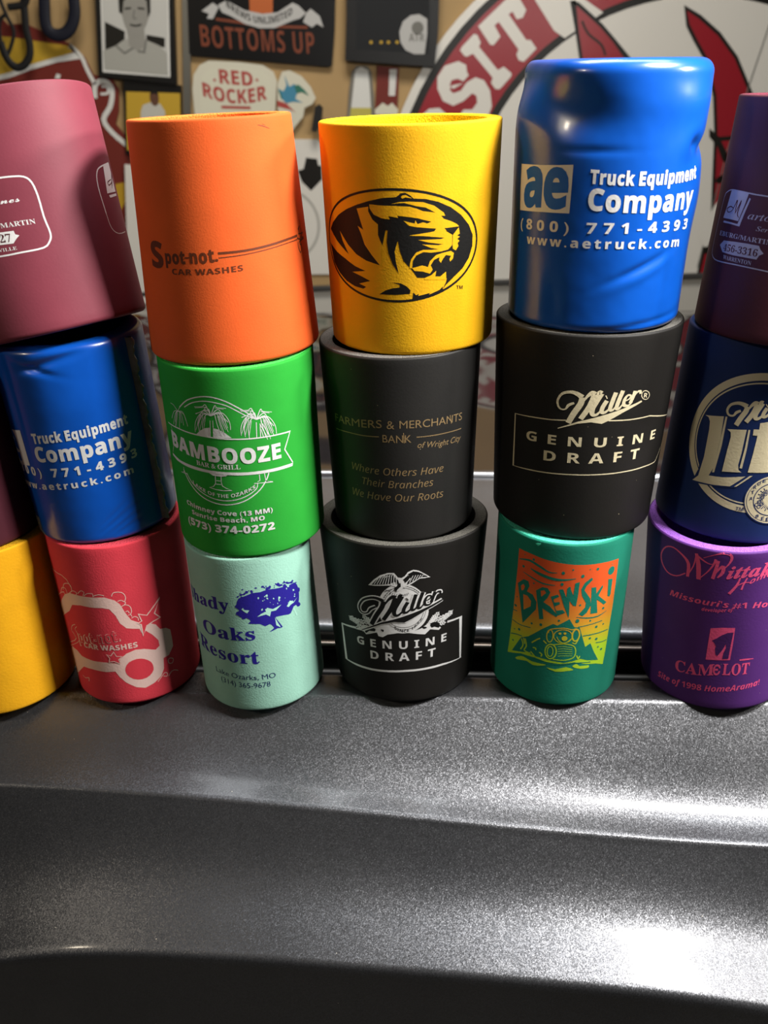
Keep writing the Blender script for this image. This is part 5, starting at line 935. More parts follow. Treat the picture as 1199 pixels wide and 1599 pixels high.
["L","eagle_emblem","ink_silver",1,0,0,[4,10,4],[[241,1025],[244,994],[227,993]]],
["L","eagle_emblem","ink_silver",1,0,0,[4,10,4],[[230,1007],[207,1005],[209,983]]],
["L","eagle_emblem","ink_silver",1,0,0,[4,10,4],[[230,1007],[234,977],[216,975]]],
["L","eagle_emblem","ink_silver",1,0,0,[4,10,4],[[219,990],[196,987],[199,965]]],
["L","eagle_emblem","ink_silver",1,0,0,[4,10,4],[[219,990],[223,959],[206,957]]],
["L","eagle_emblem","ink_silver",1,0,0,5,[[277,1082],[205,966]]],
["P","eagle_emblem","ink_silver",1,0,[[-528,848],[-447,905],[-340,924],[-209,997],[-149,959],[-69,912],[21,904],[133,939],[205,991],[227,947],[280,973],[339,903],[316,883],[227,914],[175,863],[113,876],[21,898],[-89,895],[-182,870],[-231,830],[-273,835],[-287,878],[-404,824],[-432,857]]],
["P","eagle_emblem","ink_black",2,2,[[-413,870],[-352,921],[-302,921],[-309,886],[-365,880],[-403,840]]],
["P","eagle_emblem","ink_black",2,2,[[226,986],[280,992],[325,959],[316,910],[270,936],[238,931]]],
["P","eagle_emblem","ink_black",2,2,[[143,957],[174,958],[195,941],[164,931]]],
["P","eagle_emblem","ink_black",2,2,[[-248,925],[-216,924],[-223,897],[-238,907]]],
["L","eagle_emblem","ink_silver",3,4,0,[44,49,40,40,42,44,47,52,59,69],[[-283,1194],[-337,1155],[-370,1102],[-416,1084],[-449,1102],[-456,1161],[-409,1245],[-328,1292],[-264,1296],[-207,1271]]],
["L","eagle_emblem","ink_silver",3,4,0,[69,72,72,69],[[-207,1271],[-223,1200],[-282,1088],[-338,967]]],
["L","eagle_emblem","ink_silver",3,4,0,[37,49,64,72],[[-199,1226],[-160,1294],[-121,1331],[-94,1322]]],
["L","eagle_emblem","ink_silver",3,4,0,[72,69,64],[[-94,1322],[-137,1192],[-216,1045]]],
["L","eagle_emblem","ink_silver",3,4,0,[37,59,64],[[-83,1281],[-57,1344],[-37,1340]]],
["L","eagle_emblem","ink_silver",3,4,0,[67,67,67,59,47,37],[[-37,1340],[-70,1269],[-110,1176],[-106,1116],[-67,1122],[-18,1188]]],
["L","eagle_emblem","ink_silver",3,4,0,[59,59,57,47,37],[[14,1271],[-19,1201],[-25,1151],[10,1154],[53,1210]]],
["L","eagle_emblem","ink_silver",3,4,0,57,[[4,1304],[13,1310]]],
["L","eagle_emblem","ink_silver",3,4,0,[59,59,57,44,37],[[88,1357],[64,1267],[47,1185],[74,1179],[108,1233]]],
["L","eagle_emblem","ink_silver",3,4,0,[59,59,57,44,37],[[150,1375],[121,1280],[105,1200],[132,1196],[166,1251]]],
["L","eagle_emblem","ink_silver",3,4,0,[37,40,42,44,52,54,44,37],[[174,1267],[216,1287],[225,1319],[195,1322],[170,1277],[170,1226],[211,1218],[248,1256]]],
["L","eagle_emblem","ink_silver",3,4,0,[54,57,54],[[261,1362],[246,1297],[225,1239]]],
["L","eagle_emblem","ink_silver",3,4,0,[35,42,49,47],[[252,1296],[284,1348],[313,1348],[316,1324]]],
["L","eagle_emblem","ink_silver",3,0,1,20,[[-452,870],[-240,1012],[333,1252],[344,1237],[174,1153],[49,1070],[-17,1029],[-116,1033],[-239,991],[-447,864]]],
["P","eagle_emblem","ink_silver",3,0,[[-452,870],[-240,1012],[333,1252],[344,1237],[174,1153],[49,1070],[-17,1029],[-116,1033],[-239,991],[-447,864]]],
["L","eagle_emblem","ink_black",5,4,0,[19,24,14,14,17,19,21,26,33,42],[[-283,1194],[-337,1155],[-370,1102],[-416,1084],[-449,1102],[-456,1161],[-409,1245],[-328,1292],[-264,1296],[-207,1271]]],
["L","eagle_emblem","ink_black",5,4,0,[42,45,45,42],[[-207,1271],[-223,1200],[-282,1088],[-338,967]]],
["L","eagle_emblem","ink_black",5,4,0,[12,24,38,45],[[-199,1226],[-160,1294],[-121,1331],[-94,1322]]],
["L","eagle_emblem","ink_black",5,4,0,[45,42,38],[[-94,1322],[-137,1192],[-216,1045]]],
["L","eagle_emblem","ink_black",5,4,0,[12,33,38],[[-83,1281],[-57,1344],[-37,1340]]],
["L","eagle_emblem","ink_black",5,4,0,[40,40,40,33,21,12],[[-37,1340],[-70,1269],[-110,1176],[-106,1116],[-67,1122],[-18,1188]]],
["L","eagle_emblem","ink_black",5,4,0,[33,33,31,21,12],[[14,1271],[-19,1201],[-25,1151],[10,1154],[53,1210]]],
["L","eagle_emblem","ink_black",5,4,0,31,[[4,1304],[13,1310]]],
["L","eagle_emblem","ink_black",5,4,0,[33,33,31,19,12],[[88,1357],[64,1267],[47,1185],[74,1179],[108,1233]]],
["L","eagle_emblem","ink_black",5,4,0,[33,33,31,19,12],[[150,1375],[121,1280],[105,1200],[132,1196],[166,1251]]],
["L","eagle_emblem","ink_black",5,4,0,[12,14,17,19,26,28,19,12],[[174,1267],[216,1287],[225,1319],[195,1322],[170,1277],[170,1226],[211,1218],[248,1256]]],
["L","eagle_emblem","ink_black",5,4,0,[28,31,28],[[261,1362],[246,1297],[225,1239]]],
["L","eagle_emblem","ink_black",5,4,0,[10,17,24,21],[[252,1296],[284,1348],[313,1348],[316,1324]]],
["P","eagle_emblem","ink_black",5,0,[[-452,870],[-240,1012],[333,1252],[344,1237],[174,1153],[49,1070],[-17,1029],[-116,1033],[-239,991],[-447,864]]],
["L","label_frame","ink_silver",0,0,0,25,[[-520,864],[-728,821],[-721,367],[-544,376],[-371,389],[-197,406],[-14,423],[181,428],[370,428],[620,400],[579,938],[408,951]]],
["T","lettering","ink_silver",0,"GENUINE","sansb",[-520,673],[407,719],[-42,701],96,0.01,0,0.34],
["T","lettering","ink_silver",0,"DRAFT","sansb",[-372,533],[289,568],[-33,550],100,0.01,0,0.34]],
"c5m":[
["E","beer_emblem","ink_ivory",0,[-230,998,630,636],68,96],
["E","beer_emblem","ink_ivory",0,[-236,997,574,577],13,96],
["P","beer_emblem","ink_navy",1,0,[[-765,1194],[-531,1242],[-561,639],[-207,707],[-348,562],[-767,507],[-717,666]]],
["P","beer_emblem","ink_ivory",2,0,[[-751,1188],[-668,1202],[-565,1222],[-558,1014],[-574,710],[-605,627],[-473,643],[-277,688],[-395,569],[-545,548],[-760,530],[-708,594],[-685,793],[-684,1063],[-692,1143],[-714,1178]]],
["P","beer_emblem","ink_ivory",2,0,[[-549,1223],[-532,1225],[-535,938],[-559,672],[-578,666],[-560,942]]],
["P","beer_emblem","ink_ivory",2,0,[[-512,1111],[-423,1123],[-341,1134],[-349,904],[-359,789],[-347,740],[-319,722],[-409,710],[-490,698],[-479,900],[-468,1044],[-476,1088]]],
["P","beer_emblem","ink_ivory",2,0,[[-325,1136],[-309,1136],[-309,940],[-320,760],[-342,761],[-327,968]]],
["P","beer_emblem","ink_ivory",2,0,[[-235,1208],[-157,1228],[-74,1236],[-89,1157],[-12,1155],[-12,1098],[-93,1098],[-107,877],[-47,746],[-139,738],[-265,729],[-249,907],[-238,1089],[-279,1089],[-281,1146],[-233,1149]]],
["P","beer_emblem","ink_ivory",2,0,[[-359,573],[-242,698],[-217,701],[-342,574]]],
["L","beer_emblem","ink_ivory",2,4,0,[22,26,18,18,20,22,24,29,35,44],[[-422,1302],[-458,1280],[-477,1249],[-508,1242],[-533,1256],[-544,1294],[-520,1342],[-465,1367],[-417,1366],[-371,1348]]],
["L","beer_emblem","ink_ivory",2,4,0,[44,46,46,44],[[-371,1348],[-377,1303],[-411,1235],[-441,1162]]],
["L","beer_emblem","ink_ivory",2,4,0,[15,26,40,46],[[-361,1320],[-336,1363],[-308,1387],[-286,1381]]],
["L","beer_emblem","ink_ivory",2,4,0,[46,44,40],[[-286,1381],[-310,1297],[-359,1205]]],
["L","beer_emblem","ink_ivory",2,4,0,[15,35,40],[[-274,1355],[-259,1396],[-242,1394]]],
["L","beer_emblem","ink_ivory",2,4,0,[42,42,42,35,24,15],[[-242,1394],[-264,1348],[-288,1288],[-281,1249],[-251,1254],[-217,1297]]],
["L","beer_emblem","ink_ivory",2,4,0,[35,35,33,24,15],[[-198,1352],[-219,1306],[-220,1273],[-193,1276],[-163,1314]]],
["L","beer_emblem","ink_ivory",2,4,0,33,[[-207,1372],[-200,1377]]],
["L","beer_emblem","ink_ivory",2,4,0,[35,35,33,22,15],[[-143,1411],[-157,1351],[-166,1298],[-144,1296],[-121,1333]]],
["E","seal_emblem","ink_navy",3,[-6,472,251,253],0,64],
["E","seal_emblem","ink_ivory",4,[-7,472,241,241],0,64],
["E","seal_emblem","ink_navy",5,[-10,472,222,222],4,64],
["E","seal_emblem","ink_navy",5,[-18,474,155,161],8,64],
["L","seal_emblem","ink_navy",5,0,0,[3,9],[[-57,540],[-75,574]]],
["L","seal_emblem","ink_navy",5,0,0,[3,9],[[-65,535],[-101,586]]],
["L","seal_emblem","ink_navy",5,0,0,[3,9],[[-73,529],[-100,557]]],
["L","seal_emblem","ink_navy",5,0,0,[3,9],[[-79,522],[-126,560]]],
["L","seal_emblem","ink_navy",5,0,0,[3,9],[[-84,513],[-118,532]]],
["L","seal_emblem","ink_navy",5,0,0,[3,9],[[-88,504],[-142,526]]],
["L","seal_emblem","ink_navy",5,0,0,[3,9],[[-90,493],[-127,502]]],
["L","seal_emblem","ink_navy",5,0,0,[3,9],[[-90,483],[-146,487]]],
["L","seal_emblem","ink_navy",5,0,0,[3,9],[[-89,472],[-125,469]]],
["L","seal_emblem","ink_navy",5,0,0,[3,9],[[-86,462],[-138,448]]],
["L","seal_emblem","ink_navy",5,0,0,[3,9],[[-82,451],[-114,437]]],
["L","seal_emblem","ink_navy",5,0,0,[3,9],[[-76,442],[-120,411]]],
["L","seal_emblem","ink_navy",5,0,0,[3,9],[[-69,433],[-95,409]]],
["L","seal_emblem","ink_navy",5,0,0,[3,9],[[-61,425],[-92,380]]],
["L","seal_emblem","ink_navy",5,0,0,[3,9],[[-52,418],[-68,387]]],
["L","seal_emblem","ink_navy",5,0,0,[3,9],[[-42,413],[-57,358]]],
["L","seal_emblem","ink_navy",5,0,0,[3,9],[[-31,409],[-36,374]]],
["L","seal_emblem","ink_navy",5,0,0,[3,9],[[-21,407],[-18,347]]],
["L","seal_emblem","ink_navy",5,0,0,[3,9],[[-10,407],[-3,369]]],
["L","seal_emblem","ink_navy",5,0,0,[3,9],[[0,408],[21,347]]],
["L","seal_emblem","ink_navy",5,0,0,[3,9],[[10,410],[29,375]]],
["L","seal_emblem","ink_navy",5,0,0,[3,9],[[19,414],[57,360]]],
["E","seal_emblem","ink_navy",5,[-139,419,15,15],6,12],
["E","seal_emblem","ink_navy",5,[-121,452,15,15],6,12],
["E","seal_emblem","ink_navy",5,[-98,427,15,15],6,12],
["E","seal_emblem","ink_navy",5,[-117,399,15,15],6,12],
["E","seal_emblem","ink_navy",5,[-100,495,15,15],6,12],
["E","seal_emblem","ink_navy",5,[-77,528,15,15],6,12],
["T","seal_emblem","ink_navy",5,"A","sansb",[-211,455],[-185,466],0,33,0,0,0],
["T","seal_emblem","ink_navy",5,"T","sansb",[-205,519],[-179,530],0,33,0,0,0],
["T","seal_emblem","ink_navy",5,"R","sansb",[-193,571],[-167,581],0,33,0,0,0],
["T","seal_emblem","ink_navy",5,"U","sansb",[-162,609],[-137,619],0,33,0,0,0],
["T","seal_emblem","ink_navy",5,"E","sansb",[-123,638],[-97,648],0,33,0,0,0],
["T","seal_emblem","ink_navy",5,"B","sansb",[-129,281],[-103,291],0,34,0,0,0],
["T","seal_emblem","ink_navy",5,"E","sansb",[-77,262],[-51,271],0,34,0,0,0],
["T","seal_emblem","ink_navy",5,"E","sansb",[-34,254],[-6,262],0,35,0,0,0],
["T","seal_emblem","ink_navy",5,"TM","sansb",[-313,340],[-245,343],0,36,0,0,0]],
"c1b":[
["P","car_emblem","ink_blush",0,0,[[-874,1034],[-706,1203],[-553,1335],[-450,1386],[-327,1388],[-152,1388],[4,1392],[107,1350],[158,1296],[199,1178],[245,1085],[347,1016],[447,982],[510,943],[554,866],[627,847],[684,797],[689,684],[687,581],[614,499],[536,492],[522,363],[471,279],[378,225],[265,193],[165,224],[60,299],[-5,378],[-45,454],[-159,439],[-346,440],[-505,423],[-1013,0],[-727,217],[-1076,125],[-1013,292],[-726,598],[-578,610],[-499,568],[-315,560],[-132,568],[27,556],[38,614],[126,678],[233,709],[333,692],[459,637],[513,666],[511,740],[450,837],[382,912],[347,859],[318,954],[180,993],[118,1066],[86,1167],[33,1247],[-46,1263],[-180,1262],[-311,1268],[-450,1239],[-540,1131],[-1146,736],[-763,1005]]],
["P","car_emblem","ink_pink",1,2,[[81,492],[131,560],[226,589],[313,566],[382,503],[399,422],[373,364],[299,320],[194,321],[111,369],[77,433]]],
["P","car_emblem","ink_pink",2,0,[[335,1135],[425,1092],[612,1241],[516,1082],[578,1006],[490,994],[405,969],[347,859],[345,1002],[311,1026],[358,1041]]],
["L","car_emblem","ink_blush",3,0,1,12,[[335,1135],[425,1092],[612,1241],[516,1082],[578,1006],[490,994],[405,969],[347,859],[345,1002],[311,1026],[358,1041]]],
["P","car_emblem","ink_pink",2,0,[[-108,673],[-59,660],[-16,711],[6,652],[70,648],[24,608],[34,555],[-33,587],[-95,578],[-78,630]]],
["L","car_emblem","ink_blush",3,0,1,9,[[-108,673],[-59,660],[-16,711],[6,652],[70,648],[24,608],[34,555],[-33,587],[-95,578],[-78,630]]],
["L","car_emblem","ink_blush",1,3,0,8,[[85,1400],[110,1438],[159,1442],[210,1423],[232,1371],[217,1320]]],
["L","car_emblem","ink_blush",1,3,0,8,[[171,1266],[216,1279],[260,1249],[269,1191],[250,1154]]],
["L","car_emblem","ink_blush",1,3,0,8,[[140,1333],[178,1340],[221,1305],[204,1281]]],
["L","car_emblem","ink_blush",1,3,0,8,[[201,1192],[227,1201],[241,1170]]],
["L","car_emblem","ink_blush",1,3,0,8,[[224,1146],[250,1151],[261,1123]]],
["L","car_emblem","ink_blush",1,3,0,8,[[254,1104],[288,1117],[322,1094],[322,1058]]],
["L","car_emblem","ink_blush",1,3,0,8,[[-451,1383],[-382,1429],[-328,1415],[-353,1382]]],
["L","car_emblem","ink_blush",1,3,0,8,[[-313,1411],[-264,1454],[-224,1440],[-249,1396]]],
["L","car_emblem","ink_blush",1,3,0,8,[[-234,1398],[-184,1432],[-122,1433],[-124,1397]]],
["L","car_emblem","ink_blush",1,3,0,8,[[-122,1404],[-53,1426],[7,1412]]],
["L","car_emblem","ink_blush",1,3,0,8,[[-569,1384],[-523,1469],[-431,1504],[-395,1474],[-403,1417]]],
["L","car_emblem","ink_blush",1,3,0,8,[[-652,1324],[-584,1406],[-509,1419],[-496,1369]]],
["L","car_emblem","ink_blush",1,3,0,8,[[-1030,1077],[-615,1339],[-553,1335]]],
["L","car_emblem","ink_blush",1,3,0,8,[[-1055,1503],[-526,1576],[-397,1466]]],
["L","car_emblem","ink_blush",1,3,0,8,[[-585,274],[-528,261],[-453,291],[-469,239]]],
["L","car_emblem","ink_blush",1,3,0,8,[[420,224],[469,265],[519,303],[553,280],[540,248],[499,267]]],
["L","car_emblem","ink_blush",1,3,0,8,[[562,237],[608,275],[657,272],[704,238]]],
["L","car_emblem","ink_blush",1,3,0,8,[[588,437],[614,454],[659,423],[642,379],[596,395],[588,437]]],
["L","lettering","ink_blush",1,3,0,8,[[-485,981],[-557,940],[-601,864],[-553,826],[-574,744],[-1083,456]]],
["L","lettering","ink_blush",1,3,0,6,[[-462,960],[-508,915],[-476,855],[-517,738],[-1096,402]]],
["T","lettering","ink_blush",1,"pot-not.","sansb",[-477,760],[92,849],[-180,808],139,0.045,0,0],
["T","lettering","ink_pink",2,"pot-not.","sansb",[-462,768],[85,852],[-180,811],136,-0.035,0,0],
["T","lettering","ink_blush",1,"CAR WASHES","sansb",[-402,720],[266,738],[-45,730],64,0.03,0,0]],
"c2b":[
["T","lettering","ink_indigo",0,"Shady","sb",[-988,1206],[-188,1280],[-537,1266],154,0.02,0,0],
["T","lettering","ink_indigo",0,"Oaks","sb",[-655,923],[80,935],[-253,925],163,0.02,0,0],
["T","lettering","ink_indigo",0,"Resort","sb",[-804,670],[95,629],[-322,648],170,0.02,0,0],
["T","lettering","ink_navy",0,"Lake Ozarks, MO","plain",[-513,451],[261,419],[-120,428],68,0,0,0],
["T","lettering","ink_navy",0,"(314) 365-9678","plain",[-446,345],[186,320],[-134,320],69,0,0,0],
["P","oak_emblem","ink_indigo",0,2,[[-91,1369],[-57,1440],[39,1472],[111,1494],[203,1492],[287,1503],[383,1488],[472,1476],[554,1463],[615,1461],[678,1445],[709,1371],[713,1285],[689,1199],[661,1188],[604,1190],[550,1128],[480,1138],[377,1156],[350,1141],[423,1012],[359,1016],[333,1011],[246,996],[311,1030],[302,1057],[270,1093],[209,1080],[155,1117],[19,1135],[51,1163],[16,1202],[-64,1216],[-105,1262],[-65,1299],[-107,1333]]],
["P","oak_emblem","ink_indigo",0,0,[[665,1451],[661,1449],[649,1452],[640,1460],[644,1463],[651,1462],[663,1458]]],
["P","oak_emblem","ink_indigo",0,0,[[69,1509],[57,1499],[40,1493],[30,1507],[30,1519],[43,1526],[59,1525]]],
["P","oak_emblem","ink_indigo",0,0,[[291,1542],[284,1538],[277,1540],[272,1542],[269,1550],[278,1549],[289,1548]]],
["P","oak_emblem","ink_indigo",0,0,[[561,1496],[549,1492],[536,1499],[530,1504],[533,1510],[539,1516],[549,1505]]],
["P","oak_emblem","ink_indigo",0,0,[[526,1521],[524,1513],[511,1516],[502,1526],[503,1535],[513,1537],[523,1528]]],
["P","oak_emblem","ink_indigo",0,0,[[-22,1501],[-27,1496],[-35,1495],[-37,1500],[-40,1504],[-33,1507],[-26,1507]]],
["P","oak_emblem","ink_indigo",0,0,[[66,1504],[59,1497],[47,1499],[38,1502],[40,1511],[47,1514],[60,1512]]],
["P","oak_emblem","ink_indigo",0,0,[[314,1522],[309,1519],[300,1519],[297,1523],[298,1530],[302,1533],[308,1529]]],
["P","oak_emblem","ink_indigo",0,0,[[571,1490],[561,1480],[543,1490],[526,1504],[525,1515],[549,1514],[570,1502]]],
["P","oak_emblem","ink_indigo",0,0,[[612,1474],[610,1466],[595,1471],[581,1483],[591,1487],[599,1489],[614,1480]]],
["P","oak_emblem","ink_indigo",0,0,[[657,1441],[648,1442],[638,1442],[628,1452],[630,1456],[639,1454],[651,1451]]],
["P","oak_emblem","ink_indigo",0,0,[[333,1509],[324,1502],[304,1504],[292,1513],[302,1524],[310,1530],[321,1522]]],
["P","oak_emblem","ink_indigo",0,0,[[33,1490],[26,1483],[11,1480],[-1,1487],[7,1496],[14,1504],[24,1497]]],
["P","oak_emblem","ink_indigo",0,0,[[116,1517],[108,1506],[98,1512],[90,1514],[91,1524],[98,1530],[114,1527]]],
["P","oak_emblem","ink_indigo",0,0,[[272,1527],[269,1524],[258,1524],[251,1528],[248,1538],[259,1538],[267,1537]]],
["P","oak_emblem","ink_indigo",0,0,[[638,1469],[623,1463],[603,1470],[583,1486],[595,1491],[609,1492],[634,1482]]],
["P","oak_emblem","ink_indigo",0,0,[[485,1498],[479,1490],[455,1491],[447,1507],[445,1519],[459,1517],[482,1509]]],
["P","oak_emblem","ink_indigo",0,0,[[259,1541],[256,1535],[233,1537],[220,1541],[224,1556],[238,1561],[256,1553]]],
["P","oak_emblem","ink_indigo",0,0,[[171,1544],[161,1538],[153,1541],[143,1546],[144,1552],[156,1552],[165,1551]]],
["P","oak_emblem","ink_indigo",0,0,[[295,1521],[292,1516],[285,1516],[279,1522],[277,1528],[287,1533],[297,1527]]],
["P","oak_emblem","ink_indigo",0,0,[[453,1511],[439,1506],[424,1505],[404,1522],[417,1530],[430,1538],[443,1521]]],
["P","oak_emblem","ink_indigo",0,0,[[389,1519],[386,1517],[378,1518],[375,1520],[374,1525],[380,1529],[388,1525]]],
["P","oak_emblem","ink_indigo",0,0,[[530,1485],[528,1476],[508,1485],[498,1492],[500,1503],[510,1500],[529,1492]]],
["P","oak_emblem","ink_indigo",0,0,[[414,1534],[413,1530],[400,1531],[386,1538],[391,1546],[402,1548],[410,1540]]],
["P","oak_emblem","ink_indigo",0,0,[[638,1467],[634,1465],[625,1466],[614,1475],[620,1478],[626,1477],[637,1473]]],
["P","oak_emblem","ink_indigo",0,0,[[598,1481],[584,1477],[573,1483],[570,1489],[563,1499],[578,1498],[594,1491]]],
["P","oak_emblem","ink_indigo",0,0,[[452,1511],[449,1506],[432,1507],[422,1517],[425,1523],[437,1526],[448,1518]]],
["P","oak_emblem","ink_indigo",0,0,[[648,1483],[642,1480],[628,1485],[613,1494],[623,1499],[632,1502],[645,1491]]],
["P","oak_emblem","ink_indigo",0,0,[[2,1485],[1,1481],[-9,1476],[-14,1483],[-20,1489],[-7,1492],[5,1492]]],
["P","oak_emblem","ink_indigo",0,0,[[-11,1481],[-14,1472],[-29,1468],[-36,1477],[-42,1488],[-28,1493],[-9,1493]]],
["P","oak_emblem","ink_indigo",0,0,[[-48,1462],[-58,1451],[-68,1451],[-79,1457],[-74,1466],[-64,1469],[-48,1474]]],
["P","oak_emblem","ink_indigo",0,0,[[451,1525],[446,1518],[427,1521],[408,1531],[419,1542],[431,1546],[442,1536]]],
["P","oak_emblem","ink_indigo",0,0,[[527,1509],[514,1505],[504,1512],[498,1516],[493,1525],[506,1524],[519,1517]]],
["P","oak_emblem","ink_indigo",0,0,[[489,1496],[477,1494],[467,1494],[456,1504],[455,1510],[470,1509],[479,1508]]],
["P","oak_emblem","ink_indigo",0,0,[[432,1448],[425,1446],[414,1445],[403,1453],[407,1459],[418,1462],[429,1457]]],
["P","oak_emblem","ink_indigo",0,0,[[0,1456],[-8,1450],[-21,1450],[-30,1452],[-29,1462],[-18,1466],[-6,1461]]],
["P","oak_emblem","ink_indigo",0,0,[[424,1522],[423,1514],[409,1516],[401,1525],[402,1534],[413,1537],[420,1530]]],
["P","oak_emblem","ink_indigo",0,0,[[700,1440],[690,1440],[680,1442],[672,1448],[673,1456],[683,1456],[693,1447]]],
["P","oak_emblem","ink_indigo",0,0,[[340,1524],[334,1513],[318,1522],[303,1528],[313,1535],[322,1544],[335,1535]]],
["P","oak_emblem","ink_indigo",0,0,[[296,1525],[288,1524],[281,1521],[277,1528],[278,1532],[284,1534],[289,1533]]],
["P","oak_emblem","ink_indigo",0,0,[[82,1469],[75,1465],[64,1465],[53,1469],[57,1475],[65,1478],[77,1478]]],
["P","oak_emblem","ink_indigo",0,0,[[-5,1485],[-6,1478],[-16,1480],[-19,1483],[-19,1489],[-14,1494],[-7,1493]]],
["P","oak_emblem","ink_indigo",0,0,[[531,1473],[522,1465],[501,1474],[488,1481],[487,1495],[505,1493],[527,1485]]],
["P","oak_emblem","ink_indigo",0,0,[[54,1512],[48,1506],[39,1505],[36,1510],[33,1516],[41,1516],[50,1518]]],
["P","oak_emblem","ink_indigo",0,0,[[176,1545],[168,1539],[157,1538],[154,1545],[151,1552],[161,1557],[168,1553]]],
["P","oak_emblem","ink_indigo",0,0,[[175,1481],[170,1476],[160,1475],[152,1481],[153,1489],[162,1492],[171,1487]]],
["P","oak_emblem","ink_indigo",0,0,[[121,1504],[116,1493],[103,1491],[94,1503],[96,1512],[107,1519],[125,1513]]],
["P","oak_emblem","ink_indigo",0,0,[[31,1493],[28,1486],[18,1487],[8,1490],[11,1497],[20,1505],[36,1501]]],
["P","oak_emblem","ink_indigo",0,0,[[84,1525],[78,1522],[71,1519],[66,1524],[69,1528],[73,1531],[78,1531]]],
["P","oak_emblem","ink_indigo",0,0,[[588,1480],[577,1476],[566,1481],[559,1487],[559,1495],[568,1495],[584,1487]]],
["P","oak_emblem","ink_indigo",0,0,[[498,1512],[493,1509],[489,1512],[485,1516],[483,1521],[490,1522],[496,1517]]],
["P","oak_emblem","ink_indigo",0,0,[[304,1506],[298,1497],[284,1493],[270,1506],[269,1518],[287,1524],[301,1517]]],
["P","oak_emblem","ink_indigo",0,0,[[478,1493],[458,1492],[442,1491],[427,1504],[424,1518],[444,1523],[468,1504]]],
["P","oak_emblem","ink_indigo",0,0,[[171,1486],[166,1483],[155,1485],[149,1487],[148,1493],[157,1495],[163,1493]]],
["P","oak_emblem","ink_indigo",0,0,[[446,1505],[438,1503],[433,1503],[426,1509],[427,1512],[435,1513],[441,1510]]],
["P","oak_emblem","ink_indigo",0,0,[[637,1468],[624,1462],[603,1472],[589,1483],[589,1493],[608,1492],[626,1484]]],
["P","oak_emblem","ink_indigo",0,0,[[14,1545],[10,1535],[1,1539],[-11,1541],[-2,1550],[2,1551],[11,1550]]],
["P","oak_emblem","ink_indigo",0,0,[[383,1500],[381,1496],[373,1497],[369,1502],[369,1508],[376,1509],[385,1505]]],
["P","oak_emblem","ink_indigo",0,0,[[369,1473],[365,1470],[356,1470],[351,1475],[348,1482],[358,1483],[363,1479]]],
["P","oak_emblem","ink_indigo",0,0,[[545,1462],[520,1458],[503,1464],[485,1480],[487,1488],[507,1490],[529,1481]]],
["P","oak_emblem","ink_indigo",0,0,[[-52,1346],[-61,1333],[-75,1324],[-94,1325],[-112,1334],[-113,1346],[-106,1357],[-88,1366],[-68,1367],[-52,1358]]],
["P","oak_emblem","ink_indigo",0,0,[[-47,1263],[-55,1247],[-74,1239],[-96,1237],[-113,1247],[-111,1263],[-105,1275],[-87,1287],[-69,1283],[-50,1276]]],
["P","oak_emblem","ink_indigo",0,0,[[6,1208],[-5,1198],[-16,1192],[-36,1192],[-48,1198],[-52,1210],[-45,1220],[-29,1226],[-11,1227],[4,1220]]],
["P","oak_emblem","ink_indigo",0,0,[[720,1165],[704,1153],[682,1154],[662,1162],[651,1181],[639,1205],[651,1219],[673,1215],[695,1203],[707,1191]]],
["P","oak_emblem","ink_indigo",0,0,[[736,1334],[729,1321],[718,1316],[702,1325],[695,1336],[688,1358],[698,1370],[712,1374],[727,1366],[737,1348]]],
["P","oak_emblem","ink_indigo",0,0,[[250,1093],[239,1085],[219,1080],[198,1088],[183,1097],[178,1108],[189,1118],[206,1119],[226,1117],[245,1105]]],
["P","oak_emblem","ink_mint",1,0,[[132,1208],[182,1236],[243,1253],[234,1279],[271,1288],[328,1261],[439,1280],[362,1234],[301,1239],[282,1184],[238,1218]]],
["P","oak_emblem","ink_mint",1,0,[[507,1231],[557,1283],[613,1246],[675,1272],[611,1235],[565,1231],[533,1214]]],
["P","oak_emblem","ink_mint",1,0,[[-40,1311],[-20,1328],[-6,1304],[51,1295],[23,1261],[-9,1280]]],
["P","oak_emblem","ink_mint",1,0,[[189,1288],[207,1297],[211,1278],[192,1270]]],
["P","oak_emblem","ink_mint",1,0,[[339,1156],[345,1057],[397,1015],[348,1129]]],
["P","oak_emblem","ink_mint",1,0,[[593,1170],[626,1069],[650,1064],[609,1169]]],
["P","oak_emblem","ink_mint",1,0,[[440,1363],[426,1358],[415,1363],[410,1373],[415,1384],[431,1379]]],
["P","oak_emblem","ink_mint",1,0,[[259,1428],[255,1423],[246,1422],[242,1432],[248,1436],[257,1436]]],
["P","oak_emblem","ink_mint",1,0,[[571,1449],[567,1444],[551,1447],[542,1460],[558,1463],[572,1465]]],
["P","oak_emblem","ink_mint",1,0,[[342,1310],[340,1307],[336,1310],[335,1312],[336,1316],[340,1316]]],
["P","oak_emblem","ink_mint",1,0,[[285,1398],[286,1387],[272,1395],[263,1404],[272,1414],[287,1403]]],
["P","oak_emblem","ink_mint",1,0,[[601,1253],[592,1244],[581,1256],[582,1261],[587,1269],[600,1267]]],
["P","oak_emblem","ink_mint",1,0,[[237,1390],[234,1387],[232,1389],[231,1391],[233,1393],[236,1393]]],
["P","oak_emblem","ink_mint",1,0,[[287,1433],[280,1420],[267,1423],[257,1440],[265,1445],[281,1450]]],
["P","oak_emblem","ink_mint",1,0,[[638,1380],[632,1377],[619,1382],[618,1389],[623,1390],[631,1391]]],
["P","oak_emblem","ink_mint",1,0,[[435,1335],[430,1333],[424,1336],[422,1339],[424,1342],[429,1341]]],
["P","oak_emblem","ink_mint",1,0,[[416,1345],[413,1342],[409,1342],[407,1347],[408,1349],[414,1348]]],
["P","oak_emblem","ink_mint",1,0,[[309,1345],[309,1341],[304,1344],[301,1347],[304,1351],[308,1347]]],
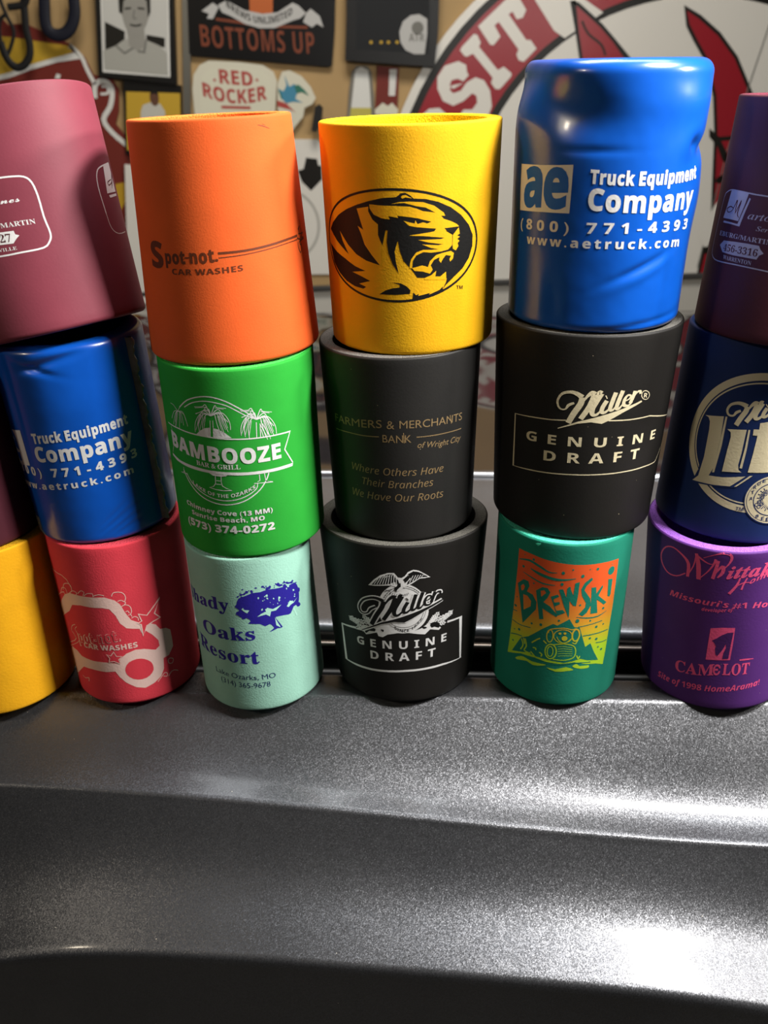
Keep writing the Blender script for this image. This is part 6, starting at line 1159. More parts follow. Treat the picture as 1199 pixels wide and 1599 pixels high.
["P","oak_emblem","ink_mint",1,0,[[428,1353],[419,1348],[413,1347],[406,1360],[415,1366],[420,1364]]],
["P","oak_emblem","ink_mint",1,0,[[229,1382],[222,1378],[216,1381],[212,1385],[217,1392],[225,1387]]],
["P","oak_emblem","ink_mint",1,0,[[501,1336],[500,1334],[496,1335],[495,1339],[496,1343],[501,1340]]],
["P","oak_emblem","ink_mint",1,0,[[423,1333],[423,1327],[412,1328],[407,1338],[414,1346],[421,1337]]],
["P","oak_emblem","ink_mint",1,0,[[537,1267],[534,1264],[531,1266],[527,1271],[532,1272],[535,1271]]],
["P","oak_emblem","ink_mint",1,0,[[650,1319],[644,1315],[638,1317],[634,1327],[637,1330],[647,1329]]],
["P","oak_emblem","ink_mint",1,0,[[360,1378],[354,1368],[347,1376],[341,1383],[349,1390],[356,1387]]],
["P","oak_emblem","ink_mint",1,0,[[647,1296],[637,1295],[627,1296],[622,1307],[633,1311],[642,1304]]],
["P","oak_emblem","ink_mint",1,0,[[184,1426],[176,1414],[169,1414],[163,1429],[173,1439],[179,1436]]],
["P","oak_emblem","ink_mint",1,0,[[399,1305],[396,1302],[390,1302],[390,1308],[390,1316],[399,1314]]],
["P","oak_emblem","ink_mint",1,0,[[248,1391],[243,1389],[240,1389],[236,1393],[240,1395],[245,1394]]],
["P","oak_emblem","ink_mint",1,0,[[273,1284],[271,1277],[262,1280],[253,1289],[261,1291],[272,1292]]],
["P","oak_emblem","ink_mint",1,0,[[539,1433],[536,1424],[528,1432],[525,1438],[527,1449],[540,1444]]],
["P","oak_emblem","ink_mint",1,0,[[644,1373],[635,1370],[622,1370],[620,1384],[617,1394],[638,1386]]]],
"c4b":[
["P","bear_poster","ink_sunset",0,0,[[-681,1813],[-515,1807],[-365,1788],[-204,1774],[-46,1763],[128,1757],[295,1752],[509,1735],[509,1488],[507,1194],[487,885],[475,631],[458,457],[344,508],[198,541],[66,582],[-101,563],[-257,569],[-382,591],[-556,579],[-753,500],[-729,757],[-705,1081],[-692,1414],[-683,1633]]],
["L","bear_poster","ink_teal",1,3,0,[10,25,27,17,6],[[-668,1695],[-535,1727],[-405,1692],[-307,1654],[-216,1659]]],
["L","bear_poster","ink_teal",1,3,0,[10,35,32,22,7],[[-515,1641],[-399,1608],[-256,1583],[-142,1585],[-14,1605]]],
["L","bear_poster","ink_teal",1,3,0,[7,15,17,7],[[-605,1570],[-494,1542],[-367,1510],[-227,1513]]],
["L","bear_poster","ink_teal",1,3,0,[6,15,15,5],[[36,1149],[160,1125],[294,1120],[409,1153]]],
["L","bear_poster","ink_teal",1,3,0,10,[[66,1025],[209,1038],[362,1048]]],
["L","bear_poster","ink_teal",1,3,0,12,[[133,908],[264,906],[467,900]]],
["L","bear_poster","ink_teal",1,3,0,10,[[308,787],[402,770],[470,770]]],
["L","bear_poster","ink_teal",1,3,0,10,[[-710,944],[-598,930],[-460,945]]],
["L","bear_poster","ink_teal",1,3,0,12,[[-721,762],[-633,792],[-558,799]]],
["L","bear_poster","ink_teal",1,3,0,10,[[-712,1071],[-648,1075]]],
["E","bear_poster","ink_teal",1,[-153,1664,18,19],0,10],
["E","bear_poster","ink_teal",1,[-485,1752,15,14],0,10],
["E","bear_poster","ink_teal",1,[-596,1773,8,7],0,10],
["E","bear_poster","ink_teal",1,[-605,1633,17,15],0,10],
["E","bear_poster","ink_teal",1,[59,1630,19,20],0,10],
["E","bear_poster","ink_teal",1,[223,1692,16,15],0,10],
["E","bear_poster","ink_teal",1,[-52,1706,10,11],0,10],
["E","bear_poster","ink_teal",1,[-155,1534,17,18],0,10],
["E","bear_poster","ink_teal",1,[-72,1496,14,15],0,10],
["E","bear_poster","ink_teal",1,[-152,1102,12,13],0,10],
["E","bear_poster","ink_teal",1,[50,1101,22,24],0,10],
["E","bear_poster","ink_teal",1,[201,1085,12,12],0,10],
["E","bear_poster","ink_teal",1,[289,990,18,16],0,10],
["E","bear_poster","ink_teal",1,[-452,1001,13,13],0,10],
["E","bear_poster","ink_teal",1,[-346,1017,17,18],0,10],
["E","bear_poster","ink_teal",1,[-604,867,17,16],0,10],
["E","bear_poster","ink_teal",1,[-676,1134,19,15],0,10],
["E","bear_poster","ink_teal",1,[-662,1246,9,8],0,10],
["E","bear_poster","ink_teal",1,[356,1200,16,14],0,10],
["E","bear_poster","ink_teal",1,[222,863,14,14],0,10],
["E","bear_poster","ink_teal",1,[309,834,18,17],0,10],
["E","bear_poster","ink_teal",1,[400,675,17,15],0,10],
["E","bear_poster","ink_teal",1,[346,721,13,11],0,10],
["E","bear_poster","ink_teal",1,[63,1291,11,12],0,10],
["E","bear_poster","ink_teal",1,[134,1702,7,7],0,10],
["E","bear_poster","ink_teal",1,[412,1702,8,6],0,10],
["E","bear_poster","ink_teal",1,[-463,1482,10,10],0,10],
["E","bear_poster","ink_teal",1,[-681,693,13,11],0,10],
["E","bear_poster","ink_teal",1,[-668,843,9,8],0,10],
["E","bear_poster","ink_teal",1,[385,997,12,10],0,10],
["E","lettering","ink_teal",1,[411,1629,47,48],0,16],
["P","lettering","ink_teal",1,0,[[380,1539],[446,1524],[443,1335],[425,1315],[397,1337]]],
["P","lettering","ink_teal",1,0,[[-667,1411],[-591,1488],[-529,1486],[-512,1435],[-539,1361],[-466,1348],[-415,1274],[-415,1184],[-472,1100],[-564,965],[-610,1177]]],
["P","lettering","ink_sunset",2,0,[[-621,1399],[-587,1432],[-567,1408],[-581,1364],[-609,1346]]],
["P","lettering","ink_sunset",2,0,[[-582,1312],[-529,1313],[-479,1267],[-480,1202],[-563,1131]]],
["P","lettering","ink_teal",1,0,[[-432,1410],[-363,1467],[-304,1468],[-271,1424],[-295,1356],[-338,1295],[-264,1260],[-169,1165],[-185,1143],[-343,1217],[-322,1092],[-369,1079]]],
["P","lettering","ink_sunset",2,0,[[-378,1419],[-337,1435],[-317,1408],[-366,1352]]],
["P","lettering","ink_teal",1,0,[[-264,1375],[-190,1411],[-173,1388],[-231,1349],[-222,1312],[-165,1326],[-158,1301],[-212,1268],[-191,1220],[-123,1234],[-92,1203],[-175,1160]]],
["P","lettering","ink_teal",1,0,[[-183,1469],[-139,1480],[-96,1382],[-95,1495],[-67,1502],[-24,1409],[-15,1552],[32,1567],[28,1407],[17,1281],[-13,1288],[-59,1345],[-49,1179],[-52,1140],[-117,1292]]],
["P","lettering","ink_teal",1,0,[[160,1604],[179,1579],[112,1513],[93,1465],[173,1354],[188,1275],[147,1192],[101,1156],[56,1182],[121,1260],[125,1310],[70,1405],[56,1481],[90,1553]]],
["P","lettering","ink_teal",1,0,[[173,1486],[228,1483],[238,1405],[309,1490],[317,1462],[269,1373],[393,1262],[358,1241],[253,1332],[281,1165],[194,1169]]],
["P","mountain_picture","ink_teal",1,0,[[-687,557],[-571,779],[-478,831],[-324,973],[-212,1055],[-165,1041],[-39,1127],[23,1028],[85,1017],[174,765],[236,799],[292,683],[370,548],[220,585],[137,621],[-55,579],[-235,600],[-383,611],[-489,622]]],
["L","mountain_picture","ink_sunset",2,3,0,11,[[-256,935],[-230,986],[-93,1015],[3,996],[49,1007],[85,951],[86,885],[55,821],[18,836]]],
["E","mountain_picture","ink_sunset",2,[-91,912,102,83],10,24],
["E","mountain_picture","ink_sunset",2,[-235,902,35,76],11,20],
["E","mountain_picture","ink_sunset",2,[50,927,41,73],17,20],
["E","mountain_picture","ink_sunset",3,[-73,888,32,31],0,16],
["E","mountain_picture","ink_sunset",3,[-128,946,16,14],0,10],
["E","mountain_picture","ink_sunset",3,[-73,950,16,15],0,10],
["L","mountain_picture","ink_sunset",3,3,0,9,[[-159,903],[-126,853],[-65,830],[1,883]]],
["E","mountain_picture","ink_sunset",2,[-211,710,62,91],14,24],
["E","mountain_picture","ink_sunset",3,[-217,710,32,64],10,18],
["L","mountain_picture","ink_sunset",2,3,0,11,[[-191,798],[-76,820],[33,795],[67,725],[48,645],[-58,613],[-177,617]]],
["L","mountain_picture","ink_sunset",3,0,0,5,[[-137,781],[-73,789],[24,771]]],
["L","mountain_picture","ink_sunset",3,0,0,5,[[-135,751],[-71,760],[26,746]]],
["L","mountain_picture","ink_sunset",3,0,0,5,[[-132,722],[-68,730],[28,720]]],
["L","mountain_picture","ink_sunset",3,0,0,5,[[-130,692],[-65,700],[31,694]]],
["L","mountain_picture","ink_sunset",3,0,0,5,[[-127,662],[-63,670],[33,668]]],
["L","mountain_picture","ink_sunset",2,3,0,15,[[-563,769],[-537,699],[-567,630]]],
["L","mountain_picture","ink_sunset",2,3,0,15,[[-516,789],[-495,702],[-518,637],[-436,628]]],
["L","mountain_picture","ink_sunset",2,3,0,15,[[-536,788],[-517,720]]],
["L","mountain_picture","ink_sunset",2,3,0,15,[[-434,766],[-374,825],[-339,849]]],
["L","mountain_picture","ink_sunset",2,3,0,15,[[-416,710],[-385,713],[-377,689]]],
["L","mountain_picture","ink_sunset",2,3,0,15,[[-438,654],[-383,604]]],
["L","mountain_picture","ink_sunset",2,3,0,15,[[-338,673],[-306,654],[-316,624]]],
["L","mountain_picture","ink_sunset",2,3,0,15,[[-301,831],[-263,799]]],
["L","mountain_picture","ink_sunset",2,3,0,15,[[82,669],[105,626],[121,658]]],
["P","snow_drift","ink_sunset",0,2,[[-625,498],[-553,546],[-497,549],[-416,531],[-254,534],[-289,513],[-400,488],[-481,513],[-608,478]]],
["P","snow_drift","ink_sunset",0,2,[[-245,502],[-143,490],[-26,524],[63,485],[3,475],[-140,459]]],
["P","snow_drift","ink_sunset",0,2,[[46,535],[93,558],[134,525],[241,517],[245,482],[151,488],[73,512]]],
["L","snow_drift","ink_teal",1,3,0,10,[[-417,551],[-256,555],[-100,552],[67,572],[265,553]]],
["P","rim_nick","ink_aqua",0,0,[[-520,1998],[-399,2022],[-393,1990],[-425,1932],[-446,1916],[-476,1935]]]],
"c5b":[
["L","lettering","ink_magenta",0,3,0,[12,12,16,21,19,14,14,21,35,30],[[-633,1594],[-726,1524],[-838,1515],[-924,1589],[-940,1686],[-880,1787],[-784,1826],[-677,1786],[-608,1710],[-608,1566]]],
["L","lettering","ink_magenta",0,3,0,[12,12,16],[[-618,1562],[-558,1705],[-539,1841]]],
["L","lettering","ink_magenta",0,3,0,[30,44,42],[[-540,1852],[-511,1731],[-499,1569]]],
["L","lettering","ink_magenta",0,3,0,[9,12,19,25],[[-499,1574],[-423,1676],[-376,1766],[-359,1831]]],
["L","lettering","ink_magenta",0,3,0,[23,14,9,7],[[-538,1836],[-450,1783],[-394,1768],[-343,1795]]],
["L","lettering","ink_magenta",0,3,0,[7,9,19,25,25,14,9],[[-471,1822],[-385,1871],[-300,1907],[-239,1898],[-222,1855],[-246,1786],[-293,1724]]],
["L","lettering","ink_magenta",0,3,0,[30,32,32],[[-336,1818],[-353,1703],[-372,1608]]],
["L","lettering","ink_magenta",0,3,0,[9,21,32,32,14],[[-358,1656],[-320,1731],[-287,1759],[-290,1691],[-329,1627]]],
["T","lettering","ink_magenta",0,"ittaker","sbi",[-253,1625],[342,1642],[-11,1659],141,0.04,0.1,0],
["L","lettering","ink_magenta",0,3,0,[14,23,28],[[-127,1647],[-154,1555],[-212,1459]]],
["L","lettering","ink_magenta",0,3,0,[14,16,19],[[-65,1646],[-93,1567],[-105,1510]]],
["L","lettering","ink_magenta",0,3,0,[9,12,9],[[-178,1531],[-95,1590],[-41,1593]]],
["T","lettering","ink_magenta",0,"ome","sansbi",[-38,1570],[169,1631],[51,1613],58,0,0,0],
["T","lettering","ink_magenta",0,"Missouri's #1 Home Builder","sansbi",[-790,1266],[836,1177],[-193,1297],68,0,0,0],
["T","lettering","ink_magenta",0,"developer of:","sansbi",[-443,1220],[-151,1262],[-296,1234],40,0,0,0],
["T","lettering","ink_magenta",0,"CAM","sr",[-661,385],[-268,460],[-461,413],145,0.035,0,0],
["T","lettering","ink_magenta",0,"Є","plain",[-278,461],[-207,474],0,127,0.06,0,0],
["T","lettering","ink_magenta",0,"LOT","sr",[-187,474],[75,481],[-76,476],147,0.035,0,0],
["L","lettering","ink_magenta",0,3,0,[16,21,7],[[-36,663],[23,666],[106,665]]],
["T","lettering","ink_magenta",0,"Site of 1998 HomeArama!","sansbi",[-877,174],[217,304],[-269,244],75,0,0,0],
["P","horse_emblem","ink_magenta",0,0,[[-342,1032],[-235,1056],[-117,1062],[-119,866],[-128,664],[-246,653],[-358,639],[-351,835]]],
["P","horse_emblem","ink_purple",1,0,[[-128,1007],[-183,998],[-236,962],[-278,919],[-318,886],[-297,866],[-275,826],[-281,788],[-271,721],[-251,705],[-235,739],[-211,786],[-185,863],[-180,813],[-198,749],[-203,674],[-146,681],[-138,866]]]],
"c5t":[
["P","emblem","ink_grey",1,0,[[-1089,1202],[-975,1207],[-869,1201],[-889,1107],[-926,975],[-1018,977],[-1138,973],[-1110,1070]]],
["P","emblem","ink_grey",1,0,[[-854,1168],[-839,1162],[-872,1047],[-900,935],[-1005,940],[-1121,937],[-1117,953],[-1010,954],[-926,951],[-890,1064]]],
["L","emblem","ink_maroon_dark",2,3,0,[8,9,10,8,6,8,10,9,9,10,5],[[-1012,1068],[-1054,1077],[-1102,1052],[-1073,1028],[-1026,1047],[-1000,1094],[-979,1137],[-980,1033],[-932,1138],[-951,1037],[-926,1002]]],
["L","label_frame","ink_grey",0,2,0,[9,9,10,10,10,10,8,7,6,6,6,7,9,10,10,10,10,10],[[-427,1166],[-564,1180],[-689,1195],[-797,1199],[-917,1206],[-1041,1209],[-1106,1204],[-1162,1181],[-1202,1132],[-1227,878],[-1231,696],[-1211,649],[-1142,620],[-1023,620],[-863,627],[-691,623],[-567,614],[-320,591]]],
["T","lettering","ink_grey",0,"arto","sri",[-834,1006],[-618,1007],[-723,1003],60,0.0,0,0],
["T","lettering","ink_grey",0,"Serv","sri",[-735,921],[-599,915],[-663,920],37,0,0,0],
["T","lettering","ink_grey",0,"EBURG/MARTIN","sr",[-1145,828],[-580,824],[-817,832],40,0.01,0,0],
["P","lettering","ink_grey",1,0,[[-1100,752],[-1054,797],[-912,808],[-788,812],[-680,808],[-661,779],[-630,751],[-664,732],[-679,698],[-785,700],[-916,698],[-1042,701]]],
["T","lettering","ink_maroon_dark",2,"456-3316","sb",[-1038,714],[-679,720],[-837,721],59,0,0,0],
["T","lettering","ink_grey",0,"WARRENTON","sr",[-1019,647],[-717,644],[-849,647],36,0.01,0,0]],
"c1t":[
["T","lettering","ink_silver",0,"nes","scr",[83,1100],[230,1089],0,54,0.02,0,0],
["T","lettering","ink_silver",0,"MARTIN","sr",[35,916],[295,895],0,41,0.01,0,0],
["T","lettering","ink_silver",0,"VILLE","sr",[-37,736],[104,725],0,28,0.01,0,0],
["L","label_frame","ink_silver",0,3,0,14,[[-58,1320],[62,1304],[204,1292],[303,1271],[348,1218],[365,1107],[366,931],[379,796],[355,734],[296,695],[130,696],[-40,703],[-223,735]]],
["L","side_label_frame","ink_silver",0,3,0,12,[[1231,1326],[1028,1283],[947,1234],[916,1115],[934,886]]],
["L","side_label_frame","ink_silver",0,3,0,7,[[934,886],[960,761],[1056,710],[1231,726]]],
["P","emblem","ink_silver",1,0,[[-65,899],[18,886],[120,876],[125,845],[153,832],[122,809],[92,779],[-12,790],[-97,806]]],
["T","emblem","ink_maroon_dark",2,"27","sb",[0,806],[87,795],0,66,0,0,0],
["P","monogram","ink_silver",1,0,[[1071,1292],[1231,1321],[1231,1078],[1023,1055]]],
["L","monogram","ink_maroon_dark",2,3,0,[7,9,9,7,7,7,7],[[1173,1180],[1084,1153],[1094,1127],[1187,1165],[1231,1239],[1147,1101],[1231,1214]]],
["P","monogram","ink_silver",1,0,[[1046,1040],[1231,1063],[1231,1043],[1058,1018]]]],
"wall:portrait":[
["B","frame","black_frame",0,0,320,[[-10436,10488],[-7414,10404],[-7874,5834],[-10978,6224]]],
["P","photo","paper_white",0,0,[[-10226,10272],[-7592,10198],[-8082,6106],[-10776,6374]]],
["P","photo","photo_grey_light",1,0,[[-10160,10270],[-7634,10198],[-8162,6164],[-10698,6474]]],
["P","photo","photo_black",2,0,[[-10382,8140],[-9970,7940],[-9652,7782],[-9726,7330],[-10540,7124]]],
["P","photo","photo_black",2,0,[[-8814,7644],[-8102,7510],[-8150,7170],[-8860,7342]]],
["P","photo","photo_shirt",3,0,[[-10626,7126],[-10078,7302],[-9696,7518],[-8842,7456],[-8354,7252],[-8090,6976],[-8158,6188],[-10688,6472]]],
["P","photo","photo_skin",4,0,[[-9554,7854],[-8870,7834],[-8872,7266],[-9246,7086],[-9560,7286]]],
["P","photo","photo_skin",5,3,[[-9672,8600],[-9520,9108],[-9064,9312],[-8594,9082],[-8592,8422],[-8762,7980],[-9072,7652],[-9332,7636],[-9586,7930]]],
["P","photo","photo_black",6,0,[[-9756,8456],[-9700,9040],[-9376,9464],[-8702,9482],[-8444,9076],[-8526,8420],[-8660,8202],[-8622,8790],[-8786,8942],[-9286,8992],[-9526,8816],[-9640,8378]]],
["L","photo","photo_black",7,0,0,60,[[-9526,8560],[-9268,8574]]],
["L","photo","photo_black",7,0,0,60,[[-9014,8566],[-8746,8530]]],
["L","photo","photo_dim",7,3,0,50,[[-9142,8512],[-9234,8254],[-9112,8214]]],
["L","photo","photo_black",7,3,0,60,[[-9400,8014],[-9194,7964],[-8948,8000]]],
["L","photo","photo_dim",7,0,0,60,[[-10078,7302],[-9776,7026],[-9400,7206]]],
["L","photo","photo_dim",7,0,0,60,[[-8842,7456],[-8992,7040],[-9246,7086]]]],
"wall:yellowphoto":[
["B","frame","black_frame",0,0,240,[[-10036,6086],[-7730,5798],[-8036,3192],[-10392,3264]]],
["P","photo","poster_yellow",0,0,[[-9986,5642],[-7794,5514],[-8050,3360],[-10310,3430]]],
["P","photo","photo_shirtw",1,0,[[-9502,4890],[-9376,5128],[-9052,5216],[-8662,5148],[-8508,4860],[-8574,4208],[-9604,4240]]],
["P","photo","poster_skin",2,2,[[-9032,5518],[-8698,5508],[-8726,5190],[-8870,5064],[-9028,5198]]],
["P","photo","photo_black",3,0,[[-9050,5518],[-8944,5636],[-8724,5628],[-8668,5468],[-8828,5528]]]],
"wall:bar":[
["B","bar","steel",0,0,200,[[-7146,10114],[-6822,10106],[-7500,4716],[-7794,4726]]]],
"wall:bottoms":[
["B","panel","sign_black",0,0,100,[[-7046,9830],[-1176,9664],[-1336,7614],[-1516,6334],[-1654,6294],[-7168,6852],[-7264,6962],[-7090,8820]]],
["T","lettering","sign_rust",0,"BOTTOMS UP","sansb",[-6730,7188],[-2188,6776],[-4536,6962],770,-0.01,0,0.05],
["P","bottle_picture","sign_orange",0,0,[[-4602,9358],[-3660,9332],[-3768,8234],[-4678,8286]]],
["L","bottle_picture","sign_rust",0,3,0,97,[[-6044,8118],[-5158,7988],[-4212,7830],[-2414,7726]]],
["P","banner","paper_grey",1,0,[[-5898,8606],[-5554,8750],[-4876,8396],[-4174,8246],[-3572,8280],[-2950,8598],[-2720,8490],[-2440,8222],[-2692,8048],[-2998,7978],[-3740,7738],[-4340,7754],[-4924,7928],[-5436,8204],[-5778,8344]]],
["P","banner","paper_grey",1,0,[[-6576,8418],[-6096,8688],[-5878,8528],[-6164,8122],[-6400,8154],[-6292,8308]]],
["P","banner","paper_grey",1,0,[[-2440,8222],[-2250,8372],[-1908,8104],[-1782,7706],[-2044,7846],[-2234,7720],[-2582,7914]]],
["T","banner","photo_black",2,"BREWS UNLIMITED","sansb",[-5578,8546],[-2980,8212],[-4206,7908],240,0,0,0]],
"wall:rocker":[
["B","plaque","cream",0,0,160,[[-7316,5624],[-7196,6172],[-6906,6518],[-6520,6670],[-5308,6580],[-4342,6444],[-3936,6186],[-3810,5852],[-3878,5410],[-4028,4396],[-7348,4496]]],
["P","lettering","paper_cream",0,0,[[-7026,5560],[-6902,6054],[-6556,6372],[-5330,6364],[-4360,6254],[-4078,5970],[-4106,5304],[-4270,4518],[-7084,4602]]],
["T","lettering","sign_red",1,"RED","sansb",[-6158,5838],[-4796,5688],0,504,0.03,0,0],
["T","lettering","sign_red",1,"ROCKER","sansb",[-6892,5388],[-4270,5198],[-5592,5068],514,0.03,0,0],
["L","lettering","sign_red",1,0,0,111,[[-6198,4944],[-4986,4880]]],
["E","lettering","sign_red",1,[-6360,5955,62,55],0,10],
["E","lettering","sign_red",1,[-4626,5903,62,55],0,10]],
"wall:bird":[
["B","backing","cream",0,0,80,[[-3788,5740],[-3568,6176],[-3256,6220],[-2782,5988],[-2438,5590],[-2250,5166],[-2420,4944],[-2742,4812],[-2828,4474],[-3168,4140],[-3446,3800],[-3826,3812],[-3854,4960]]],
["P","bird_picture","bird_blue",0,0,[[-3772,5574],[-3564,5456],[-3422,5674],[-3484,6062],[-3304,5616],[-3110,5720],[-2934,5604],[-3090,5162],[-2790,5012],[-3224,5054],[-3476,5004],[-3706,5236]]],
["P","bird_picture","bird_green",1,0,[[-3116,5638],[-2926,5688],[-2694,5486],[-2524,5258],[-2824,5406],[-3014,5356]]],
["P","bird_picture","sign_red",1,0,[[-3840,5128],[-3476,5004],[-3304,4830],[-3128,4654],[-3370,4776],[-3860,4904]]],
["L","bird_picture","bird_green",1,0,0,56,[[-3746,5518],[-3650,5178]]]],
"wall:frame":[
["B","frame","black_frame",0,0,360,[[-760,9908],[2880,9806],[2784,7344],[2640,6168],[-968,6504],[-836,8050]]],
["P","round_label","print_dark",0,0,[[-354,9670],[2464,9590],[2412,6622],[-510,6892]]],
["P","round_label","paper_grey",1,0,[[2350,7868],[2044,8038],[1700,8008],[1388,7806],[1242,7450],[1282,7084],[1472,6802],[1818,6652],[2238,6638],[2348,7358]]],
["E","round_label","photo_dim",2,[1969,7564,241,226],0,20],
["T","round_label","photo_dim",2,"ATR","sansb",[1616,7104],[2240,7086],0,274,0,0,0],
["E","small_dots","poster_yellow",1,[103,7119,69,61],0,8],
["E","small_dots","poster_yellow",1,[506,7107,70,61],0,8],
["E","small_dots","poster_yellow",1,[797,7099,69,61],0,8],
["E","small_dots","poster_yellow",1,[1144,7089,70,61],0,8]],
"wall:bottle":[
["B","outline","glass_grey",0,0,120,[[-1026,4174],[-858,5464],[-722,6092],[-536,6304],[-82,6292],[86,6068],[160,5178],[124,4140]]],
["P","liquid_picture","paper_white",0,0,[[-578,6150],[-328,6254],[-52,6122],[-8,5438],[14,4666],[-822,4690],[-694,5458]]],
["P","liquid_picture","bottle_yellow",1,0,[[-820,4756],[16,4730],[16,4142],[-918,4170]]]],
"wall:darkphoto":[
["B","backing","sign_maroon",0,0,80,[[326,6280],[1214,6190],[1156,5148],[1062,4112],[124,4140],[232,5176]]],
["P","photo","paper_white",0,0,[[826,6140],[1122,6130],[1028,5152],[766,5160]]],
["P","photo","paper_cream",0,0,[[178,4660],[508,4910],[720,4774],[900,4898],[1144,4632],[1104,4438],[172,4466]]]],
"wall:cord":[
["B","plug","rubber",40,0,360,[[-2284,4844],[-2118,4952],[-1970,4804],[-2052,4324],[-2290,3910],[-2502,3950],[-2378,4464]]]],
"wall:white":[
["B","panel","board_white",0,0,100,[[-4732,3674],[-2312,3584],[-2144,3414],[-1618,3200],[-1912,-2054],[-5264,-1946]]],
["P","diamond_picture","photo_black",0,0,[[-2826,2886],[-2362,2822],[-2324,2552],[-2180,2548],[-2196,2004],[-2700,1540],[-3076,1930],[-3224,2376],[-2966,2436]]],
["E","diamond_picture","board_grey",0,[-3835,144,1375,1462],110,48]],
"wall:strap":[
["TUBE","strap_loop","strap_black",150,[[-14254,9314],[-14190,8846],[-14080,8430],[-13926,7890],[-14166,7352],[-14422,7052],[-14500,7482],[-14462,8024],[-14304,8348],[-14108,8462]]],
["TUBE","strap_loop","strap_black",260,[[-13980,8724],[-13280,8820],[-13114,9282]]],
["TUBE","strap_loop","strap_black",300,[[-13216,9430],[-13338,8704],[-13428,7964],[-13400,7450],[-13490,7026],[-13764,6724],[-14062,6640],[-14304,6802],[-14444,7114],[-14520,7544]]]],
"wall:hoop":[
["TUBE","hoop","strap_navy",460,[[-12442,9436],[-12572,8800],[-12658,8212],[-12588,7880],[-12310,7722],[-11956,7772],[-11670,8004],[-11456,8414],[-11390,8942],[-11404,9408]]]],
"wall:pennant":[
["B","panel","sign_maroon",0,0,120,[[-15270,8018],[-14724,8152],[-13688,8198],[-12040,7434],[-11532,6924],[-11298,6296],[-10540,6116],[-10344,5716],[-10478,4920],[-10694,4438],[-10220,3762],[-10602,838],[-11178,-1534],[-17492,-1330]]],
["P","yellow_field","poster_yellow",0,0,[[-15314,7832],[-14306,7728],[-13226,7546],[-12056,7360],[-11970,7128],[-13308,6744],[-14432,6388],[-15686,6270]]],
["P","top_field","sign_maroon",1,0,[[-15076,8828],[-14504,8370],[-14232,8064],[-14810,7780],[-15314,7832]]],
["L","white_outline","paper_white",2,0,0,179,[[-15516,6248],[-14788,6360],[-13766,6642],[-12670,6880],[-11776,7008],[-12056,7360]]],
["L","white_outline#2","paper_white",2,3,0,159,[[-12050,7382],[-11654,6966],[-11488,6458],[-11274,5942]]],
["L","white_outline#3","paper_white",2,3,0,199,[[-11368,5428],[-11282,5902],[-10944,6066],[-10668,5884],[-10634,5566],[-10806,5090],[-11156,4614],[-10884,4114],[-10338,3598]]],
["L","white_outline#4","paper_white",2,3,0,99,[[-11118,5580],[-10804,5610],[-10806,5848],[-11026,5856]]],
["P","gold_shape","sign_gold",2,0,[[-11094,2088],[-10574,2158],[-10688,1462],[-11162,856],[-11428,1486]]],
["P","white_tip","paper_white",2,0,[[-12770,6378],[-12604,6334],[-12680,6180],[-12876,6202]]]],
"wall:post":[
["B","panel","board_white",160,0,160,[[-10482,2886],[-9866,2790],[-9952,-3018],[-11268,-2976]]]],
"wall:sign":[
["B","panel","board_white",0,0,200,[[29220,-1152],[28908,-236],[28544,658],[28126,1528],[27664,2372],[27156,3186],[26608,3968],[26022,4716],[25400,5430],[24748,6108],[24066,6746],[23360,7346],[22630,7908],[21878,8428],[21110,8906],[20326,9342],[19530,9736],[18722,10086],[17908,10394],[17086,10660],[16262,10880],[15434,11056],[14608,11190],[13786,11278],[12966,11322],[12154,11322],[11350,11278],[10556,11190],[9776,11058],[9010,10882],[8260,10662],[7530,10398],[6820,10090],[6134,9740],[5472,9346],[4838,8910],[4234,8432],[3660,7914],[3122,7354],[2622,6754],[2160,6114],[1738,5438],[1362,4724],[1032,3976],[752,3194],[524,2380],[348,1538],[230,668],[172,-226],[172,-1142],[238,-2074],[366,-3022],[562,-3980],[824,-4944],[1156,-5910],[1556,-6874],[2026,-7828],[2564,-8770],[3170,-9692],[3842,-10588],[4580,-11454],[5378,-12282],[6236,-13068],[7150,-13804],[8112,-14486],[9120,-15110],[10170,-15666],[11252,-16154],[12360,-16566],[13488,-16902],[14628,-17156],[15774,-17326],[16916,-17412],[18048,-17414],[19162,-17328],[20248,-17158],[21302,-16904],[22316,-16570],[23284,-16158],[24198,-15672],[25056,-15116],[25852,-14494],[26582,-13812],[27242,-13076],[27832,-12290],[28346,-11462],[28788,-10598],[29154,-9700],[29444,-8780],[29660,-7838],[29802,-6884],[29872,-5922],[29872,-4956],[29804,-3990],[29672,-3032],[29476,-2084]]],
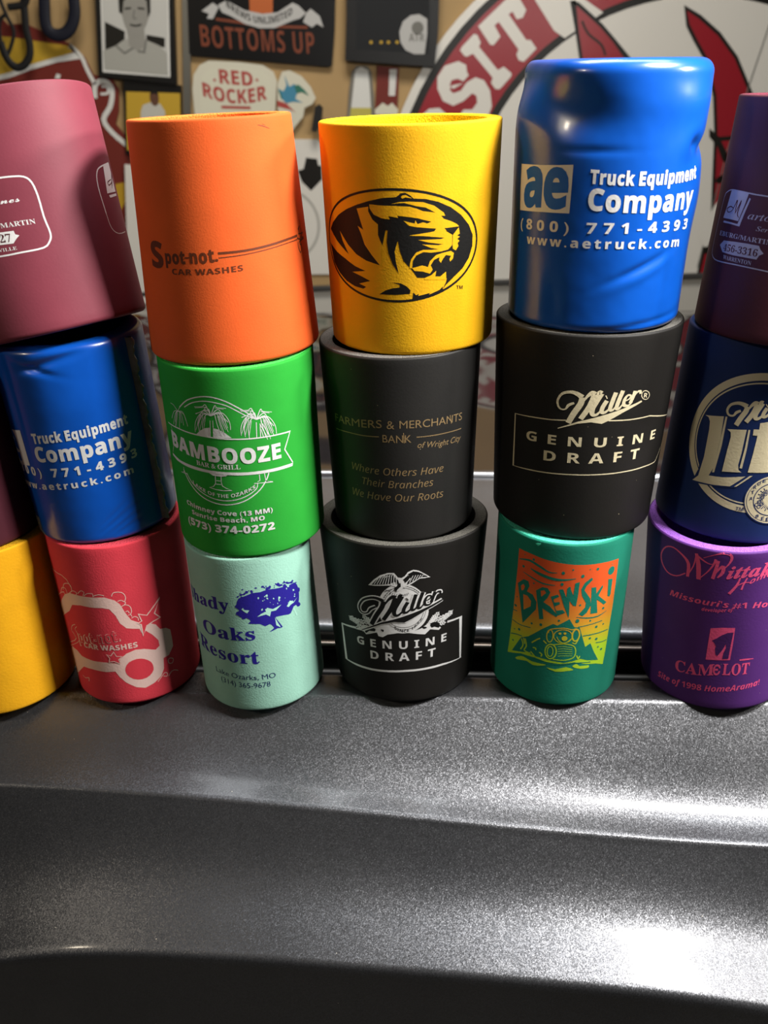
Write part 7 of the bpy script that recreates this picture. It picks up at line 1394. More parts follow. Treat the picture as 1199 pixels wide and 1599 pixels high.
["P","border","photo_black",0,0,[[10904,10960],[9994,10818],[9104,10616],[8236,10352],[7396,10028],[6588,9644],[5812,9200],[5072,8698],[4376,8138],[3724,7522],[3120,6850],[2570,6124],[2078,5344],[1646,4516],[1278,3638],[980,2716],[756,1754],[608,754],[540,-280],[556,-1344],[660,-2428],[854,-3530],[1140,-4642],[1518,-5758],[1992,-6866],[2560,-7964],[3220,-9038],[3974,-10080],[4816,-11082],[5740,-12034],[6746,-12926],[7824,-13748],[8966,-14490],[10166,-15146],[11412,-15708],[12692,-16170],[13998,-16522],[15314,-16764],[16632,-16890],[17936,-16900],[19216,-16794],[20458,-16574],[21652,-16240],[22786,-15798],[23852,-15254],[24840,-14614],[25744,-13884],[26556,-13076],[27272,-12196],[27890,-11256],[28406,-10262],[28818,-9226],[29128,-8156],[29338,-7062],[29448,-5954],[29460,-4840],[25522,-3738],[25478,-4544],[25362,-5340],[25176,-6120],[24916,-6880],[24588,-7610],[24186,-8306],[23716,-8962],[23180,-9572],[22578,-10130],[21916,-10630],[21200,-11068],[20430,-11440],[19616,-11740],[18764,-11966],[17880,-12116],[16972,-12188],[16046,-12180],[15112,-12094],[14178,-11932],[13248,-11692],[12336,-11378],[11444,-10996],[10582,-10546],[9754,-10034],[8970,-9468],[8232,-8850],[7546,-8186],[6916,-7482],[6348,-6746],[5840,-5984],[5396,-5200],[5020,-4402],[4710,-3594],[4466,-2784],[4288,-1976],[4178,-1174],[4132,-384],[4150,390],[4230,1142],[4368,1872],[4564,2574],[4814,3244],[5116,3882],[5468,4486],[5866,5050],[6308,5574],[6790,6058],[7310,6498],[7866,6894],[8452,7244],[9068,7550],[9708,7806],[10372,8016],[11054,8178],[11754,8292]]],
["P","border","sign_red_gloss",1,0,[[10982,10714],[10092,10574],[9220,10376],[8372,10116],[7552,9798],[6760,9422],[6002,8988],[5280,8494],[4600,7946],[3964,7340],[3376,6682],[2842,5970],[2362,5208],[1942,4396],[1588,3538],[1300,2638],[1084,1696],[944,718],[882,-290],[902,-1326],[1008,-2384],[1200,-3458],[1484,-4542],[1856,-5626],[2322,-6706],[2878,-7772],[3526,-8814],[4262,-9826],[5082,-10798],[5986,-11722],[6964,-12584],[8014,-13380],[9126,-14100],[10292,-14736],[11502,-15280],[12748,-15724],[14016,-16066],[15294,-16300],[16574,-16422],[17840,-16432],[19084,-16330],[20290,-16116],[21450,-15794],[22554,-15366],[23590,-14840],[24552,-14220],[25432,-13514],[26224,-12732],[26924,-11878],[27528,-10966],[28032,-10002],[28438,-8996],[28744,-7958],[28952,-6896],[29064,-5818],[29082,-4734],[25894,-3842],[25850,-4676],[25734,-5502],[25544,-6310],[25280,-7098],[24942,-7856],[24530,-8580],[24046,-9260],[23490,-9894],[22870,-10476],[22186,-10996],[21442,-11452],[20646,-11838],[19802,-12150],[18920,-12386],[18002,-12542],[17060,-12618],[16100,-12610],[15130,-12520],[14160,-12350],[13198,-12100],[12250,-11774],[11326,-11376],[10434,-10908],[9578,-10376],[8764,-9786],[8002,-9144],[7294,-8454],[6644,-7724],[6056,-6960],[5534,-6168],[5078,-5356],[4690,-4530],[4372,-3694],[4124,-2854],[3946,-2018],[3834,-1190],[3790,-374],[3812,424],[3896,1200],[4042,1952],[4246,2676],[4508,3368],[4822,4024],[5188,4644],[5600,5224],[6056,5764],[6556,6260],[7092,6714],[7664,7120],[8270,7480],[8904,7792],[9564,8056],[10246,8272],[10950,8438],[11672,8554]]],
["P","border","photo_black",0,0,[[27340,2296],[27152,2610],[26956,2922],[26756,3228],[26548,3530],[26336,3826],[26116,4118],[25892,4406],[25662,4686],[25428,4962],[25188,5234],[24942,5500],[24692,5760],[24438,6014],[24180,6262],[23918,6504],[23650,6742],[23380,6974],[23106,7198],[22828,7418],[22548,7630],[22264,7838],[21976,8038],[21686,8234],[21394,8422],[21098,8604],[20802,8780],[20502,8948],[20200,9112],[19894,9268],[19590,9420],[19282,9562],[18972,9700],[18662,9830],[18350,9956],[18036,10074],[17722,10184],[17408,10288],[17092,10386],[16776,10478],[16460,10564],[16142,10642],[15826,10712],[15508,10778],[15190,10836],[14874,10888],[14556,10932],[14240,10970],[13924,11002],[13608,11026],[13294,11044],[12980,11056],[12666,11062],[12356,11060],[12044,11050],[11736,11036],[12396,8352],[12634,8364],[12872,8372],[13114,8372],[13354,8368],[13596,8360],[13840,8346],[14082,8326],[14326,8300],[14570,8270],[14814,8234],[15058,8192],[15304,8146],[15548,8094],[15792,8038],[16036,7976],[16280,7908],[16522,7834],[16764,7756],[17006,7674],[17246,7586],[17486,7492],[17724,7394],[17962,7290],[18198,7180],[18432,7066],[18664,6948],[18896,6824],[19124,6696],[19352,6562],[19578,6424],[19800,6280],[20022,6132],[20240,5978],[20456,5822],[20668,5660],[20878,5492],[21086,5322],[21290,5146],[21492,4966],[21688,4782],[21882,4592],[22074,4400],[22260,4204],[22444,4002],[22622,3798],[22798,3588],[22968,3376],[23134,3160],[23296,2940],[23454,2718],[23606,2490],[23754,2260],[23898,2028],[24034,1792],[24166,1552]]],
["P","border","sign_red_gloss",1,0,[[27040,2226],[26856,2534],[26668,2838],[26472,3138],[26272,3432],[26064,3722],[25852,4008],[25632,4288],[25410,4564],[25180,4834],[24946,5100],[24708,5360],[24466,5614],[24218,5862],[23966,6106],[23710,6344],[23450,6576],[23186,6802],[22918,7024],[22648,7238],[22374,7448],[22096,7650],[21816,7846],[21532,8038],[21246,8222],[20958,8402],[20666,8574],[20374,8740],[20078,8900],[19780,9054],[19482,9202],[19182,9342],[18878,9478],[18576,9606],[18270,9728],[17964,9844],[17656,9952],[17348,10054],[17040,10152],[16730,10240],[16420,10324],[16110,10400],[15800,10472],[15488,10534],[15178,10592],[14868,10642],[14558,10686],[14248,10724],[13938,10756],[13630,10780],[13322,10798],[13014,10808],[12708,10814],[12402,10812],[12100,10802],[11796,10788],[12330,8616],[12576,8628],[12822,8636],[13070,8638],[13318,8634],[13566,8624],[13816,8608],[14066,8588],[14318,8562],[14568,8532],[14820,8494],[15072,8452],[15324,8404],[15576,8352],[15826,8294],[16078,8230],[16328,8160],[16578,8086],[16828,8006],[17076,7920],[17324,7830],[17570,7734],[17816,7632],[18060,7526],[18304,7414],[18546,7298],[18784,7176],[19024,7048],[19260,6916],[19494,6778],[19726,6636],[19956,6488],[20184,6336],[20410,6180],[20632,6018],[20852,5852],[21068,5680],[21282,5504],[21494,5324],[21700,5138],[21906,4948],[22106,4754],[22302,4556],[22496,4354],[22686,4148],[22870,3936],[23052,3722],[23228,3502],[23402,3280],[23568,3054],[23732,2824],[23890,2590],[24044,2354],[24192,2114],[24334,1870],[24472,1624]]],
["P","letter#1","board_white",2,0,[[4420,7570],[5492,8460],[5858,8744],[6328,8082],[6202,7818],[5964,7764],[5782,8038],[5626,7954],[6376,7028],[6550,7022],[6808,6708],[6306,6246],[6092,6316],[6000,6516],[6076,6700],[5244,7696],[5074,7580],[5328,7180],[5060,6882],[4920,6904]]],
["P","letter#2","board_white",2,0,[[3702,6738],[3772,6858],[4252,7302],[4390,7268],[4534,6990],[4468,6838],[5260,5978],[5502,6096],[5830,5836],[5798,5710],[5352,5266],[5174,5284],[4990,5512],[5056,5700],[4228,6600],[3986,6502],[3880,6530]]],
["P","letter#3","board_white",2,0,[[3856,5546],[3434,5336],[3290,5468],[3360,5656],[3608,5712],[3856,5610],[4066,5824],[3992,5952],[3954,6204],[3636,6350],[3076,6198],[2780,5800],[2780,5356],[3008,4900],[3438,4706],[3864,4874],[4218,5152],[4398,5052],[4438,4792],[4228,4540],[3868,4550],[3728,4358],[3912,4024],[4528,3874],[4882,4192],[5050,4644],[4962,5226],[4706,5616],[4348,5740],[3998,5574],[3754,5262],[3434,5176],[3292,5308],[3362,5466]]],
["P","letter#4","board_white",2,0,[[2146,4406],[2434,4626],[2864,4646],[3152,4408],[3008,4052],[2286,3942]]],
["P","letter#5","board_white",2,0,[[6330,8788],[6874,8772],[7462,8050],[7770,7502],[7280,7638],[6688,8426]]],
["P","horn#1","board_white",3,0,[[6646,8428],[7060,8636],[7896,8830],[9414,7906],[7928,7046],[7478,7326],[7104,7824]]],
["P","horn#1","sign_red_gloss",4,0,[[8166,8348],[8362,8232],[8770,7924],[9366,7458],[9932,6912],[10808,5962],[10472,5814],[8690,6102],[8414,7260]]],
["L","horn#1","photo_black",5,0,1,139,[[8166,8348],[8362,8232],[8770,7924],[9366,7458],[9932,6912],[10808,5962],[10472,5814],[8690,6102],[8414,7260]]],
["L","horn#1","photo_black",6,3,0,89,[[8578,7632],[8870,7172],[9422,6774],[9630,6384]]],
["P","horn#2","sign_red_gloss",4,0,[[12686,7976],[13304,7646],[14170,7018],[14996,6150],[15832,4784],[16826,2610],[17368,-30],[16872,-2236],[16190,-4156],[14958,-5322],[13416,-5886],[13274,-4658],[14612,-2736],[14898,48],[14566,3350],[14320,4748],[13776,6108],[13242,6816],[12868,7358]]],
["L","horn#2","photo_black",5,0,1,139,[[12686,7976],[13304,7646],[14170,7018],[14996,6150],[15832,4784],[16826,2610],[17368,-30],[16872,-2236],[16190,-4156],[14958,-5322],[13416,-5886],[13274,-4658],[14612,-2736],[14898,48],[14566,3350],[14320,4748],[13776,6108],[13242,6816],[12868,7358]]],
["P","face_marks","photo_black",6,0,[[14270,3526],[14728,3178],[15360,3202],[15386,3032],[14844,3008],[15194,2490],[15258,2060],[15002,2240],[14684,2844],[14316,3190]]],
["P","face_marks","photo_black",6,0,[[14870,1554],[15132,1676],[15222,1370],[15002,1288],[14802,1382]]],
["P","face_marks","photo_black",6,0,[[14652,-1598],[14742,-858],[15118,490],[15524,920],[16398,716],[15700,-888],[15258,-1806]]],
["P","tusk","board_white",7,2,[[14600,-1222],[14524,-666],[14942,406],[15524,920],[16340,1072],[16456,358],[15236,-324],[14902,-1326]]],
["L","gloss_seam","photo_dim",6,0,0,50,[[16182,7412],[15168,2660],[14546,-2256]]]]}
# ---------------------------------------------------------------- the setting
def struct(name, me, mats, smooth=False, parent=None):
    o = link(name, me, parent, mats, smooth)
    if not parent: o['kind'] = 'structure'
    return o
def boxmesh(x0, x1, y0, y1, z0, z1, bev=0, name='box'):
    bm = bmesh.new(); bmesh.ops.create_cube(bm, size=1)
    for v in bm.verts: v.co = Vector(((x0+x1)/2+v.co.x*(x1-x0), (y0+y1)/2+v.co.y*(y1-y0), (z0+z1)/2+v.co.z*(z1-z0)))*CM
    if bev: bmesh.ops.bevel(bm, geom=bm.edges[:], offset=bev*CM, segments=3, affect='EDGES', profile=.6)
    me = bpy.data.meshes.new(name); bm.to_mesh(me); bm.free(); return me
YW = 160.0; ZF = -92.0
wallm = plain('tan_wall', 'a5875a', .75); mottle(wallm, 'a5875a', .12, 4); add_noise_bump(wallm, 30, .2, .002)
floorm = plain('concrete', '6d6963', .7); mottle(floorm, '6d6963', .2, 3)
struct('wall_back', boxmesh(-230, 230, YW, YW+8, ZF, 150), [wallm])
struct('floor', boxmesh(-230, 230, -250, YW, ZF-6, ZF), [floorm])
railm = plain('rail_grey', '3c3a38', .5); lowm = plain('panel_white', 'b9b4aa', .5)
struct('trim_1', boxmesh(-60, 110, YW-2.6, YW-1.4, -13.4, -12.4, .2), [railm])
struct('baseboard_back', boxmesh(-228, 228, YW-1.2, YW-.02, ZF, -13.4, .2), [lowm])

# ---------------------------------------------------------------- the car front
carpaint = paint('metallic_grey_paint', '58595d', .42, .22, .35, .85)
hoodpaint = paint('hood_paint', '737478', .42, .14, .6, .85)
blackpl = plain('black_plastic', '0b0a0a', .45); chrome = plain('chrome', '57504a', .3, 1.0)
glassm = plain('dark_glass', '171416', .06, 0, spec=.9); nodes(glassm)[1].inputs['IOR'].default_value = 1.9
trimm = plain('bright_trim', '8f9094', .3, 1.0)
car = empty('car', (0, 20*CM, ZF*CM), 'grey metallic car front with a creased bumper, its ledge carrying the cooler stacks', 'car')
CO = Vector((0, 20, ZF))
def cpart(name, V, F, m, smooth=True, parent=None):
    me = mesh([(Vector(v)-CO)*CM for v in V], F, name); return link(name, me, parent or car, [m], smooth)
def z1(x):
    q = max(-21, min(19, x)); k = [6.2e-05, 9.4e-05, -0.074842, -3.163685]
    d = 3*k[0]*q*q+2*k[1]*q+k[2]; return float(np.polyval(k, q))+(x-q)*max(min(d, .02), -.05)
def z2(x):
    q = max(-20.5, min(17, x)); k = [-8e-06, 4.5e-05, -0.000322, -0.01146, -7.17994]
    d = float(np.polyval(np.polyder(k), q)); return float(np.polyval(k, q))+(x-q)*max(min(d, .12), -.08)
def profile(x):
    """bumper section at x: ledge back edge -> ledge edge -> first crease -> second lip -> down"""
    yl = -2.3-.074*x; P = []
    yb = -.27-.085*x
    P += [(yb+.05, -3.0), (yb+.02, -.25), (yb-.1, -.04), (yb-.3, -.01)]
    P += [(yb+(yl-yb)*.5, -.01), (yl+.22, -.01), (yl+.06, -.04), (yl-.08, -.16)]
    y1 = -7.7-.1*x; Z1 = z1(x); y2 = -13.2-.12*x; Z2 = z2(x)
    f = max(0, min(1, (x+30)/45))            # the hollow deepens to the right
    def scallop(ya, za, yb_, zb, n, t0, t1, s1):
        # steep at first, then rolling out nearly level towards the crease
        tt = np.linspace(0, 1, 41); q = np.clip((tt-t0)/(t1-t0), 0, 1); s = 1-(1-s1)*q*q*(3-2*q)
        g = np.concatenate([[0], np.cumsum((s[1:]+s[:-1])/2)]); g /= g[-1]
        return [(ya+(yb_-ya)*i/n, za+(zb-za)*float(np.interp(i/n, tt, g))) for i in range(1, n+1)]
    P += scallop(yl-.08, -.16, y1+.10, Z1+.02, 26, .38, .95, 1-.93*f)
    P += [(y1, Z1-.03), (y1-.07, Z1-.14)]
    P += scallop(y1-.07, Z1-.14, y2+.18, Z2+.03, 28, .0, .72, .58-.34*f)
    P += [(y2+.02, Z2-.05), (y2-.10, Z2-.25), (y2-.12, Z2-.6)]
    P += [(y2-.1-.5*t, Z2-.6-5*t) for t in (.2, .5, 1)]
    P += [(y2-1.2, Z2-14), (y2-1.0, -40), (y2+3, -62), (y2+8, ZF)]
    return P
xs = list(np.linspace(-88, -30, 24))+list(np.linspace(-28, 28, 113))+list(np.linspace(30, 88, 24))
V = []; nr = len(xs)
for x in xs: V += [(x, y, z) for y, z in profile(x)]
nc = len(V)//nr
bumper = cpart('bumper_cover', V, grid_faces(nr, nc), carpaint)
def strip(name, prof, m, xr=(-88, 88), n=60, ys=-.085, smooth=True):
    prof = [(y+.8, z) for y, z in prof]
    X = np.linspace(xr[0], xr[1], n); V = []
    for x in X: V += [(x, y+ys*x, z) for y, z in prof]
    return cpart(name, V, grid_faces(n, len(prof)), m, smooth)
strip('gap_channel', [(-1.0, -2.9), (0, -3.2), (3.4, -3.2), (3.9, -2.0), (3.9, -.5)], blackpl)
strip('chrome_strip', [(2.9+.35*math.cos(a), -.9+.3*math.sin(a)) for a in np.linspace(0, 2*math.pi, 13)], chrome)
strip('seal', [(1.9+.5*math.cos(a), -2.9+.9*math.sin(a)) for a in np.linspace(0, 2*math.pi, 13)], blackpl)
hp = [(3.7, -2.5), (3.55, -1.2), (3.52, -.5), (3.6, -.18), (3.9, -.03), (4.4, -.01)]+[(y, -.01) for y in (6, 9, 12, 15)]+[(18, .02), (20.5, .12), (22.6, .3), (24, .42), (24.6, .4), (24.9, .2), (25, -.3)]
strip('hood_panel', hp, hoodpaint, ys=-.10)
strip('bright_trim', [(25.6+.55*math.cos(a), .12+.5*math.sin(a)) for a in np.linspace(-.6, 3.6, 14)], trimm, ys=-.10)
gv = []; X = np.linspace(-88, 88, 90); Yy = np.linspace(26, 82, 50)
for x in X:
    for y in Yy: gv.append((x, y+.8-.10*x, .1+.10*math.sin(y*.33+x*.05)+.07*math.sin(x*.21+y*.11)+(-.3*((y-78)/4)**2 if y > 78 else 0)))
cpart('windshield', gv, grid_faces(90, 50), glassm)
strip('body_shell', [(82, -.3), (84, -6), (84, ZF), (10, ZF)], blackpl, ys=-.10)

# ---------------------------------------------------------------- can coolers
def shape(name): return dict(SHAPES[name])
def cooler(key, label, body_mat, rim_mat, extra=None, name='can_cooler'):
    c = SHAPES[key]; x, y, lx, ly, rb, rt, H, z0 = c['p']
    root = empty(name, (x*CM, y*CM, z0*CM), label, 'can cooler', 'foam can coolers stacked on the bumper')
    o3 = np.array([x, y, z0])
    N = 168 if not c.get('dents') else 240
    th = np.linspace(-np.pi, np.pi, N, endpoint=False)
    fb = c.get('fb', .22); ft = c.get('ft', .10)
    vs = list(fb*(1-np.cos(np.linspace(0, np.pi/2, 6)))) + list(np.linspace(fb, H-ft, 34 if not c.get('dents') else 90))[1:-1] + list(H-ft+ft*np.sin(np.linspace(0, np.pi/2, 6 if ft < .2 else 12)))
    V = np.concatenate([surf(c, th, np.full(N, v))-o3 for v in vs])
    link('sleeve', mesh(V*CM, grid_faces(len(vs), N, True)), root, [body_mat], True)
    # cut foam rim and the inside of the sleeve
    T = .55; last = surf(c, th, np.full(N, H))-o3; rows = [last]
    for off, dv in ((-.12, -.0), (-.3, .0), (-T+.05, -.01), (-T, -.06)):
        cc = dict(c); cc['ft'] = 1e-6; rows.append(surf(cc, th, np.full(N, H+dv), off-ft)-o3)
    link('rim', mesh(np.concatenate(rows)*CM, grid_faces(len(rows), N, True)), root, [rim_mat], True)
    rows = []
    for v in list(np.linspace(H-.06, .5, 8)):
        cc = dict(c); cc['ft'] = 1e-6; cc['fb'] = 1e-6; rows.append(surf(cc, th, np.full(N, v), -T-ft)-o3)
    V = np.concatenate(rows); F = grid_faces(len(rows), N, True)
    ctr = V[-N:].mean(0); V = np.concatenate([V, [ctr]]); b = len(V)-1-N
    F += [(b+i, b+(i+1) % N, len(V)-1) for i in range(N)]
    link('lining', mesh(V*CM, F), root, [rim_mat], True)
    V = surf(c, th, np.full(N, 0.0))-o3; ctr = V.mean(0); V = np.concatenate([V, [ctr]])
    link('base', mesh(V*CM, [((i+1) % N, i, N) for i in range(N)]), root, [rim_mat])
    if key in ART:
        dented = bool(c.get('dents'))
        def mp(u, v, lay): return surf(c, u/3.8, np.clip(v, 0, H), .006+.010*dented+.004*lay)-o3
        build_prints(ART[key], mp, root, .30 if not dented else .2, .6 if not dented else .2)
    return root, o3
SHAPES = {'c1t': {'p': [-15.013, 1.384, -0.186, 0.17, 4.007, 4.52, 9.933, 19.791]},
 'c1m': {'p': [-14.571, 1.524, -0.041, -0.0, 3.535, 3.567, 9.951, 9.849], 'ft': 0.35, 'fb': 0.3, 'dents': [(-2.6, 8.3, 0.35, 3.0, 0.05, 0.12), (0.2, 9.3, 1.5, 0.2, 0.2, 0.16), (-0.6, 9.0, 1.0, 0.15, -0.3, 0.12), (1.8, 1.2, 1.2, 0.1, 0.5, 0.07), (2.0, 0.9, 1.1, 0.09, 0.45, 0.07), (2.1, 0.6, 1.0, 0.09, 0.35, 0.07), (1.6, 1.5, 1.2, 0.08, 0.6, 0.05)]},
 'c1b': {'p': [-14.397, 1.225, 0.006, -0.003, 3.399, 3.481, 9.849, 0.0], 'fb': 0.2},
 'c2t': {'p': [-6.794, 1.045, -0.011, 0.006, 3.972, 3.476, 9.866, 18.988]},
 'c2m': {'p': [-6.847, 0.634, 0.008, -0.016, 3.699, 3.663, 9.528, 9.461], 'fb': 0.2},
 'c2b': {'p': [-7.087, 0.332, -0.009, -0.022, 3.361, 3.198, 9.461, 0.0], 'fb': 0.2},
 'c3t': {'p': [1.654, 1.699, 0.004, -0.007, 3.811, 3.997, 9.492, 18.976]},
 'c3m': {'p': [1.046, 1.416, -0.001, 0.0, 3.599, 3.905, 9.465, 9.511]},
 'c3b': {'p': [0.917, 0.999, 0.009, 0.008, 3.869, 4.468, 9.511, 0.0]},
 'c4t': {'p': [10.006, 0.641, 0.016, 0.0, 3.861, 3.962, 10.56, 19.942], 'ft': 0.55, 'fb': 0.35, 'dents': [(4.6, 7.25, 1.5, 0.4, 0.25, 0.22), (3.3, 7.4, 0.4, 0.3, 0, 0.18), (-5.2, 10.2, 2.4, 1.0, 0.2, 0.5), (0.9, 2.75, 1.25, 0.16, 0.42, 0.11), (1.1, 2.45, 1.2, 0.2, 0.42, -0.05), (2.2, 2.2, 0.2, 1.6, -0.1, 0.04), (5.6, 5.4, 2.0, 1.3, 0, -0.14), (-2.8, 8.9, 2.2, 0.9, -0.3, 0.3), (-1.2, 7.3, 1.2, 0.14, 0, 0.05), (-2.6, 1.0, 0.4, 1.2, 0.1, 0.08), (1.2, 0.35, 2.0, 0.12, 0.1, 0.08), (2.6, 9.0, 1.8, 0.6, 0, -0.1)]},
 'c4m': {'p': [9.707, 0.692, 0.021, -0.008, 3.964, 4.325, 10.028, 9.915]},
 'c4b': {'p': [9.231, 0.039, 0.012, -0.02, 3.476, 3.447, 9.916, 0.0], 'fb': 0.2},
 'c5t': {'p': [18.974, -0.297, 0.019, 0.003, 4.158, 3.693, 9.675, 19.278]},
 'c5m': {'p': [18.107, 0.123, 0.014, 0.008, 3.926, 3.476, 9.682, 9.597]},
 'c5b': {'p': [18.043, -0.553, -0.053, 0.0, 3.767, 3.887, 9.611, 0.0]},
 'c0b': {'p': [-21.9, 0.9, 0, 0, 3.75, 4.35, 9.7, 0]},
 'c0m': {'p': [-22.0, 0.9, -0.01, 0, 3.9, 4.1, 9.8, 9.7]}}
M = dict(
 maroon=foam('maroon_foam', '7c3543', speck=False, bump=.12, rough=.6), maroon_r=cut_foam('maroon_cut', 'a04658'),
 blue=vinyl('blue_vinyl', '0a52b8'), blue_r=plain('blue_vinyl_rim', '0a55b8', .35),
 pink=foam('coral_foam', 'e2404f', bump=.4, scale=1200), pink_r=cut_foam('coral_cut', 'd84a58'),
 orange=foam('orange_foam', 'da5a20', bump=.25, scale=1400), orange_r=cut_foam('orange_cut', 'f87f36'),
 green=foam('green_foam', '239a30', bump=.12), green_r=cut_foam('green_cut', '55d060'),
 mint=foam('mint_foam', '98cbb9', bump=.45, scale=1100), mint_r=cut_foam('mint_cut', 'c4efe6'),
 yellow=foam('yellow_foam', 'e6ac06', bump=.35, scale=1300), yellow_r=cut_foam('yellow_cut', 'f2cf1c'),
 coal=foam('charcoal_foam', '262524', bump=.15, speck=True, rough=.55), coal_r=cut_foam('charcoal_cut', '6a6864'),
 black=foam('black_foam', '191715', bump=.12, speck=True, rough=.6), black_r=cut_foam('black_cut', '5c5a55'),
 navy=foam('navy_foam', '142a5c', bump=.1, rough=.6), navy_r=cut_foam('navy_cut', '22386a'),
 purple=foam('purple_foam', '5a2c7c', bump=.15, rough=.65, speck=True), purple_r=cut_foam('purple_cut', '9a62c8'),
 teal=foam('teal_foam', '178069', bump=.2), teal_r=cut_foam('teal_cut', '55d2b4'),
 wine=foam('wine_foam', '471b26', bump=.12, rough=.6), wine_r=cut_foam('wine_cut', '5a2230'),
 gold=foam('gold_foam', 'e8a810', bump=.4, scale=750), gold_r=cut_foam('gold_cut', 'e0a820'))
LAB = [
 ('c0b', 'gold', 'plain golden yellow can cooler cut off by the left edge of the photo'),
 ('c0m', 'wine', 'dark wine can cooler in deep shade on top of the golden yellow one'),
 ('c1b', 'pink', 'coral red can cooler with a white soapy car drawing, bottom of its stack'),
 ('c1m', 'blue', 'crinkled glossy blue can cooler with white lettering, in the middle of a leaning stack'),
 ('c1t', 'maroon', 'dusty rose can cooler with a white rounded label outline, topmost at the far left'),
 ('c2b', 'mint', 'pale mint can cooler with indigo oak tree and serif lettering'),
 ('c2m', 'green', 'bright green can cooler with white palm trees and banner'),
 ('c2t', 'orange', 'tall orange can cooler with brown car wash lettering and stripes'),
 ('c3b', 'black', 'black can cooler with white eagle crest and outlined label, bottom of the centre stack'),
 ('c3m', 'coal', 'charcoal can cooler with faint gold bank lettering'),
 ('c3t', 'yellow', 'yellow can cooler with a black tiger head in an oval'),
 ('c4b', 'teal', 'teal can cooler with an orange and lime snow bear picture'),
 ('c4m', 'black', 'black can cooler with cream script and thin framed lettering, under the glossy blue one'),
 ('c4t', 'blue', 'dented glossy blue can cooler with white lettering, topmost in its stack and highest of all'),
 ('c5b', 'purple', 'purple can cooler with hot pink script and horse head emblem'),
 ('c5m', 'navy', 'navy blue can cooler with large cream ring and beer lettering'),
 ('c5t', 'wine', 'dark wine can cooler with grey label lettering, topmost at the right edge'),
]
ROOTS = {}
for key, m, lab in LAB:
    ROOTS[key] = cooler(key, lab, M[m], M[m+'_r'])
# crumpled clear seam flap on the blue cooler of the leaning stack
c = SHAPES['c1m']; root, o3 = ROOTS['c1m']; rnd = random.Random(3)
flap = plain('clear_vinyl_flap', '8d8680', .3, coat=.6); mottle(flap, '7d7672', .6, 90)
V = []; n = 60; Hh = c['p'][6]
for i in range(n):
    v = .25+(Hh-.5)*i/(n-1); wob = .10*math.sin(i*.9)+.08*math.sin(i*2.3+1)
    for j in range(7):
        t = j/6; V.append(surf(c, 1.12+.075*t+.01*wob, v, .01+.28*math.sin(math.pi*t)**.7*(1+wob*2.0)+(.05*rnd.random() if 0 < j < 6 else 0))-o3)
me = mesh(np.array(V)*CM, grid_faces(n, 7)); o = link('seam_flap', me, root, [flap], True); o['label'] = 'crinkled clear seam flap'

# ---------------------------------------------------------------- things on the back wall
WALL = {
 'portrait': ('framed_photo', 'black framed black and white portrait photo of a short haired person on the tan wall', 'picture'),
 'yellowphoto': ('framed_photo', 'small framed yellow picture of a person in white below the black and white portrait', 'picture'),
 'bar': ('metal_bar', 'thin vertical steel bar on the wall between portrait and black sign', 'bar'),
 'bottoms': ('metal_sign', 'black metal sign with grey ribbon and rust coloured words', 'sign'),
 'rocker': ('wall_plaque', 'cream rounded plaque with faded red lettering below the black sign', 'sign'),
 'bird': ('sticker', 'white edged sticker with blue and red bird shape beside the cream plaque', 'sticker'),
 'frame': ('picture_frame', 'black picture frame holding dark print with round white label', 'picture'),
 'bottle': ('bottle_cutout', 'white and yellow bottle shaped cutout under the dark picture frame', 'decoration'),
 'darkphoto': ('wall_card', 'dark maroon card with white stripe beside the bottle cutout', 'card'),
 'cord': ('power_plug', 'black plug hanging on a cord between orange and yellow coolers', 'plug'),
 'white': ('wall_board', 'off white board with black diamond seen between orange and yellow coolers', 'board'),
 'strap': ('hanging_strap', 'looped black strap hanging at the top left of the wall', 'strap'),
 'hoop': ('hanging_hoop', 'thick dark navy loop hanging right of the black strap', 'strap'),
 'pennant': ('wall_pennant', 'maroon and yellow cutout sign with white outline behind the rose cooler', 'sign'),
 'post': ('white_strip', 'narrow white upright strip left of the orange cooler', 'board'),
 'sign': ('round_sign', 'huge round white sign with red ring and white block letters', 'sign'),
}
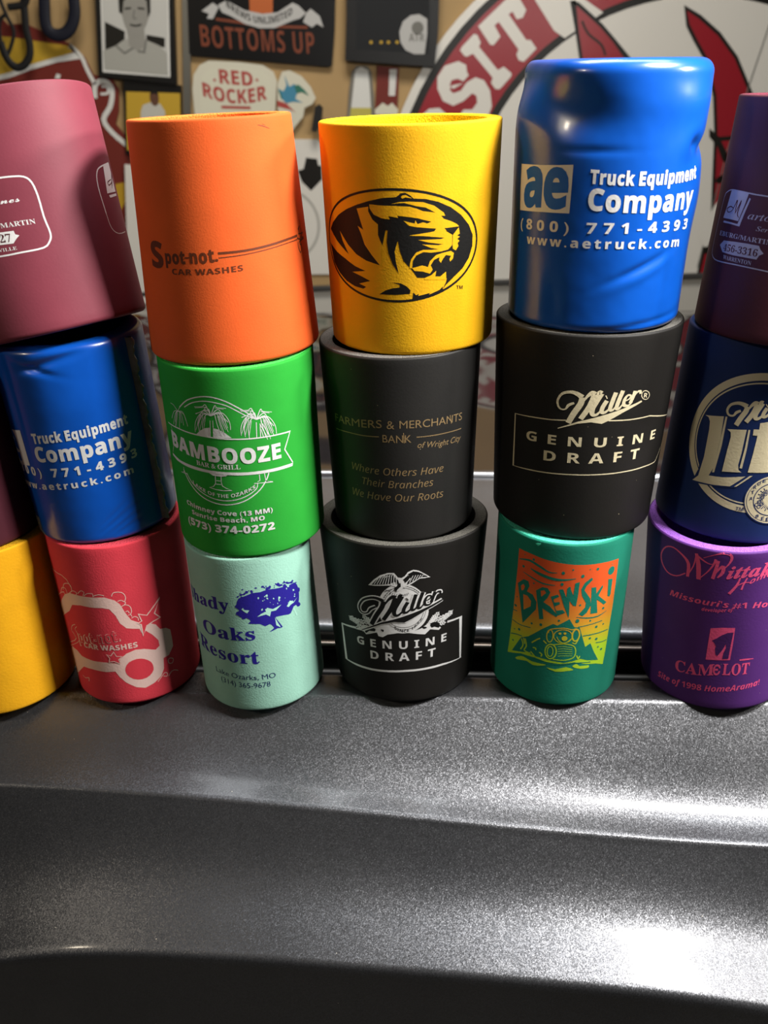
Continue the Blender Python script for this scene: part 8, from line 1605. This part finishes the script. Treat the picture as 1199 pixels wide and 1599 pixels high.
LIFT = {'sign': 0, 'frame': 1.2, 'portrait': 1.0, 'strap': 3.5, 'hoop': 3.0, 'cord': 1.5, 'post': .8, 'pennant': .05, 'bird': 1.0, 'bottoms': .6, 'yellowphoto': .7, 'darkphoto': .3}
for key, (nm, lab, cat) in WALL.items():
    items = ART['wall:'+key]; allp = []
    for it in items:
        if it[0] in ('B', 'TUBE'): allp += it[6] if it[0] == 'B' else it[4]
    a = np.array(allp)/200; cx, cz = a.mean(0); yb = YW-.03-LIFT.get(key, 0)
    root = empty(nm, (cx*CM, yb*CM, cz*CM), lab, cat)
    front = yb; single = len([i for i in items]) == 1
    for it in items:
        if it[0] == 'B':
            q = catmull(np.array(it[6])/200, it[4], True)-[cx, cz]; d = it[5]/200; y0 = it[3]/200
            if area(q) < 0: q = q[::-1]
            n = len(q); fl, tr = tess([q])
            V = [(p[0], -y0-d, p[1]) for p in q]+[(p[0], -y0, p[1]) for p in q]
            F = [tuple(t) for t in tr]+[tuple(n+i for i in t[::-1]) for t in tr]+[(i, n+i, n+(i+1) % n, (i+1) % n) for i in range(n)]
            me = mesh([Vector(v)*CM for v in V], F); bm = bmesh.new(); bm.from_mesh(me); bmesh.ops.recalc_face_normals(bm, faces=bm.faces)
            bm.to_mesh(me); bm.free()
            link(it[1], me, root, [ink(it[2])]); front = yb-y0-d
        elif it[0] == 'TUBE':
            q = catmull(np.array(it[4])/200, 5, False)-[cx, cz]; r = it[3]/200/2; V = []; n = len(q)
            t = np.gradient(q, axis=0); t /= np.linalg.norm(t, axis=1)[:, None]+1e-9
            for i in range(n):
                for k in range(12):
                    a_ = k*math.pi/6; rr = r*math.cos(a_); V.append((q[i, 0]-t[i, 1]*rr, -.6-.25*i/n+.35*r*math.sin(a_), q[i, 1]+t[i, 0]*rr))
            link(it[1], mesh([Vector(v)*CM for v in V], grid_faces(n, 12, True)), root, [ink(it[2])], True)
    fy = front-yb
    pr = [i for i in items if i[0] in ('P', 'L', 'E', 'T')]
    if pr: build_prints(pr, lambda u, v, lay: np.stack([u-cx, 0*u+fy-.03-.02*lay, v-cz], 1), root)
# cord of the plug
q = np.array([(-.2, 6), (.3, 3), (.5, 1.5), (0, 0), (-.4, -1.5)])
